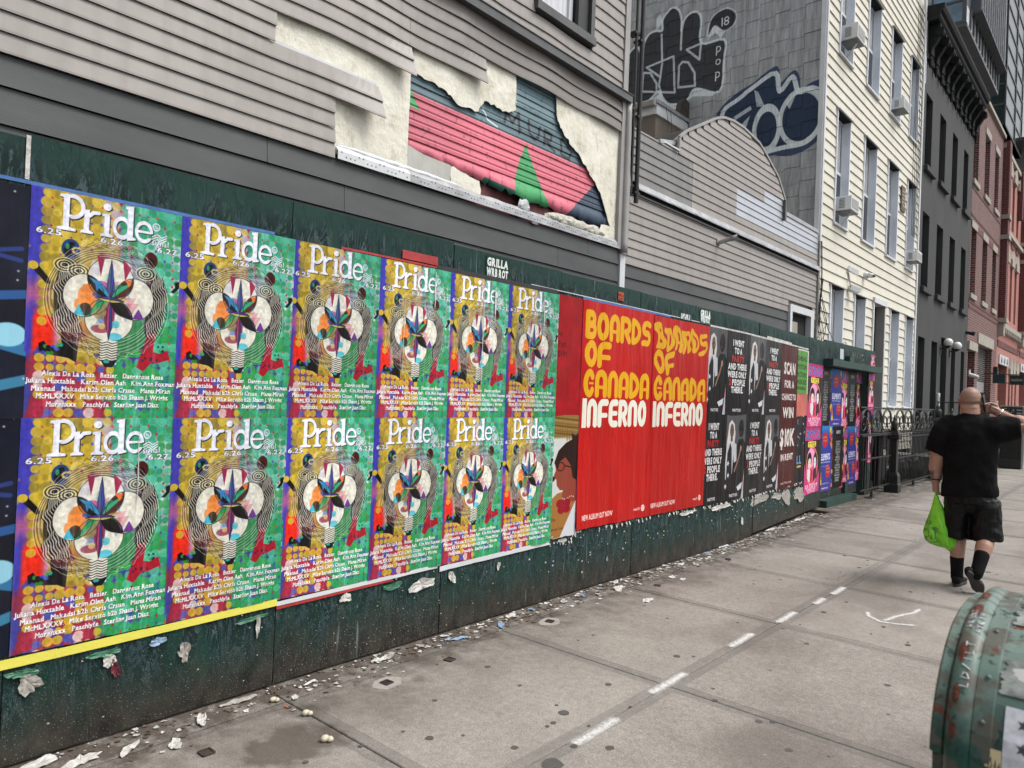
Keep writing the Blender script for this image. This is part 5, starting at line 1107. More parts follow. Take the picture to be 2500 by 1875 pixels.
# ------------------------------------------------------------------ charcoal stucco house
BK = thing('charcoal_rowhouse', (-1.5, 25.6, 0), 'charcoal stucco rowhouse with heavy bracketed black cornice', 'building')
bw = [(22.12, 22.92), (23.93, 24.78), (25.80, 26.62), (27.68, 28.48)]
bwin = [(a, b, 8.2, 10.2) for a, b in bw] + [(a + .05, b + .08, 4.88, 6.95) for a, b in bw] + [(22.12, 22.92, .9, 3.5), (23.80, 24.58, .9, 3.5), (26.68, 27.36, .9, 3.52), (28.32, 28.92, .9, 3.5)]
bdoor = (25.10, 25.98, .7, 3.72)
def pierced(parent, name, mat, X0, X1, y0, y1, z0, z1, holes):
    """wall front with real openings"""
    ysx = sorted({y0, y1} | {v for h in holes for v in h[:2]}); k = 0
    for a, b in zip(ysx[:-1], ysx[1:]):
        hs = sorted((h[2], h[3]) for h in holes if h[0] <= a + 1e-6 and h[1] >= b - 1e-6); c = z0
        for p, q in hs:
            if p > c: yield (X0, X1, a, b, c, p)
            c = max(c, q)
        if c < z1: yield (X0, X1, a, b, c, z1)
def wallmesh(parent, name, mat, *args):
    mb = MB()
    for q in pierced(parent, name, mat, *args): mb.box(*q)
    bm = bmesh.new(); tmp = obj(name, mb, mat, parent); bm.from_mesh(tmp.data); bmesh.ops.remove_doubles(bm, verts=bm.verts, dist=.0005)
    # inner faces shared by two blocks go
    seen = {}
    for f in bm.faces: seen.setdefault(tuple(sorted(v.index for v in f.verts)), []).append(f)
    bmesh.ops.delete(bm, geom=[f for l in seen.values() if len(l) > 1 for f in l], context='FACES'); bmesh.ops.recalc_face_normals(bm, faces=bm.faces); bm.to_mesh(tmp.data); bm.free(); return tmp
obj('wall', MB().box(-11, -1.66, 21.9, 29.35, 0, 12.2), m_dark, BK)
wallmesh(BK, 'facade', m_stucco, -1.655, -1.40, 21.74, 29.35, 0, 12.1, bwin + [bdoor])
for i, (a, b, c, d) in enumerate(bwin):
    w_ = obj('window', MB().box(-1.62, -1.60, a, b, c, d), m_glass, BK); m = (c + d) / 2
    if c > 4: bevel(obj('sill', MB().box(-1.42, -1.30, a - .05, b + .28 if c > 8 else b + .2, c - .16, c - .01), m_stucco, w_), .01)
    for q in ((a, a + .05, c, d), (b - .05, b, c, d), (a + .05, b - .05, m - .03, m + .03), (a + .05, b - .05, d - .06, d)): obj('sash', MB().box(-1.599, -1.56, *q), m_stuccodk, w_)
    obj('pane_light', MB().box(-1.599, -1.592, a + .06, a + .14, m + .04, d - .08), m_white, w_) if i < 7 else None
    if c < 1: stuff(obj('grille', (lambda g: ([g.box(-1.53, -1.515, a + .07 + k * .09, a + .085 + k * .09, c, d - .5) for k in range(int((b - a - .1) / .09))], g)[1])(MB()), m_black, w_))
dd = obj('door', MB().box(-1.64, -1.62, bdoor[0], bdoor[1], .7, 3.0), m_stuccodk, BK); obj('transom', MB().box(-1.64, -1.62, bdoor[0], bdoor[1], 3.05, 3.7), m_glass, dd)
obj('corner_strip', MB().box(-1.41, -1.36, 21.735, 21.80, 10.3, 12.0), m_white, BK)
# cornice
cn = obj('cornice', MB().prism([(-1.40, 11.05), (-1.36, 11.05), (-1.34, 11.15), (-1.36, 11.2), (-1.36, 11.98), (-1.10, 12.0), (-1.06, 12.06), (-1.06, 12.16), (-1.0, 12.2), (-.96, 12.30), (-.96, 12.38), (-1.40, 12.42), (-1.9, 12.42), (-1.9, 11.05)], 21.76, 29.42, ax=1), m_stuccodk, BK)
for k in range(11):
    y = 22.0 + k * .715; br = MB()
    br.prism([(-1.365, 11.18), (-1.30, 11.20), (-1.26, 11.36), (-1.18, 11.48), (-1.10, 11.62), (-1.08, 11.82), (-1.10, 11.97), (-1.365, 11.97)], y, y + .17, ax=1); b_ = obj('bracket', br, m_stuccodk, BK)
    obj('scroll', MB().tube([(-1.12, y - .03, 11.74), (-1.12, y + .20, 11.74)], .115, 12), m_stuccodk, b_); obj('drop', MB().lathe(-1.33, y + .085, [(.015, 10.82), (.045, 10.95), (.06, 11.08), (.03, 11.12), (.05, 11.17)], 8), m_stuccodk, b_)
    obj('frieze_panel', MB().box(-1.36, -1.335, y + .25, y + .62, 11.3, 11.85), m_stuccodk, BK)
for k, y in enumerate((25.02, 26.42)):
    t = thing('globe_lamp', (-1.3, y, 3.4), 'white globe wall lamp on a black arm, %s of the two beside the rowhouse door' % ('left' if k == 0 else 'right'), 'lamp', 'white globe lamps at the charcoal house door')
    obj('globe', MB().ball((-1.19, y, 3.54), .125, 18), simple('milk_glass', (.72, .72, .70), .3, .04, 3, bump=0) if k == 0 else bpy.data.materials['milk_glass'], t, smooth=True)
    obj('arm', MB().tube([(-1.40, y, 3.36), (-1.19, y, 3.38), (-1.19, y, 3.42)], .02, 8), m_black, t); obj('cup', MB().lathe(-1.19, y, [(.03, 3.37), (.06, 3.41), (.08, 3.44)], 12), m_black, t); obj('back_plate', MB().box(-1.405, -1.38, y - .05, y + .05, 3.2, 3.45), m_black, t)
t = thing('wall_spotlight', (-1.35, 29.05, 4.15), 'small dark spotlight high on the right edge of the charcoal house', 'light'); obj('lamp_head', MB().tube([(-1.40, 29.0, 4.2), (-1.12, 29.0, 4.14)], [.05, .075], 12), m_black, t)
t = thing('letter_box', (-1.36, 24.95, 1.6), 'pale grey intercom box on the charcoal wall left of the door', 'intercom'); bevel(obj('casing', MB().box(-1.398, -1.33, 24.66, 24.86, 1.6, 2.0), m_white, t), .01); obj('button_panel', MB().box(-1.329, -1.325, 24.70, 24.82, 1.68, 1.9), m_greytrim, t)
# ------------------------------------------------------------------ red brick house
RB = thing('red_brick_building', (-1.5, 33.0, 0), 'red brick building with stone lintels and a louvred garage opening', 'building')
rw = [(29.50, 30.50), (31.85, 32.92), (34.20, 35.18)]
rwin = [(a, b, 5.62, 7.95) for a, b in rw] + [(a - .1, b - .08, 9.62, 11.9) for a, b in rw]
gar = (31.60, 34.85, .0, 4.0); sdoor = (29.55, 31.0, .0, 3.65)
obj('wall', MB().box(-12, -1.86, 29.40, 36.1, 0, 12.9), m_dark, RB); wallmesh(RB, 'facade', m_brick, -1.855, -1.40, 29.37, 36.1, 0, 12.95, rwin + [gar, sdoor])
for a, b, c, d in rwin:
    w_ = obj('window', MB().box(-1.72, -1.70, a, b, c, d), m_glass2, RB); obj('lintel', MB().box(-1.46, -1.37, a - .08, b + .08, d + .01, d + .26), m_stone, w_); obj('sill', MB().box(-1.62, -1.33, a - .08, b + .08, c - .16, c + .01), m_stone, w_)
    for q in ((a, a + .06, c, d), (b - .06, b, c, d), (a, b, (c + d) / 2 - .03, (c + d) / 2 + .03)): obj('sash', MB().box(-1.699, -1.65, *q), m_stone, w_)
for z0 in (5.12, 5.30, 8.35, 9.3): obj('brick_band', MB().box(-1.41, -1.385, 29.38, 36.1, z0, z0 + .10), m_brickd, RB)
obj('soldier_course', MB().box(-1.41, -1.388, 29.38, 36.1, 7.96, 8.2), m_brickd, RB); obj('coping', MB().box(-1.9, -1.30, 29.36, 36.1, 12.96, 13.1), m_stone, RB)
obj('lintel', MB().box(-1.46, -1.36, 31.4, 35.05, 4.01, 4.42), m_stone, RB); obj('lintel', MB().box(-1.46, -1.33, 29.45, 31.15, 3.66, 3.95), m_stone, RB)
lv = MB(); 
for k in range(17): obj('louvre_slat', MB().obox((-1.66, 31.62, 2.72 + k * .075), (-1.66, 34.83, 2.72 + k * .075), .09, .018), m_greytrim, RB)
obj('garage_header', MB().box(-1.76, -1.62, 31.62, 34.83, 2.25, 2.66), m_flash, RB); obj('garage_door', MB().box(-1.84, -1.80, 31.62, 34.83, 0, 4.0), m_dark, RB)
obj('entry_door', MB().box(-1.84, -1.80, 29.55, 31.0, 0, 3.64), m_dark, RB)
t = thing('wall_light', (-1.38, 35.5, 2.9), 'black square wall light on the brick pier beside the garage', 'light'); obj('casing', MB().box(-1.398, -1.25, 35.35, 35.6, 2.85, 3.35), m_black, t); obj('lens', MB().box(-1.249, -1.24, 35.38, 35.57, 2.95, 3.1), m_white, t)
t = thing('security_camera', (-1.3, 29.9, 2.75), 'white bullet security camera on the brick pier at head height', 'security camera'); obj('housing', MB().tube([(-1.38, 29.85, 2.78), (-1.1, 29.85, 2.68)], .07, 10), m_white, t); obj('mount', MB().box(-1.40, -1.36, 29.8, 29.95, 2.74, 2.95), m_white, t)
# ------------------------------------------------------------------ pink and brick buildings beyond
def pinkhouse(y0, label):
    T = thing('pink_ornate_building', (-1.5, y0 + 3.6, 0), label, 'building', 'pink stucco buildings with brick piers'); y1 = y0 + 7.1
    obj('wall', MB().box(-12, -1.75, y0, y1, 0, 12.9), m_dark, T)
    wn_ = [(y0 + 1.75 + 1.55 * k, y0 + 2.45 + 1.55 * k, 5.65, 8.1) for k in range(3)] + [(y0 + 1.75 + 1.55 * k, y0 + 2.45 + 1.55 * k, 9.75, 11.9) for k in range(3)]
    lo_ = [(y0 + .6, y0 + 3.3, 0, 3.9), (y0 + 3.9, y0 + 4.5, 0, 3.2), (y0 + 4.95, y0 + 5.5, 0, 3.2), (y0 + 6.1, y0 + 6.7, 0, 3.2)]
    wallmesh(T, 'facade', m_pink, -1.745, -1.42, y0, y1, 0, 12.6, wn_ + lo_)
    for a, b, c, d in wn_:
        w_ = obj('window', MB().box(-1.64, -1.62, a, b, c, d), m_glass2 if c < 9 else m_glass, T); obj('sash', MB().box(-1.619, -1.60, a, b, (c + d) / 2 - .03, (c + d) / 2 + .03), m_stone, w_)
        obj('keystone', MB().prism([(a - .12, d + .02), (b + .12, d + .02), (b + .12, d + .35), ((a + b) / 2, d + .75), (a - .12, d + .35)], -1.42, -1.32), m_stone, w_)
        obj('tile_panel', MB().box(-1.42, -1.39, a, b, d + .85, d + 1.4), m_brickd, T) if c < 9 else None
    for a, b, c, d in lo_[1:]:
        w_ = obj('window', MB().box(-1.64, -1.62, a, b, c, d), m_glass, T); obj('keystone', MB().prism([(a - .1, d + .02), (b + .1, d + .02), (b + .1, d + .3), ((a + b) / 2, d + .8), (a - .1, d + .3)], -1.42, -1.33), m_stone, w_)
        for k in range(9): obj('louvre_slat', MB().box(-1.60, -1.54, a, b, 2.05 + k * .12, 2.11 + k * .12), m_stone, w_)
    a, b, c, d = lo_[0]; s_ = obj('shop_entry', MB().box(-1.74, -1.70, a, b, c, d), m_brickd, T); obj('shop_fascia', MB().box(-1.46, -1.36, a, b, 3.55, 3.95), m_white, s_)
    for k in range(3): obj('medallion', MB().tube([(-1.36, a + .5 + k * .85, 3.75), (-1.33, a + .5 + k * .85, 3.75)], .14, 12), m_greytrim, s_)
    obj('stone_band', MB().box(-1.72, -1.69, a, b, 1.75, 2.0), m_stone, s_)
    for yy in (y0 + .02, y0 + 6.55):
        obj('brick_pier', MB().box(-1.43, -1.16, yy, yy + .55, 5.3, 12.9), m_brickd, T)
        for z0 in (5.25, 8.75, 9.6): obj('pier_stone', MB().box(-1.43, -1.10, yy - .06, yy + .62, z0, z0 + .18), m_stone, T)
        obj('pier_bracket', MB().box(-1.42, -1.2, yy + .1, yy + .45, 4.7, 5.24), m_stone, T)
    obj('brick_pier', MB().box(-1.43, -1.22, y0 + 5.0, y0 + 5.35, 10.6, 12.9), m_brickd, T)
    obj('cornice', MB().box(-1.43, -1.25, y0 + .58, y0 + 6.5, 5.1, 5.3), m_stone, T); obj('cornice', MB().box(-1.43, -1.28, y0 + .58, y0 + 6.5, 9.25, 9.42), m_stone, T)
    for k in range(11): obj('dentil', MB().box(-1.42, -1.24, y0 + .75 + k * .53, y0 + .92 + k * .53, 4.88, 5.09), m_stone, T)
    obj('maroon_band', MB().box(-1.43, -1.395, y0 + .2, y1 - .1, 4.28, 4.55), m_brickd, T); obj('coping', MB().box(-1.9, -1.3, y0, y1, 12.61, 12.8), m_stone, T)
pinkhouse(36.15, 'pink stucco building with brick piers and stone keystones next to the red brick one')
pinkhouse(43.3, 'farther pink stucco building with brick piers at the right edge')
T = thing('far_apartment_block', (-1.5, 62, 0), 'plain far building at the end of the row beyond the pink ones', 'building'); wallmesh(T, 'facade', m_brick, -1.9, -1.42, 50.5, 80, 0, 14, [(52 + 3 * k, 53.2 + 3 * k, 5 + 3.5 * j, 7 + 3.5 * j) for k in range(8) for j in range(2)])
obj('wall', MB().box(-12, -1.95, 50.5, 80, 0, 13.9), m_dark, T)
# ------------------------------------------------------------------ modern tower standing behind the low row
TW = thing('glass_tower', (-6, 45, 0), 'modern glass and pale panel tower rising behind the red brick house', 'building')
obj('core', MB().box(-18, -3.75, 33.05, 80, 0, 60), m_tower, TW)
for zz in np.arange(13.9, 34, 2.1):
    obj('side_panel', MB().box(-9.5, -3.63, 33.0, 33.045, zz, zz + 2.085), m_tower, TW)
for i, (a, b) in enumerate(((41.25, 43.2), (47.9, 50.0), (52.6, 54.8))):
    pass
fy = [33.0, 41.3, 50.3, 51.9, 53.5]
for a, b in ((41.3, 43.9), (50.5, 64)):
    for zz in np.arange(13.5, 32, .62): obj('cladding_strip', MB().box(-3.74, -3.62, a, b, zz, zz + .61), m_tower, TW)
for zz in (14.2, 18.3, 22.4, 26.5): obj('window', MB().box(-3.618, -3.60, 42.1, 43.6, zz, zz + 2.9), m_glass, TW)
# projecting bay
by0, by1, bz = 33.0, 41.25, 16.95
bay = obj('bay', MB().box(-3.74, -2.45, by0 + .06, by1, bz, 32), m_towerg, TW)
obj('bay_soffit', MB().box(-3.74, -2.36, by0, by1 + .02, bz - .16, bz - .01), m_trimdk, bay); obj('bay_soffit', MB().box(-3.55, -2.75, by0 + .3, by1 - .3, bz - .20, bz - .165), simple('soffit_board', (.10, .09, .08), .6), bay)
for k, zz in enumerate((bz + .12, 17.9, 20.9, 23.9, 26.9)):
    z2 = (17.82, 20.82, 23.82, 26.82, 29.9)[k]; obj('side_pane', MB().box(-3.56, -2.52, by0 + .02, by0 + .058, zz, z2), m_glassb, bay)
for q in ((-3.62, -3.56), (-2.52, -2.38)): obj('side_mullion', MB().box(*q, by0 - .02, by0 + .057, bz, 31), m_trimdk, bay)
for zz in (bz, 17.83, 20.83): obj('side_rail', MB().box(-3.56, -2.52, by0 - .015, by0 + .03, zz, zz + .1), m_trimdk, bay)
n = 11
for k in range(n):
    a = by0 + .15 + k * (by1 - by0 - .2) / n; b = a + (by1 - by0 - .2) / n
    obj('front_pane', MB().box(-2.448, -2.42, a + .04, b - .04, bz + .1, 17.75), m_white if k % 3 != 5 else m_glass2, bay); obj('front_mullion', MB().box(-2.447, -2.34, b - .035, b + .035, bz, 17.8), m_trimdk, bay)
obj('upper_bay', MB().box(-2.449, -2.10, by0 + 1.3, by1 - .1, 17.85, 32), m_towerg, bay); obj('upper_sill', MB().box(-2.445, -2.02, by0 + 1.2, by1 - .05, 17.78, 17.845), m_trimdk, bay)
for k in range(12):
    a = by0 + 1.35 + k * .56; obj('fin', MB().box(-2.099, -2.04, a, a + .05, 17.9, 32), m_flash, bay)
# slim glazed bays farther along
for a, b, z0 in ((44.0, 47.6, 16.2), (47.65, 50.4, 16.2)):
    g_ = obj('glazed_bay', MB().box(-3.74, -2.42, a, b, z0, 34), m_glassg, TW)
    for zz in np.arange(z0, 32, 1.05): obj('rail', MB().box(-3.6, -2.38, a - .03, b, zz, zz + .1), m_trimdk, g_)
    for q in ((a - .03, a + .06), (b - .06, b + .02)): obj('mullion', MB().box(-2.44, -2.37, *q, z0, 34), m_trimdk, g_)
    obj('mullion', MB().box(-3.6, -3.5, a - .04, a, z0, 34), m_trimdk, g_); obj('curtain', MB().box(-3.0, -2.7, a - .02, a - .005, z0 + 2.2, z0 + 4.6), m_glass2, g_)
obj('balcony_slab', MB().box(-3.74, -1.9, 48.4, 56, 16.6, 16.8), m_trimdk, TW)
# signs hanging over the pavement, menu case, gate
for k, (x0, x1, y, z0, z1, txt) in enumerate(((-1.12, -.72, 33.2, 2.60, 2.94, ''), (-.98, -.50, 36.8, 2.66, 3.06, 'kashkish'))):
    t = thing('hanging_sign', ((x0 + x1) / 2, y, z0), ('blank dark teal sign hanging beside the garage opening', 'dark teal hanging sign with pale lower case lettering')[k], 'sign')
    obj('board', MB().box(x0, x1, y, y + .05, z0, z1), simple('teal_sign', (.012, .035, .036), .4, .1) if k == 0 else bpy.data.materials['teal_sign'], t); obj('arm', MB().tube([(-1.42, y + .02, z1 + .03), (x1, y + .02, z1 + .03)], .02, 6), m_black, t)
    if txt:
        I = Img(160, 64, hx('10292b')); I.text(txt, .5, .24, .15, hx('b8b8ae'), off=.02, width=.8, anchor='c')
        im = I.image('sign_print'); M = Mat('sign_face', .5); tx = M.n.new('ShaderNodeTexImage'); tx.image = im; uv = M.n.new('ShaderNodeUVMap'); M.l.new(uv.outputs[0], tx.inputs[0]); M.set('Base Color', tx.outputs[0])
        mb = MB(); mb.v = [(x0, y - .003, z0), (x1, y - .003, z0), (x1, y - .003, z1), (x0, y - .003, z1)]; mb.uv = {0: (0, 0), 1: (1, 0), 2: (1, 1), 3: (0, 1)}; mb.face((0, 1, 2, 3)); obj('lettering', mb, M.m, t, fix=False)
t = thing('hanging_sign', (-.4, 39, 2.2), 'black sign with white mark at the right edge of the view', 'sign'); obj('board', MB().box(-.55, .1, 39, 39.05, 2.2, 2.75), m_black, t); obj('mark', MB().box(-.3, -.2, 38.985, 38.998, 2.35, 2.55), m_white, t); obj('arm', MB().tube([(-1.42, 39, 2.8), (.1, 39, 2.8)], .02, 6), m_black, t)
t = thing('iron_gate', (.58, 23.4, 0), 'black iron gate with scrolls and solid kick plate standing open on the pavement', 'gate')
for q in ((.28, .31), (.84, .87)): obj('stile', MB().box(*q, 23.38, 23.42, .03, 1.2), m_black, t)
obj('kick_plate', MB().box(.312, .838, 23.39, 23.41, .03, .27), m_black, t); obj('top_rail', MB().box(.312, .838, 23.385, 23.415, 1.15, 1.19), m_black, t); obj('mid_rail', MB().box(.312, .838, 23.385, 23.415, .72, .745), m_black, t)
for k in range(5): obj('bar', MB().box(.38 + k * .09, .395 + k * .09, 23.393, 23.407, .272, 1.148), m_black, t)
for k in range(3):
    P = [(.40 + k * .16 + (.012 + .009 * i) * math.cos(i * .7), 23.385, .52 + (.012 + .009 * i) * math.sin(i * .7)) for i in range(10)]; obj('scroll', MB().tube(P, .007, 5), m_black, t)
t = thing('sticker_covered_box', (.6, 23.5, 0), 'black cabinet covered in stickers standing behind the iron gate', 'cabinet')
I = Img(200, 110, hx('14161a')); R = random.Random(9)
I.ell(.32, .3, .12, .12, hx('c8b8a0'), ring=.03); I.ell(.32, .3, .06, .06, hx('b02a30'))
for k in range(34): x, y = R.random(), R.random() * .55; I.ell(x, y, .02 + .03 * R.random(), .012 + .02 * R.random(), hx(R.choice(['d8d8d0', 'c03a34', '2f5a8a', '1a1a1c', 'e0c060', 'a8a8a0'])), .9, rot=R.random() * 3)
M = Mat('sticker_face', .5); tx = M.n.new('ShaderNodeTexImage'); tx.image = I.image('sticker_print'); uv = M.n.new('ShaderNodeUVMap'); M.l.new(uv.outputs[0], tx.inputs[0]); M.set('Base Color', tx.outputs[0])
obj('cabinet', MB().box(.38, .86, 23.46, 23.9, .0, 1.66), m_black, t); mb = MB(); mb.v = [(.39, 23.455, 1.38), (.72, 23.455, 1.38), (.72, 23.455, 1.63), (.39, 23.455, 1.63)]; mb.uv = {0: (0, 0), 1: (1, 0), 2: (1, 1), 3: (0, 1)}; mb.face((0, 1, 2, 3)); obj('sticker_panel', mb, M.m, t, fix=False)
obj('lid', MB().box(.36, .88, 23.44, 23.92, 1.661, 1.69), m_greytrim, t)
for k in range(3): obj('side_rack', MB().box(.73, .85, 23.455, 23.459, 1.40 + k * .08, 1.43 + k * .08), m_greytrim, t)
# ------------------------------------------------------------------ posters pasted on the boards
def poster(name, mat, a, b, z0, z1, off, label, cat='poster', group=None, fx=None, wr=.0022, jag=.0, nu=14, nv=20, peel=0.0, back=None, seed=0, sk=0.0):
    fx = fx or FX; mb = MB(); 
    for j in range(nv + 1):
        for i in range(nu + 1):
            u, v = i / nu, j / nv; y = a + (b - a) * u + sk * (v - .5); z = z0 + (z1 - z0) * v
            if jag and j == 0: z += jag * (nz(y, seed, 0, 23) + .5 * nz(y, seed, 3, 60))
            if jag and i in (0, nu): y += jag * .3 * nz(z, seed, 5, 15)
            d = off + wr * (1 + nz(y * 3.2, z * .5, seed, 2.2)) + wr * .8 * nz(y * 9, z * 1.2, seed + 3)
            if peel: d += peel * max(0, 1 - v * 7) * max(0, nz(y, seed, 1, 5))
            mb.uv[len(mb.v)] = (u, v); mb.v.append((fx(y) + d, y, z))
    m = nu + 1
    for j in range(nv):
        for i in range(nu): mb.face((j * m + i, j * m + i + 1, (j + 1) * m + i + 1, (j + 1) * m + i))
    o = obj(name, mb, mat, None, fix=False, smooth=True); return tag(o, label, cat, group)
m_fest = printmat(festival_poster().image('festival_print'), 'festival_poster_paper', .38, .5, .18)
px = [.862, 1.445, 2.010, 2.570, 3.120, 3.672, 4.222]
ordn = ('leftmost', 'second', 'third', 'fourth', 'fifth', 'rightmost')
for r in (0, 1):
    for i in range(6):
        z0, z1 = ((1.352, 2.262), (.437, 1.356))[r]
        poster('festival_poster', m_fest, px[i] - .004, px[i + 1] + .006, z0, z1, .003 + .0012 * (i % 2) + .0022 * r, 'colourful Pride poster with overlapping discs face, %s from the left in the %s row' % (ordn[i], ('upper', 'lower')[r]), 'poster', 'colourful Pride posters pasted in two rows', jag=.004 if r else 0, seed=i + 7 * r, peel=.012 if r else 0, sk=.004 * math.sin(i * 2.1 + r))
mm = printmat(moon_poster().image('moon_print'), 'moon_poster_paper', .4, .4, .15)
for r, (z0, z1) in enumerate(((1.352, 2.25), (.44, 1.35))): poster('night_poster', mm, .25, .866, z0, z1, .002, 'dark blue night poster cut by the left edge of the view, %s one' % ('upper', 'lower')[r], seed=r + 30)
poster('red_poster', printmat(red_poster().image('red_print'), 'red_poster_paper', .45, .5, .15), 4.215, 4.545, 1.37, 2.268, .002, 'narrow crimson poster strip between the Pride posters and the yellow lettered one', seed=41)
poster('portrait_poster', printmat(portrait_poster().image('portrait_print'), 'portrait_poster_paper', .4, .4, .1), 4.215, 4.545, .455, 1.372, .0025, 'portrait poster of a person in profile with glasses, left of the red album posters', jag=.01, seed=42)
for s_ in (0, 1):
    ma = printmat(album_poster(s_).image('album_print_%d' % s_), 'album_poster_paper_%d' % s_, .30, 1.3, .03)
    poster('album_poster', ma, 4.533 + 1.066 * s_, 5.602 + 1.07 * s_, .487, 2.268 - .01 * s_, .0045 + .002 * s_, 'big red poster with yellow BOARDS OF CANADA lettering, %s' % ('left one, smooth', 'right one, buckled')[s_], 'poster', 'big red album posters', wr=.007, jag=.007, nu=44, nv=60, seed=50 + s_, peel=.02)
mt = [printmat(party_poster(k).image('party_print_%d' % k), 'party_poster_paper_%d' % k, .3, .9, .1) for k in (0, 1)]
cols = [6.60, 7.10, 7.67, 8.28, 8.90]; ordc = ('first', 'second', 'third', 'fourth')
for r in (0, 1):
    for i in range(4):
        kind = 1 - (i % 2) if r == 0 else i % 2; z0, z1 = ((1.378, 2.262), (.470, 1.384))[r]
        poster('party_poster', mt[kind], cols[i] + (.02 if i == 0 else 0), cols[i + 1] + .005, z0, z1, .004 + .0015 * ((i + r) % 2), 'black %s poster, %s from the left in its %s row' % ('I WENT TO A PARTY text' if kind == 0 else 'photo of a long haired person', ordc[i], ('upper', 'lower')[r]), 'poster', 'black party posters', jag=.006 if r else 0, seed=60 + i + 5 * r, wr=.003)
poster('rent_poster', printmat(rent_poster().image('rent_print'), 'rent_poster_paper', .3, .9, .1), 8.905, 9.62, .44, 2.255, .005, 'tall maroon poster reading SCAN FOR A CHANCE TO WIN $10K IN RENT', jag=.006, seed=71, wr=.003, nv=40)
poster('green_poster', printmat(green_poster().image('green_print'), 'green_poster_paper', .3, .5, .1), 9.60, 10.12, 1.66, 2.25, .006, 'green poster with black lettering peeling beside the maroon poster', seed=72, peel=.05)
poster('torn_coral_poster', simple('coral_paper', (.50, .12, .09), .5, .3, 4, bump=.3), 9.60, 10.18, 1.36, 1.69, .004, 'torn coral paper remnant below the green poster', jag=.03, seed=73)
I = Img(90, 170, hx('1a1a1e')); R = random.Random(3)
for k in range(60): I.ell(R.random(), R.random() * .8, .05 * R.random(), .03, hx(R.choice(['c8c8cc', '3a3a44', '8a2f6a', '9098a8', '141418'])), .9)
I.text('LL', .5, 1.25, .3, hx('6fa0c8'), off=.03, anchor='c', width=.5); I.rect(.3, 1.3, .7, 1.36, hx('c8a040'))
poster('torn_black_poster', printmat(I.image('scrap_print'), 'black_scrap_paper', .5, .6, .4), 9.60, 10.06, .40, 1.36, .003, 'torn black poster remnant with small pictures left of the pink posters', jag=.03, seed=74)
FP = lambda y: -.27; FD = lambda y: -.38; FE = lambda y: -.28
mp = printmat(pink_poster().image('pink_print'), 'pink_poster_paper', .4, .5, .1); ml = printmat(list_poster().image('list_print'), 'list_poster_paper', .35, .5, .1); mbp = printmat(blue_poster().image('blue_print'), 'blue_poster_paper', .35, .5, .1)
G_ = 'pink concert posters with blue katakana'
for r, (z0, z1) in enumerate(((1.21, 2.09), (.27, 1.205))): poster('pink_poster', mp, 10.13 - .03 * r, 10.92 - .03 * r, z0, z1, .005, 'pink poster with blue katakana on the fence left of the door, %s one' % ('upper', 'lower')[r], group=G_, jag=.004, seed=80 + r)
def dp(kind, mat, a, b, z0, z1, off, label, fx=FD, **k): poster(kind, mat, a, b, z0, z1, off, label, fx=fx, jag=.004, **k)
GL_, GB_ = 'black line-up posters', 'blue ELEMENTS festival posters'
dp('lineup_poster', ml, 11.17, 11.70, 1.20, 2.09, .004, 'black line-up poster at the upper left of the fence door', group=GL_, seed=90)
dp('blue_poster', mbp, 11.68, 12.24, 1.19, 2.09, .006, 'blue ELEMENTS poster in the upper row of the fence door', group=GB_, seed=91)
dp('pink_poster', mp, 12.10, 12.64, 1.16, 2.08, .003, 'pink poster mostly covered, upper row of the door between blue and black posters', group=G_, seed=92)
dp('lineup_poster', ml, 12.50, 13.04, 1.18, 2.09, .006, 'black line-up poster at the upper right of the fence door', group=GL_, seed=93)
dp('pink_poster', mp, 12.80, 13.30, 1.16, 2.09, .003, 'pink poster at the right edge of the door, upper one', group=G_, seed=94)
dp('blue_poster', mbp, 11.25, 11.82, .20, 1.20, .006, 'blue ELEMENTS poster in the lower row of the door, left one', group=GB_, seed=95)
dp('lineup_poster', ml, 11.82, 12.42, .22, 1.19, .005, 'black line-up poster in the lower row of the door', group=GL_, seed=96)
dp('pink_poster', mp, 12.25, 12.70, .19, 1.18, .003, 'pink poster mostly covered, lower row of the door', group=G_, seed=97)
dp('blue_poster', mbp, 12.62, 13.10, .20, 1.18, .006, 'blue ELEMENTS poster in the lower row of the door, right one', group=GB_, seed=98)
dp('pink_poster', mp, 12.94, 13.30, .26, 1.17, .004, 'pink poster at the right edge of the door, lower one', group=G_, seed=99)
dp('pink_poster', mp, 13.33, 13.68, 1.47, 2.09, .004, 'pink poster on the last fence post panel, upper one', fx=FE, group=G_, seed=100)
dp('pink_poster', mp, 13.34, 13.68, .55, 1.46, .004, 'pink poster on the last fence post panel, lower one', fx=FE, group=G_, seed=101)
dp('pink_poster', mp, 13.40, 13.68, 2.21, 2.42, .004, 'small torn top of a pink poster above the door beam', fx=FE, group=G_, seed=102)
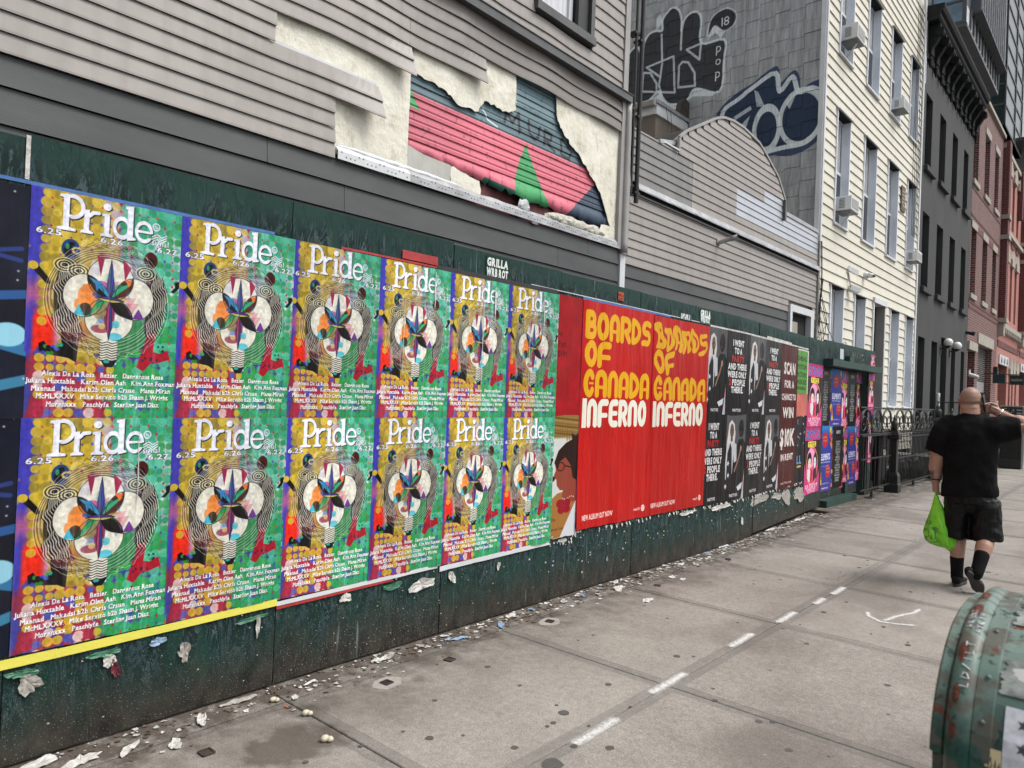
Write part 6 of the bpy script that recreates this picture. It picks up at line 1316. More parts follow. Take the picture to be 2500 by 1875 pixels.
# paper strips and stickers
def crease(y, z0, z1, w_, lb, seed):
    mb = MB(); n = 14
    for i in range(n + 1):
        z = z0 + (z1 - z0) * i / n; k = w_ * (.35 + .65 * math.sin(PI * i / n)) * (1 + .7 * nz(z, seed, 0, 14)); c = y + .006 * nz(z, seed, 3, 7); mb.v += [(.0125, c - k / 2, z), (.0125, c + k / 2, z)]
    for i in range(n): mb.face((2 * i, 2 * i + 1, 2 * i + 3, 2 * i + 2))
    o = obj('torn_crease', mb, m_paper, None, fix=False); solid(o, .001); tag(o, lb, 'paper scrap', 'white torn creases in the Pride posters')
for k, (y, a, b, w_, lb) in enumerate(((2.985, 2.02, 2.24, .012, 'white torn crease beside the title of the upper fourth Pride poster'), (3.42, 1.5, 2.2, .006, 'long thin white crease down the upper fifth Pride poster'), (3.53, 2.0, 2.22, .016, 'wide white torn crease over the title of the upper fifth Pride poster'), (4.05, 1.95, 2.24, .010, 'white torn crease over the title of the upper sixth Pride poster'),
                                   (1.30, .95, 1.75 - .45, .004, 'faint white crease in the lower first Pride poster'), (2.75, 1.6, 2.1, .004, 'thin white crease down the upper fourth Pride poster'), (3.9, 1.4, 2.1, .004, 'thin white crease down the upper sixth Pride poster'))): crease(y, a, b, w_, lb, k)
m_yel = simple('yellow_paper', (.72, .66, .10), .5, .06, 8, bump=.2); m_blu = simple('blue_paper', (.05, .14, .38), .5, .3, 8, bump=.2); m_redp = simple('red_paper', (.40, .03, .03), .5, .3, 8, bump=.3); m_blk = simple('black_paper', (.02, .018, .02), .5, .4, 20, bump=.2)
def strip(mat, a, b, za, zb, h, off, label, nm='paper_strip', jag=.003, seed=1):
    fxx = FX; mb = MB(); n = 14
    for i in range(n + 1):
        y = a + (b - a) * i / n; z = za + (zb - za) * i / n; mb.v += [(fxx(y) + off + .001 * nz(y, seed, 0, 9), y, z + jag * nz(y, seed, 4, 12)), (fxx(y) + off, y, z + h + jag * .5 * nz(y, seed, 9, 12))]
    for i in range(n): mb.face((2 * i, 2 * i + 2, 2 * i + 3, 2 * i + 1))
    o = obj(nm, mb, mat, None, fix=False); solid(o, .001); return tag(o, label, 'paper strip')
strip(m_yel, .2, 1.02, .386, .391, .038, .009, 'yellow paper strip under the lower left poster, nearest piece', jag=.001); strip(m_yel, 1.015, 1.36, .391, .397, .036, .0095, 'yellow paper strip under the first Pride posters, middle piece', jag=.001); strip(m_yel, 1.355, 2.0, .397, .408, .034, .009, 'yellow paper strip ending under the second Pride poster', jag=.001)
strip(m_white, 2.0, 3.1, .405, .425, .022, .0085, 'thin white paper edge under the third and fourth lower Pride posters'); strip(m_redp, 2.0, 2.75, .388, .405, .014, .008, 'thin red paper edge under the third Pride poster'); strip(m_white, 3.12, 4.22, .40, .42, .03, .009, 'white torn paper edge under the fifth and sixth lower Pride posters', jag=.006)
strip(m_blu, .5, 1.9, 2.262, 2.264, .014, .004, 'blue paper edge above the first two Pride posters', jag=.002); strip(m_blu, 4.53, 5.9, 2.268, 2.266, .018, .004, 'blue paper edge above the left red album poster', jag=.003)
strip(m_redp, 2.72, 3.0, 2.285, 2.285, .05, .007, 'short red paper piece above the fourth Pride poster'); strip(m_redp, 2.3, 4.0, 2.266, 2.27, .012, .0035, 'long thin red paper edge above the Pride posters'); strip(m_blk, 3.0, 4.2, 2.262, 2.266, .028, .006, 'black frayed paper strip above the fifth Pride poster', jag=.006)
strip(m_white, 3.9, 6.7, 2.292, 2.278, .006, .004, 'thin white paper edge along the top of the red posters'); strip(m_paper, 6.7, 10.1, 2.262, 2.262, .018, .008, 'ragged white paper edge along the top of the black posters', jag=.01); strip(m_paper, 8.3, 9.3, 2.275, 2.27, .03, .008, 'torn white paper patch above the maroon poster', jag=.012)
strip(m_blu, 4.533, 4.545, .5, .5, 1.76, .0075, 'thin blue edge down the left side of the album poster', jag=0)
strip(m_blk, .08, .62, 2.262, 2.25, .022, .012, 'folded pale tape at the top left of the fence', nm='folded_tape').data.materials[0] = m_paper
strip(m_paper, .835, .85, 2.28, 2.28, .17, .004, 'pale drip of glue down the first board joint', nm='glue_drip', jag=.004)
def sticker(a, b, z0, z1, texts, label, bgc=None, fx=None, seed=0):
    I = Img(128, max(32, int(128 * (z1 - z0) / (b - a))), hx('12332b') if bgc is None else hx(bgc)); H = I.H
    for t, y, s, w_ in texts: I.text(t, .5, y * H, s, hx('e2e4e2') if bgc != 'b8563a' else hx('3a1410'), off=.06, width=w_, anchor='c', slant=.05)
    poster('sticker', printmat(I.image('sticker_%d' % seed), 'sticker_paper_%d' % seed, .5, .1, .1), a, b, z0, z1, .004, label, 'sticker', nu=3, nv=3, wr=.0005, fx=fx)
sticker(3.43, 3.66, 2.285, 2.425, (('GRILLA', .46, .31, .92), ('WRB ROT', .93, .31, .92)), 'white lettered sticker on the green top board above the fifth Pride poster', seed=1)
sticker(6.47, 6.72, 2.28, 2.41, (('GRILLA', .5, .34, .85), ('WRB ROT', .92, .3, .8)), 'white lettered sticker on the green board above the black posters', seed=2)
sticker(6.08, 6.30, 2.275, 2.33, (('SPURT', .85, .4, .85),), 'faded worn sticker just above the right album poster', bgc='4a5a58', seed=3)
sticker(5.02, 5.10, 2.32, 2.39, (('GRILLA', .5, .36, .9), ('ROT', .95, .36, .7)), 'small orange square sticker on the green top board', bgc='b8563a', seed=4)
sticker(11.72, 11.9, 2.24, 2.40, (), 'small white sticker on the green board above the fence door', bgc='c8ccd0', fx=lambda y: -.275, seed=5)
# graffiti tag above the door
tg = MB(); 
for P in ([(12.35, 2.32), (12.37, 2.40), (12.42, 2.38), (12.40, 2.31), (12.35, 2.32)], [(12.47, 2.31), (12.50, 2.40), (12.54, 2.36), (12.47, 2.35), (12.55, 2.31)], [(12.6, 2.30), (12.64, 2.40), (12.68, 2.30)], [(12.72, 2.30), (12.74, 2.38), (12.80, 2.30), (12.82, 2.39)], [(12.95, 2.38), (12.88, 2.36), (12.9, 2.29), (12.98, 2.30), (12.96, 2.34), (13.04, 2.24), (12.96, 2.22)]):
    tg.tube([(-.272, a, b) for a, b in P], .004, 4)
tag(stuff(obj('scrawled_tag', tg, m_stone)), 'pale scrawled graffiti tag on the green board above the door', 'graffiti')
# ------------------------------------------------------------------ torn scraps hanging below the posters, litter
def scrap(x, y, z, w_, h, ang, mat, name, label, hang=True, seed=0, cat='paper scrap', group=None):
    R = random.Random(seed); n = R.randint(15, 22); P = []; ph = R.random() * 3
    for k in range(n):
        a = 2 * PI * k / n + .2 * R.random(); r = (.78 + .35 * R.random()) * (1 + .2 * math.sin(a * 2 + ph) + .12 * math.sin(a * 3 + ph * 2)); P.append((w_ / 2 * r * math.cos(a), h / 2 * r * math.sin(a)))
    ca, sa = math.cos(ang), math.sin(ang); V = []; F = []
    rings = (0, .5, 1)
    for q, t in enumerate(rings[1:]):
        for i, (a, b) in enumerate(P):
            u, v = (a * ca - b * sa) * t, (a * sa + b * ca) * t; lift = (.010 * R.random() if q else .006 * R.random()) * min(1, (w_ + h) * 8)
            V.append((x + lift + .002, y + u, z + v) if hang else (x + u, y + v, z + lift + .002))
    V.append((x + .004, y, z) if hang else (x, y, z + .006)); c = len(V) - 1
    for i in range(n): j = (i + 1) % n; F += [(c, i, j), (i, n + i, n + j, j)]
    o = obj(name, MB().add(V, F), mat, None, fix=False); solid(o, .0015); return tag(o, label, cat, group)
m_grn = simple('green_paper', (.04, .16, .09), .5, .2, 9, bump=.3); m_news = simple('printed_scrap', (.33, .31, .28), .8, .5, 60, bump=.3); m_lblue = simple('pale_blue_paper', (.22, .33, .46), .6, .2, 9, bump=.3); m_brn = simple('wet_cardboard', (.10, .07, .045), .9, .4, 9, bump=.5); m_mar = simple('maroon_paper', (.13, .02, .03), .6, .2, 9)
for k, (y, z, w_, h, a, m, lb) in enumerate(((.90, .36, .10, .035, 0, m_grn, 'green torn paper under the yellow strip, first'), (.93, .315, .07, .10, .6, m_news, 'printed torn scrap hanging below the first poster'), (1.20, .365, .14, .03, .1, m_grn, 'green torn paper under the yellow strip, second'), (1.22, .33, .05, .07, .4, m_paper, 'white torn flag with dark back under the yellow strip'),
                                                 (1.245, .29, .03, .09, .3, m_mar, 'maroon paper tail hanging below the poster'), (1.42, .365, .07, .04, 0, m_lblue, 'pale blue torn paper below the yellow strip'), (1.54, .29, .05, .10, -.2, m_news, 'crumpled pale scrap stuck low on the green board'), (1.86, .37, .15, .025, .05, m_grn, 'green torn paper near the end of the yellow strip'), (1.90, .33, .02, .12, 0, m_paper, 'thin white torn hook of paper on the board'),
                                                 (2.42, .37, .07, .06, .1, m_paper, 'white torn scrap below the third poster'), (2.75, .375, .16, .04, 0, m_grn, 'green paper remnant under the fourth poster'), (2.98, .345, .18, .09, .05, m_paper, 'larger off white torn sheet under the fourth poster'), (3.23, .35, .05, .09, .3, m_paper, 'white torn point under the fifth poster'), (3.67, .35, .03, .06, 0, m_paper, 'small white torn point under the sixth poster'),
                                                 (4.38, .43, .10, .035, 0, m_paper, 'white torn edge below the portrait poster'), (6.35, .44, .30, .05, 0, m_paper, 'white torn scrap below the right album poster'), (7.1, .43, .4, .06, 0, m_paper, 'white torn edge below the first black posters'), (8.2, .40, .5, .12, 0, m_news, 'grey torn remnant below the black posters'), (8.9, .38, .3, .10, 0, m_news, 'grey torn remnant below the maroon poster'), (9.3, .33, .25, .22, 0, m_news, 'small printed remnant under the maroon poster'), (9.85, .32, .4, .24, 0, m_news, 'larger worn white remnant below the torn black poster'), (7.66, .22, .06, .10, 0, m_paper, 'single white scrap stuck low on the green board'), (5.0, .2, .02, .05, 0, m_lblue, 'tiny pale blue fleck on the green board'))):
    scrap(FX(y) + .004, y, z, w_, h, a, m, 'torn_paper_scrap', lb, True, k + 5, group='torn scraps on the fence foot')
tw = MB()
for k in range(420):
    y = .6 + 9.8 * random.random() ** .9; z = .05 + .38 * random.random(); s_ = .0012 + .0035 * random.random() ** 2; x = FX(y) + .004
    if y > 4: z = min(.47, z + .05 + .2 * random.random()); s_ *= 1.8
    tw.add([(x, y - s_, z - s_ * .6), (x + .002, y + s_, z - s_ * .9), (x + .003, y + s_ * .7, z + s_), (x, y - s_ * .8, z + s_ * .8)], [(0, 1, 2, 3)])
for k in range(140):
    y = 4.3 + 5.7 * random.random(); x = FX(y) + .004; z = (.47 if y > 4.5 else .43) - .03 * random.random(); s_ = .005 + .014 * random.random() ** 1.5; tw.add([(x, y - s_, z + .01), (x + .006, y - s_ * .2, z - s_ * 1.2), (x + .003, y + s_, z - s_ * .4), (x, y + s_ * .8, z + .012)], [(0, 1, 2, 3)])
stuff(tag(obj('paper_flecks', tw, m_paper, fix=False), 'tiny torn paper flecks sticking to the foot of the fence', 'paper flecks'))
lit = [(.07, .93, .20, .10, .5, m_paper, 'wide white wet paper mat at the bottom left corner of the pavement'), (.22, .88, .07, .04, .2, m_paper, 'smaller white paper piece right of the corner mat'), (.17, 1.25, .11, .05, .7, m_paper, 'thin white paper sliver between the paper mats'), (.05, 1.8, .16, .05, .1, m_news, 'grey soaked paper against the fence near the second joint'), (.5, 4.82, .12, .08, .4, m_paper, 'worn white paint like paper patch away from the fence'), (.38, 5.6, .08, .05, .4, m_paper, 'small flat white paper beside the fifth socket'), (.2, 6.2, .1, .05, .8, m_paper, 'white torn bit on the pavement before the sixth socket'), (.09, 2.60, .09, .06, 0, m_paper, 'crumpled white paper pile at the fence foot near the first sockets'), (.14, 1.08, .14, .08, .4, m_paper, 'large wet white paper mat at the lower left of the pavement'), (.26, 1.40, .09, .055, .9, m_paper, 'white torn sheet on the pavement next to the first rusty socket'), (.12, 1.58, .13, .05, 1.2, m_paper, 'folded white strip of paper lying close to the fence at left'), (.15, 3.56, .10, .05, .9, m_lblue, 'blue printed wrapper lying on the pavement'), (.13, 3.16, .05, .16, 1.1, m_lblue, 'pale blue torn strip across a dark stick'),
       (.11, 3.2, .20, .015, .2, m_brn, 'dark brown stick lying among the litter'), (.17, 4.93, .14, .09, .5, m_paper, 'white paper remnant stuck flat on the pavement in mid distance'), (.28, 5.6, .10, .06, .2, m_paper, 'small white paper flat on the pavement beyond the white remnant'), (.10, 4.3, .08, .05, .3, m_paper, 'white scrap by the fence before the fourth socket'), (.06, 3.75, .10, .06, 0, m_paper, 'pale shredded paper near the blue wrapper'), (.10, 2.15, .08, .025, .2, m_paper, 'narrow white strip bent at a board joint'), (.20, 2.0, .05, .03, 1, m_paper, 'tiny white folded paper near the second board joint'), (.26, 1.92, .03, .012, 1.4, simple('orange_plastic', (.6, .16, .03), .5), 'small orange plastic bit on the pavement'), (.1, 6.1, .12, .06, .1, m_paper, 'white scrap against the fence beyond the flat paper'), (.0, 7.2, .2, .06, .1, m_paper, 'white shredded paper at the fence foot below the album poster'), (-.05, 8.6, .25, .07, 0, m_paper, 'white shredded paper at the fence foot below the black posters'), (-.1, 9.7, .3, .07, 0, m_paper, 'white shredded paper at the foot of the bent fence part')]
for k, (x, y, w_, h, a, m, lb) in enumerate(lit): scrap(x, y, .002, w_, h, a + PI / 2, m, 'litter_scrap', lb, False, 100 + k, 'litter', 'litter along the fence foot')
for k, (x, y, r) in enumerate(((.66, 1.86, .022), (.39, 1.94, .02), (.16, 1.91, .018))):
    r *= .8; mb = MB().ball((x, y, r * .8), r, 10, sc=(1, 1.25, .8)).ball((x + r, y + r * .8, r * .7), r * .85, 10, sc=(1, 1, .8))
    tag(obj('bone_chew', mb, simple('off_white_lump', (.55, .50, .38), .7, .15, 30, bump=.4) if k == 0 else bpy.data.materials['off_white_lump'], smooth=True), ('off white knobbly lump nearest the camera on the pavement', 'off white knobbly lump beside the pavement joint crack', 'small round off white lump close to the fence')[k], 'litter')
lt = MB(); ld = MB()
for k in range(2200):
    y = .9 + 9.6 * random.random() ** .85; x = FX(y) + .01 + abs(random.gauss(0, .11)); s_ = (.003 + .010 * random.random() ** 2) * (1 + y * .12); a = random.random() * 6
    q = [(s_ * math.cos(a + t) * (.5 + random.random()), s_ * math.sin(a + t) * (.5 + random.random())) for t in (0, 1.5, 3, 4.6)]
    (lt if random.random() < .36 else ld).add([(x + u, y + v, .002 + .005 * random.random()) for u, v in q], [(0, 1, 2, 3)])
stuff(tag(obj('litter_crumbs', lt, m_paper, fix=False), 'pale paper crumbs scattered along the foot of the fence', 'litter')); stuff(tag(obj('dirt_crumbs', ld, m_brn, fix=False), 'dark dirt and leaf crumbs along the foot of the fence', 'dirt'))
# cracked dirty strip of paper rubble further along
for k in range(26):
    y = 2.6 + k * .27; scrap(FX(y) + .03 + .07 * random.random(), y + .1 * random.random(), .003, .03 + .07 * random.random(), .02 + .04 * random.random(), random.random() * 3, random.choice([m_paper, m_paper, m_news, m_brn, m_lblue]), 'paper_crumple', 'small crumpled paper bit at the fence foot', False, 300 + k, 'litter', 'small crumpled paper bits along the fence foot')
# ------------------------------------------------------------------ iron yard fence and what stands behind it
YF = thing('iron_yard_fence', (-.1, 15.6, 0), 'black wrought iron fence with scrollwork in front of the cream house', 'fence')
XF = -.10
def rail(a, b, z, r=.011, x=XF): obj('rail', MB().box(x - r, x + r, a, b, z - r, z + r), m_black, YF)
for z in (1.045, .665, .165): rail(12.4, 14.2, z)
for z in (.985, .60, .115): rail(14.44, 17.95, z)
for z in (.985, .60, .115): rail(18.2, 24.0, z)
def picket(y, z0, z1, tip=True):
    mb = MB().box(XF - .008, XF + .008, y - .006, y + .006, z0, z1)
    if tip: mb.add([(XF - .02, y, z1 + .03), (XF + .02, y, z1 + .03), (XF, y - .02, z1 + .03), (XF, y + .02, z1 + .03), (XF, y, z1 + .10), (XF, y, z1)], [(0, 2, 4), (2, 1, 4), (1, 3, 4), (3, 0, 4), (2, 0, 5), (1, 2, 5), (3, 1, 5), (0, 3, 5)])
    return mb
pk = obj('picket', picket(14.5, .08, 1.04), m_black, YF)
for k in range(1, 31):
    o = pk.copy(); C.objects.link(o); o.parent = YF; o.location = pk.location + Vector((0, .114 * k, 0))
for k in range(40):
    o = pk.copy(); C.objects.link(o); o.parent = YF; o.location = pk.location + Vector((0, 3.75 + .142 * k, 0))
for k in range(8): obj('picket', picket(12.5 + k * .235, .14, 1.03, False), m_black, YF)
# scrolls: spirals and arcs between two top bars
def scroll(cy, cz, r, dirn=1, turns=1.6):
    P = []
    for i in range(26):
        t = i / 25; a = PI / 2 + dirn * t * turns * 2 * PI; rr = r * (1 - .82 * t); P.append((XF, cy + rr * math.cos(a), cz + rr * math.sin(a)))
    obj('scroll', MB().tube(P, .009, 6), m_black, YF, smooth=True)
for a, b in ((12.3, 14.2), (14.45, 17.6)):
    n = int((b - a) / .62); s_ = (b - a) / n
    for i in range(n):
        c = a + s_ * (i + .5); scroll(c - s_ * .22, 1.27, .19, 1); scroll(c + s_ * .22, 1.27, .19, -1)
        obj('scroll', MB().tube([(XF, c + s_ * .5 * math.cos(q * PI / 12), 1.08 + .40 * math.sin(q * PI / 12)) for q in range(13)], .011, 6), m_black, YF, smooth=True)
        obj('scroll_leaf', MB().ball((XF, c, 1.22), .022, 8, sc=(1, 1, 2.6)), m_black, YF)
    mb = MB(); n2 = int((b - a) / .06)
    mb.tube([(XF, a + (b - a) * i / n2, 1.50 + .008 * (i % 2)) for i in range(n2 + 1)], .012, 6); mb.tube([(XF, a, 1.07), (XF, b, 1.07)], .009, 6); obj('twisted_bar', mb, m_black, YF)
for k, y in enumerate((13.0, 15.9, 17.4)): obj('foot', MB().lathe(XF + .02, y, [(.12, 0), (.10, .015), (.03, .03), (.015, .12)], 10), m_black, YF)
def newel(x, y, h, s, label):
    t = thing('newel_post', (x, y, 0), label, 'post', 'cast iron newel posts in the yard fence')
    a = .085 * s
    obj('base', MB().lathe(x, y, [(a * 1.35, 0), (a * 1.35, .14), (a * 1.2, .17), (a * 1.15, .30), (a * .9, .36)], 4, sq=True), m_black, t); obj('shaft', MB().lathe(x, y, [(a * .72, .361), (a * .72, h - .42), (a * 1.1, h - .40), (a * 1.15, h - .33), (a * .8, h - .25)], 4, sq=True), m_black, t)
    obj('finial', MB().lathe(x, y, [(a * .5, h - .249), (a * .62, h - .2), (a * .7, h - .14), (a * .6, h - .09), (a * .3, h - .07), (a * .38, h - .055), (a * .3, h - .03), (a * .1, h + .03)], 14), m_black, t, smooth=True)
newel(-.08, 14.32, 1.36, 1.0, 'black cast iron newel post nearest, just right of the green fence'); newel(-.1, 18.05, 1.60, 1.25, 'taller black cast iron newel post left of the walking man'); newel(-.1, 19.6, 1.52, 1.15, 'black cast iron newel post partly behind the man\'s shoulder')
obj('stoop', MB().box(-1.39, -.25, 18.3, 19.3, .0, .45), m_greytrim, thing('cream_stoop', (-.8, 18.8, 0), 'low grey concrete stoop before the cream house door', 'steps'))
ST = thing('charcoal_stoop', (-.9, 25.6, 0), 'dark stoop with iron handrail at the charcoal house door', 'steps')
for k in range(4): obj('step', MB().box(-1.39 + .0, -.3 - .27 * k, 24.9, 26.2, .175 * k, .175 * (k + 1) - .002), m_stuccodk, ST)
obj('side_wall', MB().box(-1.39, -.25, 24.2, 24.88, 0, 1.3), m_stuccodk, ST)
for k in range(9): obj('baluster', MB().tube([(-1.3 + .13 * k, 24.5, 1.302), (-1.3 + .13 * k, 24.5, 1.72)], .01, 5), m_black, ST)
obj('handrail', MB().tube([(-1.35, 24.5, 1.73), (-.2, 24.5, 1.73), (.0, 24.5, 1.2), (.0, 24.5, .01)], .016, 8), m_black, ST)
I = Img(120, 60, hx('101112')); I.text('336', .5, .4, .42, hx('cfd0cc'), off=.05, width=.9, anchor='c'); im = I.image('bin_number'); M = Mat('bin_number_paint', .6); tx = M.n.new('ShaderNodeTexImage'); tx.image = im; uv = M.n.new('ShaderNodeUVMap'); M.l.new(uv.outputs[0], tx.inputs[0]); M.set('Base Color', tx.outputs[0]); m_num = M.m
m_bin = simple('black_plastic', (.016, .017, .018), .38, .2, 6, bump=.1)
for k, (x, y) in enumerate(((-.62, 13.75), (-.55, 14.55), (-.75, 15.5))):
    t = thing('wheelie_bin', (x, y, 0), 'black wheelie bin behind the iron fence, %s' % ('nearest, beside the green fence', 'middle one with white number', 'farthest of three')[k], 'bin', 'black wheelie bins in the yard')
    w_, d_ = .29, .30
    mb = MB().add([(x - w_ * .72, y - d_ * .72, .06), (x + w_ * .72, y - d_ * .72, .06), (x + w_ * .72, y + d_ * .72, .06), (x - w_ * .72, y + d_ * .72, .06), (x - w_, y - d_, .98), (x + w_, y - d_, .98), (x + w_, y + d_, .98), (x - w_, y + d_, .98)], [(0, 3, 2, 1), (4, 5, 6, 7), (0, 1, 5, 4), (1, 2, 6, 5), (2, 3, 7, 6), (3, 0, 4, 7)])
    bevel(obj('tub', mb, m_bin, t), .02, 2); obj('rim', MB().box(x - w_ - .02, x + w_ + .02, y - d_ - .02, y + d_ + .02, .985, 1.02), m_bin, t)
    obj('lid', MB().prism([(y - d_ - .03, 1.022), (y + d_ + .05, 1.022), (y + d_ + .03, 1.06), (y, 1.10), (y - d_, 1.07)], x - w_ - .02, x + w_ + .02), m_bin, t)
    for s_ in (-1, 1): obj('wheel', MB().tube([(x + s_ * w_ * .8, y + d_ * .7, .11), (x + s_ * (w_ * .8 + .05), y + d_ * .7, .11)], .10, 14), m_black, t)
    f = MB(); q = lambda u, v: (x + w_ * (.72 + .28 * v) + .004, y - d_ * .5 + d_ * u, .06 + .92 * v)
    f.v = [q(0, .6), q(1, .6), q(1, .78), q(0, .78)]; f.uv = {0: (0, 0), 1: (1, 0), 2: (1, 1), 3: (0, 1)}; f.face((0, 1, 2, 3)); obj('number', f, m_num, t, fix=False)
    f = MB(); q = lambda u, v: (x - w_ * .5 + w_ * u, y - d_ * (.72 + .28 * v) - .004, .06 + .92 * v)
    f.v = [q(0, .58), q(1, .58), q(1, .74), q(0, .74)]; f.uv = {0: (0, 0), 1: (1, 0), 2: (1, 1), 3: (0, 1)}; f.face((0, 1, 2, 3)); obj('number', f, m_num, t, fix=False)
t = thing('utility_cabinet', (-1.2, 17.1, 0), 'grey utility cabinet against the cream wall behind the green fence end', 'cabinet'); bevel(obj('cabinet', MB().box(-1.37, -1.1, 16.75, 17.35, 0, 1.2), m_towerg, t), .01); obj('door', MB().box(-1.099, -1.09, 16.8, 17.3, .1, 1.12), m_towerg, t)
t = thing('handrail', (-.4, 30.2, 1), 'thin bent steel handrail behind the man\'s phone hand', 'handrail'); obj('tube', MB().tube([(-1.3, 27.8, 1.75), (-.5, 27.8, 1.75), (-.05, 27.8, 1.15), (-.02, 27.8, .0)], .018, 8), m_greytrim, t, smooth=True)

for k, (x, y, r, lb) in enumerate(((-.62, 16.35, .34, 'black rubbish bag behind the iron fence, largest and nearest the bins'), (-.8, 17.05, .30, 'black rubbish bag leaning on the cream wall behind the iron fence'), (-.5, 17.55, .28, 'black rubbish bag farthest along behind the iron fence pickets'), (-.55, 15.9, .22, 'small black rubbish bag between the bins and the larger bags'))):
    mb = MB().ball((x, y, r * .85), r, 20, sc=(1, 1.1, .95)).ball((x + .05, y, r * 1.75), r * .22, 12, sc=(1, 1, 1.4)); o = tag(obj('rubbish_bag', mb, m_bin), lb, 'bag', 'black rubbish bags in the yard')
    m = o.modifiers.new('r', 'REMESH'); m.mode = 'VOXEL'; m.voxel_size = .025; m.use_smooth_shade = True
    tx = bpy.data.textures.new('bag_folds_%d' % k, 'CLOUDS'); tx.noise_scale = .12; m = o.modifiers.new('f', 'DISPLACE'); m.texture = tx; m.strength = .09
# ------------------------------------------------------------------ the walking man
def skin_mat():
    M = Mat('skin', .5); c0 = M.ramp(M.noise(14, 4), [(.3, (.34, .185, .135)), (.7, (.44, .255, .19))]); zr = M.n.new('ShaderNodeMapRange'); zr.inputs[1].default_value = 1.57; zr.inputs[2].default_value = 1.61; M.l.new(M.xyz(2), zr.inputs[0]); yr = M.n.new('ShaderNodeMapRange'); yr.inputs[1].default_value = 7.45; yr.inputs[2].default_value = 7.42; M.l.new(M.xyz(1), yr.inputs[0]); M.set('Base Color', M.mix(M.math('MULTIPLY', zr.outputs[0], yr.outputs[0]), c0, M.ramp(M.noise(260, 2), [(.35, (.22, .125, .092)), (.65, (.33, .20, .15))]))); M.b.inputs['Subsurface Weight'].default_value = .08; M.b.inputs['Subsurface Radius'].default_value = (.02, .008, .005); M.bump(M.noise(160, 2), .12, .002); return M.m
m_skin = skin_mat(); 
M = Mat('scalp_stubble', .55); M.set('Base Color', M.ramp(M.noise(260, 2), [(.35, (.22, .125, .092)), (.65, (.33, .20, .15))])); m_stub = M.m
def cloth(name, col, rough, bs=9, st=.5):
    M = Mat(name, rough, 0, .22 if rough < .5 else .12); M.set('Base Color', M.ramp(M.noise(7, 4), [(.3, tuple(Vector(col) * .7)), (.7, tuple(Vector(col) * 1.4))])); M.bump(M.noise(bs, 3, (1, 1, .55), dist=1.2), st, .02); M.bump(M.noise(400, 2), .1, .001); return M.m
m_tee = cloth('black_tshirt_cotton', (.0065, .007, .0075), .9, 7, .9); m_shorts = cloth('black_satin_shorts', (.0045, .0045, .0055), .40, 9, .9); m_sock = cloth('black_sock', (.008, .008, .009), .9, 60, .3); m_shoe = cloth('black_shoe', (.014, .014, .015), .6, 40, .4); m_sole = simple('black_rubber_sole', (.028, .026, .025), .7, .3, 60, bump=.5, bscale=90)
def loft(mb, rings, n=20, mat=0):
    """rings: (cx, cy, cz, rx, ry[, tilt_x, tilt_y]) horizontal ellipses, tilt shears z"""
    b = len(mb.v)
    for r in rings:
        cx, cy, cz, rx, ry = r[:5]; tx, ty = (r[5:] + (0, 0))[:2] if len(r) > 5 else (0, 0)
        for k in range(n):
            a = 2 * PI * k / n; u, v = rx * math.cos(a), ry * math.sin(a); mb.v.append((cx + u, cy + v, cz + u * tx + v * ty))
    for i in range(len(rings) - 1):
        for k in range(n): mb.face((b + i * n + k, b + i * n + (k + 1) % n, b + (i + 1) * n + (k + 1) % n, b + (i + 1) * n + k), mat)
    mb.face([b + k for k in range(n)][::-1], mat); mb.face([b + (len(rings) - 1) * n + k for k in range(n)], mat); return mb
def melt(o, vox, smooth=3, disp=0, dsize=.1):
    m = o.modifiers.new('remesh', 'REMESH'); m.mode = 'VOXEL'; m.voxel_size = vox; m.use_smooth_shade = True
    m = o.modifiers.new('smooth', 'SMOOTH'); m.iterations = smooth; m.factor = .5
    if disp:
        tx = bpy.data.textures.new(o.name + '_folds', 'CLOUDS'); tx.noise_scale = dsize; tx.noise_depth = 1
        m = o.modifiers.new('folds', 'DISPLACE'); m.texture = tx; m.strength = disp; m.mid_level = .5; m.texture_coords = 'LOCAL'
    return o
def limb(mb, P, R, n=16):
    mb.tube(P, R, n)
    for p, r in zip(P, R): mb.ball(p, r * .99, 14)
MAN = thing('person', (2.17, 7.35, 0), 'large man with shaved head walking away in black t-shirt and shorts, phone at his ear', 'person')
b = MB()
b.ball((2.135, 7.385, 1.632), .1, 24, sc=(.83, 1.0, 1.02)); b.ball((2.135, 7.42, 1.58), .07, 18, sc=(.95, 1.0, 1.1)); b.tube([(2.14, 7.36, 1.40), (2.138, 7.37, 1.58)], [.085, .072], 18)
b.ball((2.135, 7.342, 1.555), .06, 16, sc=(1.15, .9, .8))          # the fold at the nape
for s_ in (-1, 1):
    b.ball((2.135 + s_ * .088, 7.40, 1.605), .03, 12, sc=(.35, .75, 1.05)); b.ball((2.135 + s_ * .032, 7.478, 1.635), .016, 10)
b.tube([(2.135, 7.478, 1.635), (2.135, 7.505, 1.592)], [.010, .016], 8); b.ball((2.135, 7.474, 1.552), .022, 10, sc=(1.3, .6, .5)); b.ball((2.135, 7.465, 1.515), .032, 12)
loft(b, [(2.165, 7.37, .80, .165, .13), (2.165, 7.38, .95, .17, .145), (2.165, 7.38, 1.1, .17, .145), (2.16, 7.37, 1.28, .20, .145), (2.155, 7.36, 1.40, .19, .11), (2.15, 7.36, 1.47, .09, .08)])
limb(b, [(1.975, 7.36, 1.38), (1.905, 7.34, 1.10), (1.893, 7.37, .885)], [.085, .062, .036]); limb(b, [(1.905, 7.34, 1.09), (1.893, 7.355, 1.0)], [.060, .056])
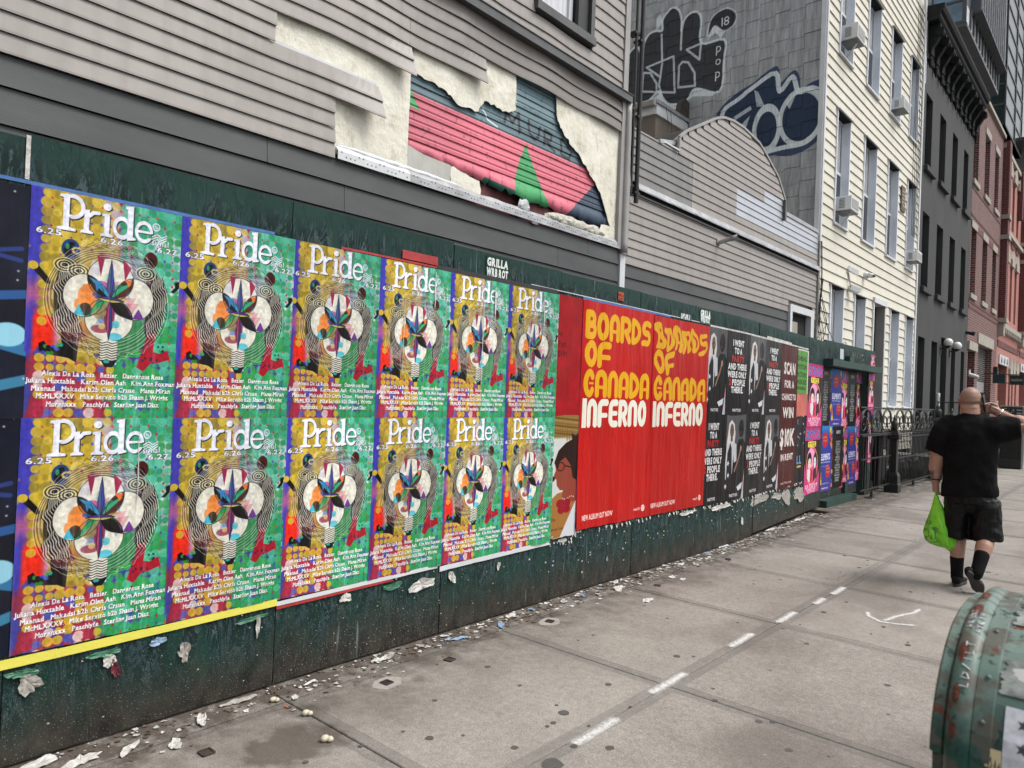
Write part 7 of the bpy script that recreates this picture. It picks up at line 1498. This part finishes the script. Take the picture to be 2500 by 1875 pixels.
limb(b, [(2.34, 7.36, 1.39), (2.585, 7.40, 1.40), (2.345, 7.45, 1.515)], [.085, .066, .036]); limb(b, [(2.585, 7.40, 1.40), (2.48, 7.42, 1.452)], [.064, .060])
limb(b, [(2.09, 7.37, .80), (2.08, 7.40, .47), (2.085, 7.345, .10)], [.085, .066, .042]); limb(b, [(2.08, 7.39, .44), (2.078, 7.355, .32), (2.083, 7.345, .2)], [.058, .060, .046])
limb(b, [(2.25, 7.36, .80), (2.30, 7.37, .49), (2.270, 7.13, .20)], [.085, .070, .044]); limb(b, [(2.30, 7.34, .47), (2.290, 7.25, .38), (2.276, 7.17, .27)], [.062, .066, .048])
def hand(mb, wr, d, up, sd, s=1.0, curl=1.0, thumb=1):
    d, up, sd = Vector(d).normalized(), Vector(up).normalized(), Vector(sd).normalized(); w0 = Vector(wr)
    for k in range(5): mb.ball(w0 + d * (.025 + .009 * k) * s + sd * 0, .029 * s, 12, sc=(1, 1, 1)) if k % 2 == 0 else None
    mb.obox(w0 + d * .0, w0 + d * .085 * s, .074 * s, .030 * s, up=up)
    for k in range(4):
        r = .0088 * s; L = (.062, .072, .068, .052)[k] * s; p = w0 + d * .084 * s + sd * (-.029 + .0195 * k) * s; P = [p - d * .02]; a = 0
        for j in range(3): a += (.75, .85, .6)[j] * curl; p = p + (d * math.cos(a) - up * math.sin(a)) * L * (.42, .32, .26)[j]; P.append(p)
        mb.tube(P, [r * 1.08, r, r * .95, r * .85], 8); mb.ball(P[-1], r * .84, 8)
    q = w0 + d * .02 * s - sd * .032 * s * thumb; P = [q, q + (d * .6 - sd * .7 * thumb - up * .2) * .035 * s, q + (d * 1.2 - sd * .7 * thumb - up * .7) * .052 * s, q + (d * 1.5 - sd * .35 * thumb - up * 1.4) * .06 * s]; mb.tube(P, [.014 * s, .012 * s, .0105 * s, .009 * s], 8); mb.ball(P[-1], .009 * s, 8)
hand(b, (1.893, 7.372, .875), (.06, .12, -1), (-.8, -.6, 0), (-.5, .85, 0), 1.0, 1.05, -1)
hand(b, (2.338, 7.452, 1.52), (-.85, .0, .42), (.25, .85, .3), (.3, .2, .9), .95, .55, -1)
body = melt(obj('body', b, m_skin, MAN), .0052, 2)
# shaved scalp: a close cap following the skull
sk = MB(); 
for i in range(9):
    for k in range(24):
        th = PI * .56 * i / 8 + .001; a = 2 * PI * k / 24; sk.v.append((2.135 + .0836 * math.sin(th) * math.cos(a), 7.385 + .1006 * math.sin(th) * math.sin(a) * (1 if math.sin(a) < .3 else .96), 1.632 + .1026 * math.cos(th) - .010 * (1 - math.sin(a)) * (th > 1.2)))
for i in range(8):
    for k in range(24): sk.face((i * 24 + k, i * 24 + (k + 1) % 24, (i + 1) * 24 + (k + 1) % 24, (i + 1) * 24 + k))
o = obj('shaved_hair', sk, m_stub, MAN, smooth=True); solid(o, .0012)
# t-shirt
b = MB()
loft(b, [(2.155, 7.365, .785, .215, .165, .10, .0), (2.155, 7.37, .92, .205, .178), (2.152, 7.375, 1.06, .198, .18), (2.152, 7.37, 1.2, .208, .168), (2.153, 7.36, 1.33, .226, .15), (2.15, 7.36, 1.42, .205, .12), (2.145, 7.36, 1.475, .13, .095), (2.14, 7.36, 1.508, .085, .08)], 28)
b.tube([(2.02, 7.36, 1.40), (1.96, 7.355, 1.34), (1.895, 7.345, 1.14)], [.105, .112, .096], 20); b.tube([(2.20, 7.36, 1.36), (2.36, 7.365, 1.38), (2.50, 7.39, 1.395)], [.12, .115, .090], 20); b.ball((2.0, 7.36, 1.385), .10, 16); b.ball((2.32, 7.36, 1.385), .105, 16)
melt(obj('t_shirt', b, m_tee, MAN), .0085, 5, .034, .13)
# shorts
b = MB()
loft(b, [(2.165, 7.37, .73, .205, .165), (2.16, 7.37, .86, .195, .16)], 26)
loft(b, [(2.065, 7.385, .415, .104, .120, -.04, 0), (2.065, 7.38, .60, .105, .125), (2.07, 7.37, .78, .11, .14)], 22); loft(b, [(2.292, 7.36, .425, .124, .130, .10, 0), (2.285, 7.37, .60, .122, .130), (2.265, 7.37, .78, .115, .14)], 22); b.ball((2.165, 7.37, .74), .12, 16, sc=(1.2, 1.1, .9))
melt(obj('shorts', b, m_shorts, MAN), .0075, 4, .026, .09)
mb = MB()
for t_, zz in (('A', 0), ('N', 1), ('D', 2), ('1', 3)):
    pass
I = Img(40, 140, hx('101011'))
for k, ch in enumerate('AND1'): I.text(ch, .5, .9 + k * .8, .8, hx('060606'), off=.05, width=.75, anchor='c')
# socks
b = MB(); limb(b, [(2.080, 7.352, .245), (2.084, 7.345, .16), (2.086, 7.345, .07)], [.055, .050, .048]); melt(obj('sock', b, m_sock, MAN), .006, 2)
b = MB(); limb(b, [(2.284, 7.205, .325), (2.274, 7.16, .25), (2.264, 7.10, .175)], [.058, .052, .048]); melt(obj('sock', b, m_sock, MAN), .006, 2)
def shoe(heel, toe, upv, nm):
    """running shoe from heel and toe points on the sole"""
    h, t_ = Vector(heel), Vector(toe); d = (t_ - h).normalized(); up = Vector(upv); up = (up - d * up.dot(d)).normalized(); sd = d.cross(up); L = (t_ - h).length
    def ringset(hts, wf, n=18):
        b = MB(); base = []
        st = 9
        for i in range(st):
            u = i / (st - 1); w_ = (.030, .040, .041, .038, .041, .047, .048, .040, .020)[i] * wf; z0, z1 = hts(u)
            for k in range(n):
                a = 2 * PI * k / n; p = h + d * (u * L) + sd * (w_ * math.cos(a)) + up * ((z0 + z1) / 2 + (z1 - z0) / 2 * math.sin(a) * 1.0)
                b.v.append(tuple(p))
        for i in range(st - 1):
            for k in range(n): b.face((i * n + k, i * n + (k + 1) % n, (i + 1) * n + (k + 1) % n, (i + 1) * n + k))
        b.face(list(range(n))[::-1]); b.face([(st - 1) * n + k for k in range(n)]); return b
    s_ = obj('shoe', melt_src := ringset(lambda u: (.018, (.085, .10, .098, .085, .078, .07, .062, .052, .04)[int(round(u * 8))]), 1.0), m_shoe, MAN, smooth=True)
    q = MB(); n = 24; out = []
    for k in range(n):
        a = 2 * PI * k / n; u = .5 + .5 * math.cos(a); w_ = np.interp(u, [0, .12, .4, .7, .9, 1], [.028, .040, .036, .050, .040, .018]); out.append(h + d * (u * (L + .012) - .006) + sd * (w_ * math.sin(a) * (1 if abs(math.sin(a)) > 0 else 1)))
    for lift, g in ((0, .95), (.006, 1.03), (.026, 1.03), (.030, .96)):
        c = h + d * L / 2
        for p in out: q.v.append(tuple(c + (p - c) * g + up * lift))
    for i in range(3):
        for k in range(n): q.face((i * n + k, i * n + (k + 1) % n, (i + 1) * n + (k + 1) % n, (i + 1) * n + k))
    q.face(list(range(n))[::-1]); q.face([3 * n + k for k in range(n)]); obj('sole', q, m_sole, s_)
    for k in range(4): obj('lace', MB().tube([tuple(h + d * L * (.5 + k * .07) + sd * x_ + up * (.086 - .006 * k - abs(x_) * .35)) for x_ in (-.02, 0, .02)], .003, 5), m_greytrim if False else m_shoe, s_)
shoe((2.086, 7.285, .0), (2.10, 7.575, .0), (0, 0, 1), 'L'); shoe((2.225, 7.035, .185), (2.300, 7.17, -.018 + .02), (-.35, .75, .5), 'R')
# wrist band, watch chain, glasses
tor = lambda c, r, t_, nx, n=20: MB().tube([tuple(Vector(c) + r * (math.cos(q * 2 * PI / n) * nx[0] + math.sin(q * 2 * PI / n) * nx[1])) for q in range(n + 1)], t_, 6, cap=False)
obj('wristband', tor((1.8935, 7.368, .905), .040, .0065, (Vector((1, 0, 0)), Vector((0, 1, 0)))), m_black, MAN, smooth=True); m_silver = simple('silver', (.6, .6, .6), .25, .2, 60, metal=1)
obj('bracelet', tor((2.352, 7.448, 1.512), .040, .0065, (Vector((.42, 0, .85)).normalized(), Vector((0, 1, 0)))), m_silver, MAN)
gl = obj('glasses', MB().tube([(2.048, 7.395, 1.628), (2.048, 7.48, 1.632), (2.135, 7.503, 1.632), (2.222, 7.48, 1.632), (2.222, 7.395, 1.628)], .003, 6), m_black, MAN)
for s_ in (-1, 1): obj('lens', MB().tube([(2.135 + s_ * .034, 7.497, 1.628), (2.135 + s_ * .034, 7.500, 1.628)], .024, 14), m_glass, gl)
# tattoos are painted on thin patches of the forearm
tt = MB()
for k in range(7): tt.tube([(1.852 + .004 * math.sin(k), 7.33 - .0 * k, 1.02 - k * .014), (1.87 + .012 * math.sin(k * 2), 7.305, 1.005 - k * .014), (1.885, 7.302 + .004 * k, .985 - k * .012)], .0022, 4)
stuff(obj('forearm_tattoo', tt, simple('tattoo_ink', (.035, .035, .045), .6, .1), MAN))
t = thing('mobile_phone', (2.235, 7.43, 1.53), 'black mobile phone held to the man\'s right ear', 'phone'); bevel(obj('case', MB().obox((2.243, 7.44, 1.535), (2.228, 7.39, 1.665), .072, .010, up=(1, 0, .1)), m_black, t), .003, 2); obj('screen', MB().obox((2.2365, 7.438, 1.541), (2.2215, 7.389, 1.659), .064, .001, up=(1, 0, .1)), m_glass, t)
# green carrier bag
M = Mat('green_plastic_film', .28); pat = M.ramp(M.noise(16, 3, (1, 1, .8), dist=2.0), [(.52, 0.0), (.55, 1.0)]); side_ = M.n.new('ShaderNodeMapRange'); side_.inputs[1].default_value = .62; side_.inputs[2].default_value = .5; M.l.new(M.xyz(2), side_.inputs[0])
sx_ = M.n.new('ShaderNodeMapRange'); sx_.inputs[1].default_value = 1.99; sx_.inputs[2].default_value = 1.91; M.l.new(M.xyz(0), sx_.inputs[0]); M.set('Base Color', M.mix(M.math('MULTIPLY', pat, M.math('MULTIPLY', side_.outputs[0], M.math('MULTIPLY', sx_.outputs[0], .9))), M.ramp(M.noise(6, 3), [(.3, (.16, .60, .02)), (.7, (.34, .85, .05))]), (.012, .13, .05))); M.b.inputs['Transmission Weight'].default_value = .0; M.b.inputs['Subsurface Weight'].default_value = .25; M.b.inputs['Subsurface Radius'].default_value = (.03, .05, .01); M.bump(M.noise(18, 4, (1, 1, .35), dist=1.5), 1.0, .02)
bg_ = thing('carrier_bag', (1.96, 7.36, .31), 'bright green plastic carrier bag hanging from the man\'s left hand', 'bag')
rg = [(1.905, .77, .012, .012), (1.908, .74, .020, .016), (1.915, .69, .038, .035), (1.925, .63, .056, .055), (1.935, .56, .086, .078), (1.945, .49, .112, .090), (1.952, .42, .126, .094), (1.960, .36, .126, .088), (1.975, .325, .106, .07), (1.985, .31, .055, .035)]
mb = MB(); n = 48
for x_, z_, rx, ry in rg:
    for k in range(n):
        a = 2 * PI * k / n; f = 1 + (.10 * math.sin(a * 7 + z_ * 9) + .06 * math.sin(a * 13 + z_ * 23)) * min(1, (.8 - z_) * 3) ; mb.v.append((x_ + rx * f * math.cos(a), 7.345 + ry * f * math.sin(a), z_ + .012 * math.sin(a * 3) * (z_ < .4) + .035 * math.cos(a) * (z_ < .45) * -.6))
for i in range(len(rg) - 1):
    for k in range(n): mb.face((i * n + k, i * n + (k + 1) % n, (i + 1) * n + (k + 1) % n, (i + 1) * n + k))
mb.face(list(range(n))); mb.face([(len(rg) - 1) * n + k for k in range(n)]); o = obj('film', mb, M.m, bg_, smooth=True); m = o.modifiers.new('s', 'SUBSURF'); m.levels = 1; m.render_levels = 1
for s_ in (-1, 1): obj('handle', MB().tube([(1.91 + .01 * s_, 7.345 + .012 * s_, .735), (1.902, 7.36 + .02 * s_, .78), (1.90, 7.375, .80), (1.915, 7.365, .77)], [.010, .008, .008, .008], 8), M.m, bg_, smooth=True)
# ------------------------------------------------------------------ weathered green street box close to the camera
MBX = thing('street_mailbox', (3.27, 1.85, 0), 'weathered green domed street mailbox with rust, stickers and scribbles at lower right', 'mailbox')
PR = [(1.555, .30), (1.52, .80), (1.503, .93), (1.515, .975), (1.535, 1.015), (1.57, 1.052), (1.62, 1.088), (1.68, 1.113), (1.76, 1.127), (1.86, 1.130), (1.96, 1.122), (2.05, 1.095), (2.12, 1.05), (2.17, .99), (2.19, .92), (2.19, .86)]
def pf(s, off=0.0):
    """point on the arched front-top profile at 0..1, pushed out by off"""
    L = [0]
    for a, b in zip(PR, PR[1:]): L.append(L[-1] + math.hypot(b[0] - a[0], b[1] - a[1]))
    t = s * L[-1]; y = np.interp(t, L, [p[0] for p in PR]); z = np.interp(t, L, [p[1] for p in PR]); e = .01
    y2 = np.interp(t + e, L, [p[0] for p in PR]) - np.interp(t - e, L, [p[0] for p in PR]); z2 = np.interp(t + e, L, [p[1] for p in PR]) - np.interp(t - e, L, [p[1] for p in PR]); n = math.hypot(y2, z2) + 1e-9
    return y - z2 / n * off, z + y2 / n * off
M = Mat('weathered_green_enamel', .32, 0, .35); base = M.ramp(M.noise(7, 5), [(.3, (.008, .045, .036)), (.52, (.02, .085, .062)), (.62, (.012, .05, .04)), (.78, (.10, .17, .14))])
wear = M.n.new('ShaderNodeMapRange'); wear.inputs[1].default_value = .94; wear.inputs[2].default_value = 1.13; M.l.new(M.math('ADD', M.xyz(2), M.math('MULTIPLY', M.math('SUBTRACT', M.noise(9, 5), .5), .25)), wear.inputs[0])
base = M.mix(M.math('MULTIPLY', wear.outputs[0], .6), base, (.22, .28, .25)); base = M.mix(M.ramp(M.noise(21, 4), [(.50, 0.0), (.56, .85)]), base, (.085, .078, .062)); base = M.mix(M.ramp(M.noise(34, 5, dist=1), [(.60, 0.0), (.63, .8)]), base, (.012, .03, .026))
rust = M.ramp(M.noise(24, 3, (1, 1, 1)), [(.64, 0.0), (.67, 1.0)]); base = M.mix(rust, base, (.13, .035, .018)); M.set('Base Color', base); M.set('Roughness', M.ramp(M.noise(6, 3), [(.3, .22), (.7, .6)])); M.bump(M.noise(26, 4), .25, .006); m_box = M.m
def band(name, x0, x1, o0, s0=0, s1=1, edge=.006, n=60, thick=.012, mat=None, parent=MBX):
    mb = MB(); xs = [x0, x0 + edge, x1 - edge, x1]; oo = [o0 - edge, o0, o0, o0 - edge]
    for i in range(n + 1):
        for x, o in zip(xs, oo): y, z = pf(s0 + (s1 - s0) * i / n, o); mb.v.append((x, y, z))
        for x in (x1, x0): y, z = pf(s0 + (s1 - s0) * i / n, o0 - thick); mb.v.append((x, y, z))
    for i in range(n):
        for j in range(6): mb.face((6 * i + j, 6 * i + (j + 1) % 6, 6 * i + 6 + (j + 1) % 6, 6 * i + 6 + j))
    mb.face(range(6)); mb.face([6 * n + j for j in range(6)]); return obj(name, mb, mat or m_box, parent, smooth=False)
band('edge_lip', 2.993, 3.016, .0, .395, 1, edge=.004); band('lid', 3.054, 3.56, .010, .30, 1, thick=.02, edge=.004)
mb = MB(); n = 60
for i in range(n + 1):
    for j in range(10): a = PI * j / 9; y, z = pf(.30 + .7 * i / n, .002 + .018 * math.sin(a)); mb.v.append((3.0385 - .0225 * math.cos(a), y, z))
for i in range(n):
    for j in range(9): mb.face((10 * i + j, 10 * i + j + 1, 10 * i + 11 + j, 10 * i + 10 + j))
obj('rim_bead', mb, m_box, MBX, smooth=True); band('lid_strap', 3.056, 3.088, .0135, .30, 1, thick=.003, edge=.002)
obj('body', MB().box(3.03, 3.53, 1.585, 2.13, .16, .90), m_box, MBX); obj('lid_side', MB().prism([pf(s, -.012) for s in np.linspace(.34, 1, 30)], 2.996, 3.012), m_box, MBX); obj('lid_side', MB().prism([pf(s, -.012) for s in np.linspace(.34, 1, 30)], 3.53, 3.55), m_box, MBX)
for x in (3.07, 3.49):
    for y in (1.63, 2.08): obj('leg', MB().box(x - .025, x + .025, y - .025, y + .025, .0, .16), m_box, MBX)
for k, (s_, x) in enumerate(((.44, 3.072), (.49, 3.073), (.56, 3.071), (.62, 3.092), (.66, 3.098))):
    y, z = pf(s_, .012); obj('rivet', MB().ball((x, y, z), .0055, 10), m_box, MBX, smooth=True)
def patch(name, x0, x1, s0, s1, off, im, label, rough=.4, jag=0, flip=False):
    M = Mat(name + '_paper', rough); tx = M.n.new('ShaderNodeTexImage'); tx.image = im; uv = M.n.new('ShaderNodeUVMap'); M.l.new(uv.outputs[0], tx.inputs[0]); M.set('Base Color', tx.outputs[0]); M.bump(M.noise(30, 3), .4, .004)
    if flip: M.set('Alpha', tx.outputs[1])
    mb = MB(); n = 16
    for i in range(n + 1):
        for j in (0, 1):
            y, z = pf(s0 + (s1 - s0) * i / n, off); mb.uv[len(mb.v)] = (j, i / n); mb.v.append(((x0, x1)[j] + jag * nz(i, j, s0, .9), y, z))
    for i in range(n): mb.face((2 * i, 2 * i + 1, 2 * i + 3, 2 * i + 2))
    return tag(obj(name, mb, M.m, None, fix=False), label, 'sticker')
I = Img(80, 560, hx('c9ccd4')); n_ = fbm(80, 560, 5, 3); I.a *= (.86 + .28 * n_[..., None])
for k in range(11):
    cx, cy, r = .5, .4 + k * .62, .19; I.poly([(cx + (r if q % 2 == 0 else r * .42) * math.sin(q * PI / 5 + .2), cy - (r if q % 2 == 0 else r * .42) * math.cos(q * PI / 5 + .2)) for q in range(10)], hx('3a3a3c'))
patch('star_sticker', 3.104, 3.158, .20, .463, .013, I.image('star_print'), 'white sticker strip with a column of dark stars on the green mailbox')
I = Img(100, 90, hx('c4b48c')); I.line([(.2, .5), (.35, .25), (.45, .4), (.3, .55)], .05, hx('1a1a1c')); I.line([(.55, .6), (.65, .3), (.75, .6), (.9, .35), (.95, .7)], .05, hx('1a1a1c')); patch('scribbled_label', 3.080, 3.103, .385, .418, .0125, I.image('label_print'), 'small yellowed label with a black scribble beside the star sticker')
I = Img(160, 110, hx('7c817e')); n_ = fbm(160, 110, 6, 9); I.a *= (.6 + .7 * n_[..., None]); I.poly([(.1, .2), (.5, .05), (.9, .4), (.6, .6)], hx('a8aaa6')); patch('grey_sticker', 3.094, 3.18, .475, .52, .0128, I.image('grey_print'), 'torn silver grey sticker above the star sticker', .3, .01); patch('worn_sticker', 3.096, 3.19, .585, .66, .0128, bpy.data.images["grey_print"], 'torn pale sticker high on the mailbox dome', .3, .012)
# white paint-pen scribble along the rim bead, raised paint strokes
rs = MB()
for s_, r in ((.66, .014), (.60, .015), (.515, .011), (.462, .008), (.425, .007), (.78, .01)):
    n = 12; c0 = len(rs.v)
    for q in range(n):
        a = 2 * PI * q / n; x = 3.029 + r * .8 * math.cos(a); aa = (3.0385 - x) / .0225; y, z = pf(s_ + .016 * r / .012 * math.sin(a) * (.8 + .4 * random.random()), .0028 + .0182 * math.sqrt(max(0, 1 - aa * aa))); rs.v.append((x, y, z))
    aa = (3.0385 - 3.029) / .0225; y, z = pf(s_, .0034 + .0184 * math.sqrt(1 - aa * aa)); rs.v.append((3.029, y, z))
    for q in range(n): rs.face((c0 + q, c0 + (q + 1) % n, c0 + n))
stuff(obj('rust_spots', rs, simple('bright_rust', (.10, .026, .014), .85, .5, 90, bump=.6), MBX, fix=False))
wp = MB(); R = random.Random(12)
strokes = {'D': [[(0, 0), (0, 1), (.6, .7), (.6, .3), (0, 0)]], 'Y': [[(0, 1), (.3, .5), (.6, 1)], [(.3, .5), (.3, 0)]], '/': [[(0, 0), (.5, 1)]], 'I': [[(.2, 0), (.2, 1)]], 'L': [[(0, 1), (0, 0), (.5, 0)]], 'T': [[(0, 1), (.6, 1)], [(.3, 1), (.3, 0)]], 'A': [[(0, 0), (.3, 1), (.6, 0)], [(.12, .4), (.48, .4)]], 'K': [[(0, 0), (0, 1)], [(.5, 1), (0, .5), (.55, 0)]], 'U': [[(0, 1), (.1, 0), (.5, 0), (.6, 1)]], 'R': [[(0, 0), (0, 1), (.5, .8), (0, .5), (.55, 0)]], 'H': [[(0, 0), (0, 1)], [(.55, 0), (.55, 1)], [(0, .5), (.55, .5)]]}
def write(t_, s0, ds, xb, h):
    s = s0
    for ch in t_:
        for P in strokes.get(ch, []):
            Q = []
            for u, v in P: x = xb + h * (1 - v); a = (3.0385 - x) / .0225; o = .003 + .0182 * math.sqrt(max(0, 1 - a * a)); yy, zz = pf(s + u * ds * .9, o); Q.append((x, yy, zz))
            wp.tube(Q, .0012, 4)
        s += ds
write('LD/ILT', .470, .0105, 3.032, .013); write('NAKURI', .545, .009, 3.024, .010); write('AYKIH', .545, .009, 3.040, .010)
tag(stuff(obj('paint_pen_writing', wp, m_white)), 'white paint pen scribble running along the rim of the green mailbox', 'graffiti')
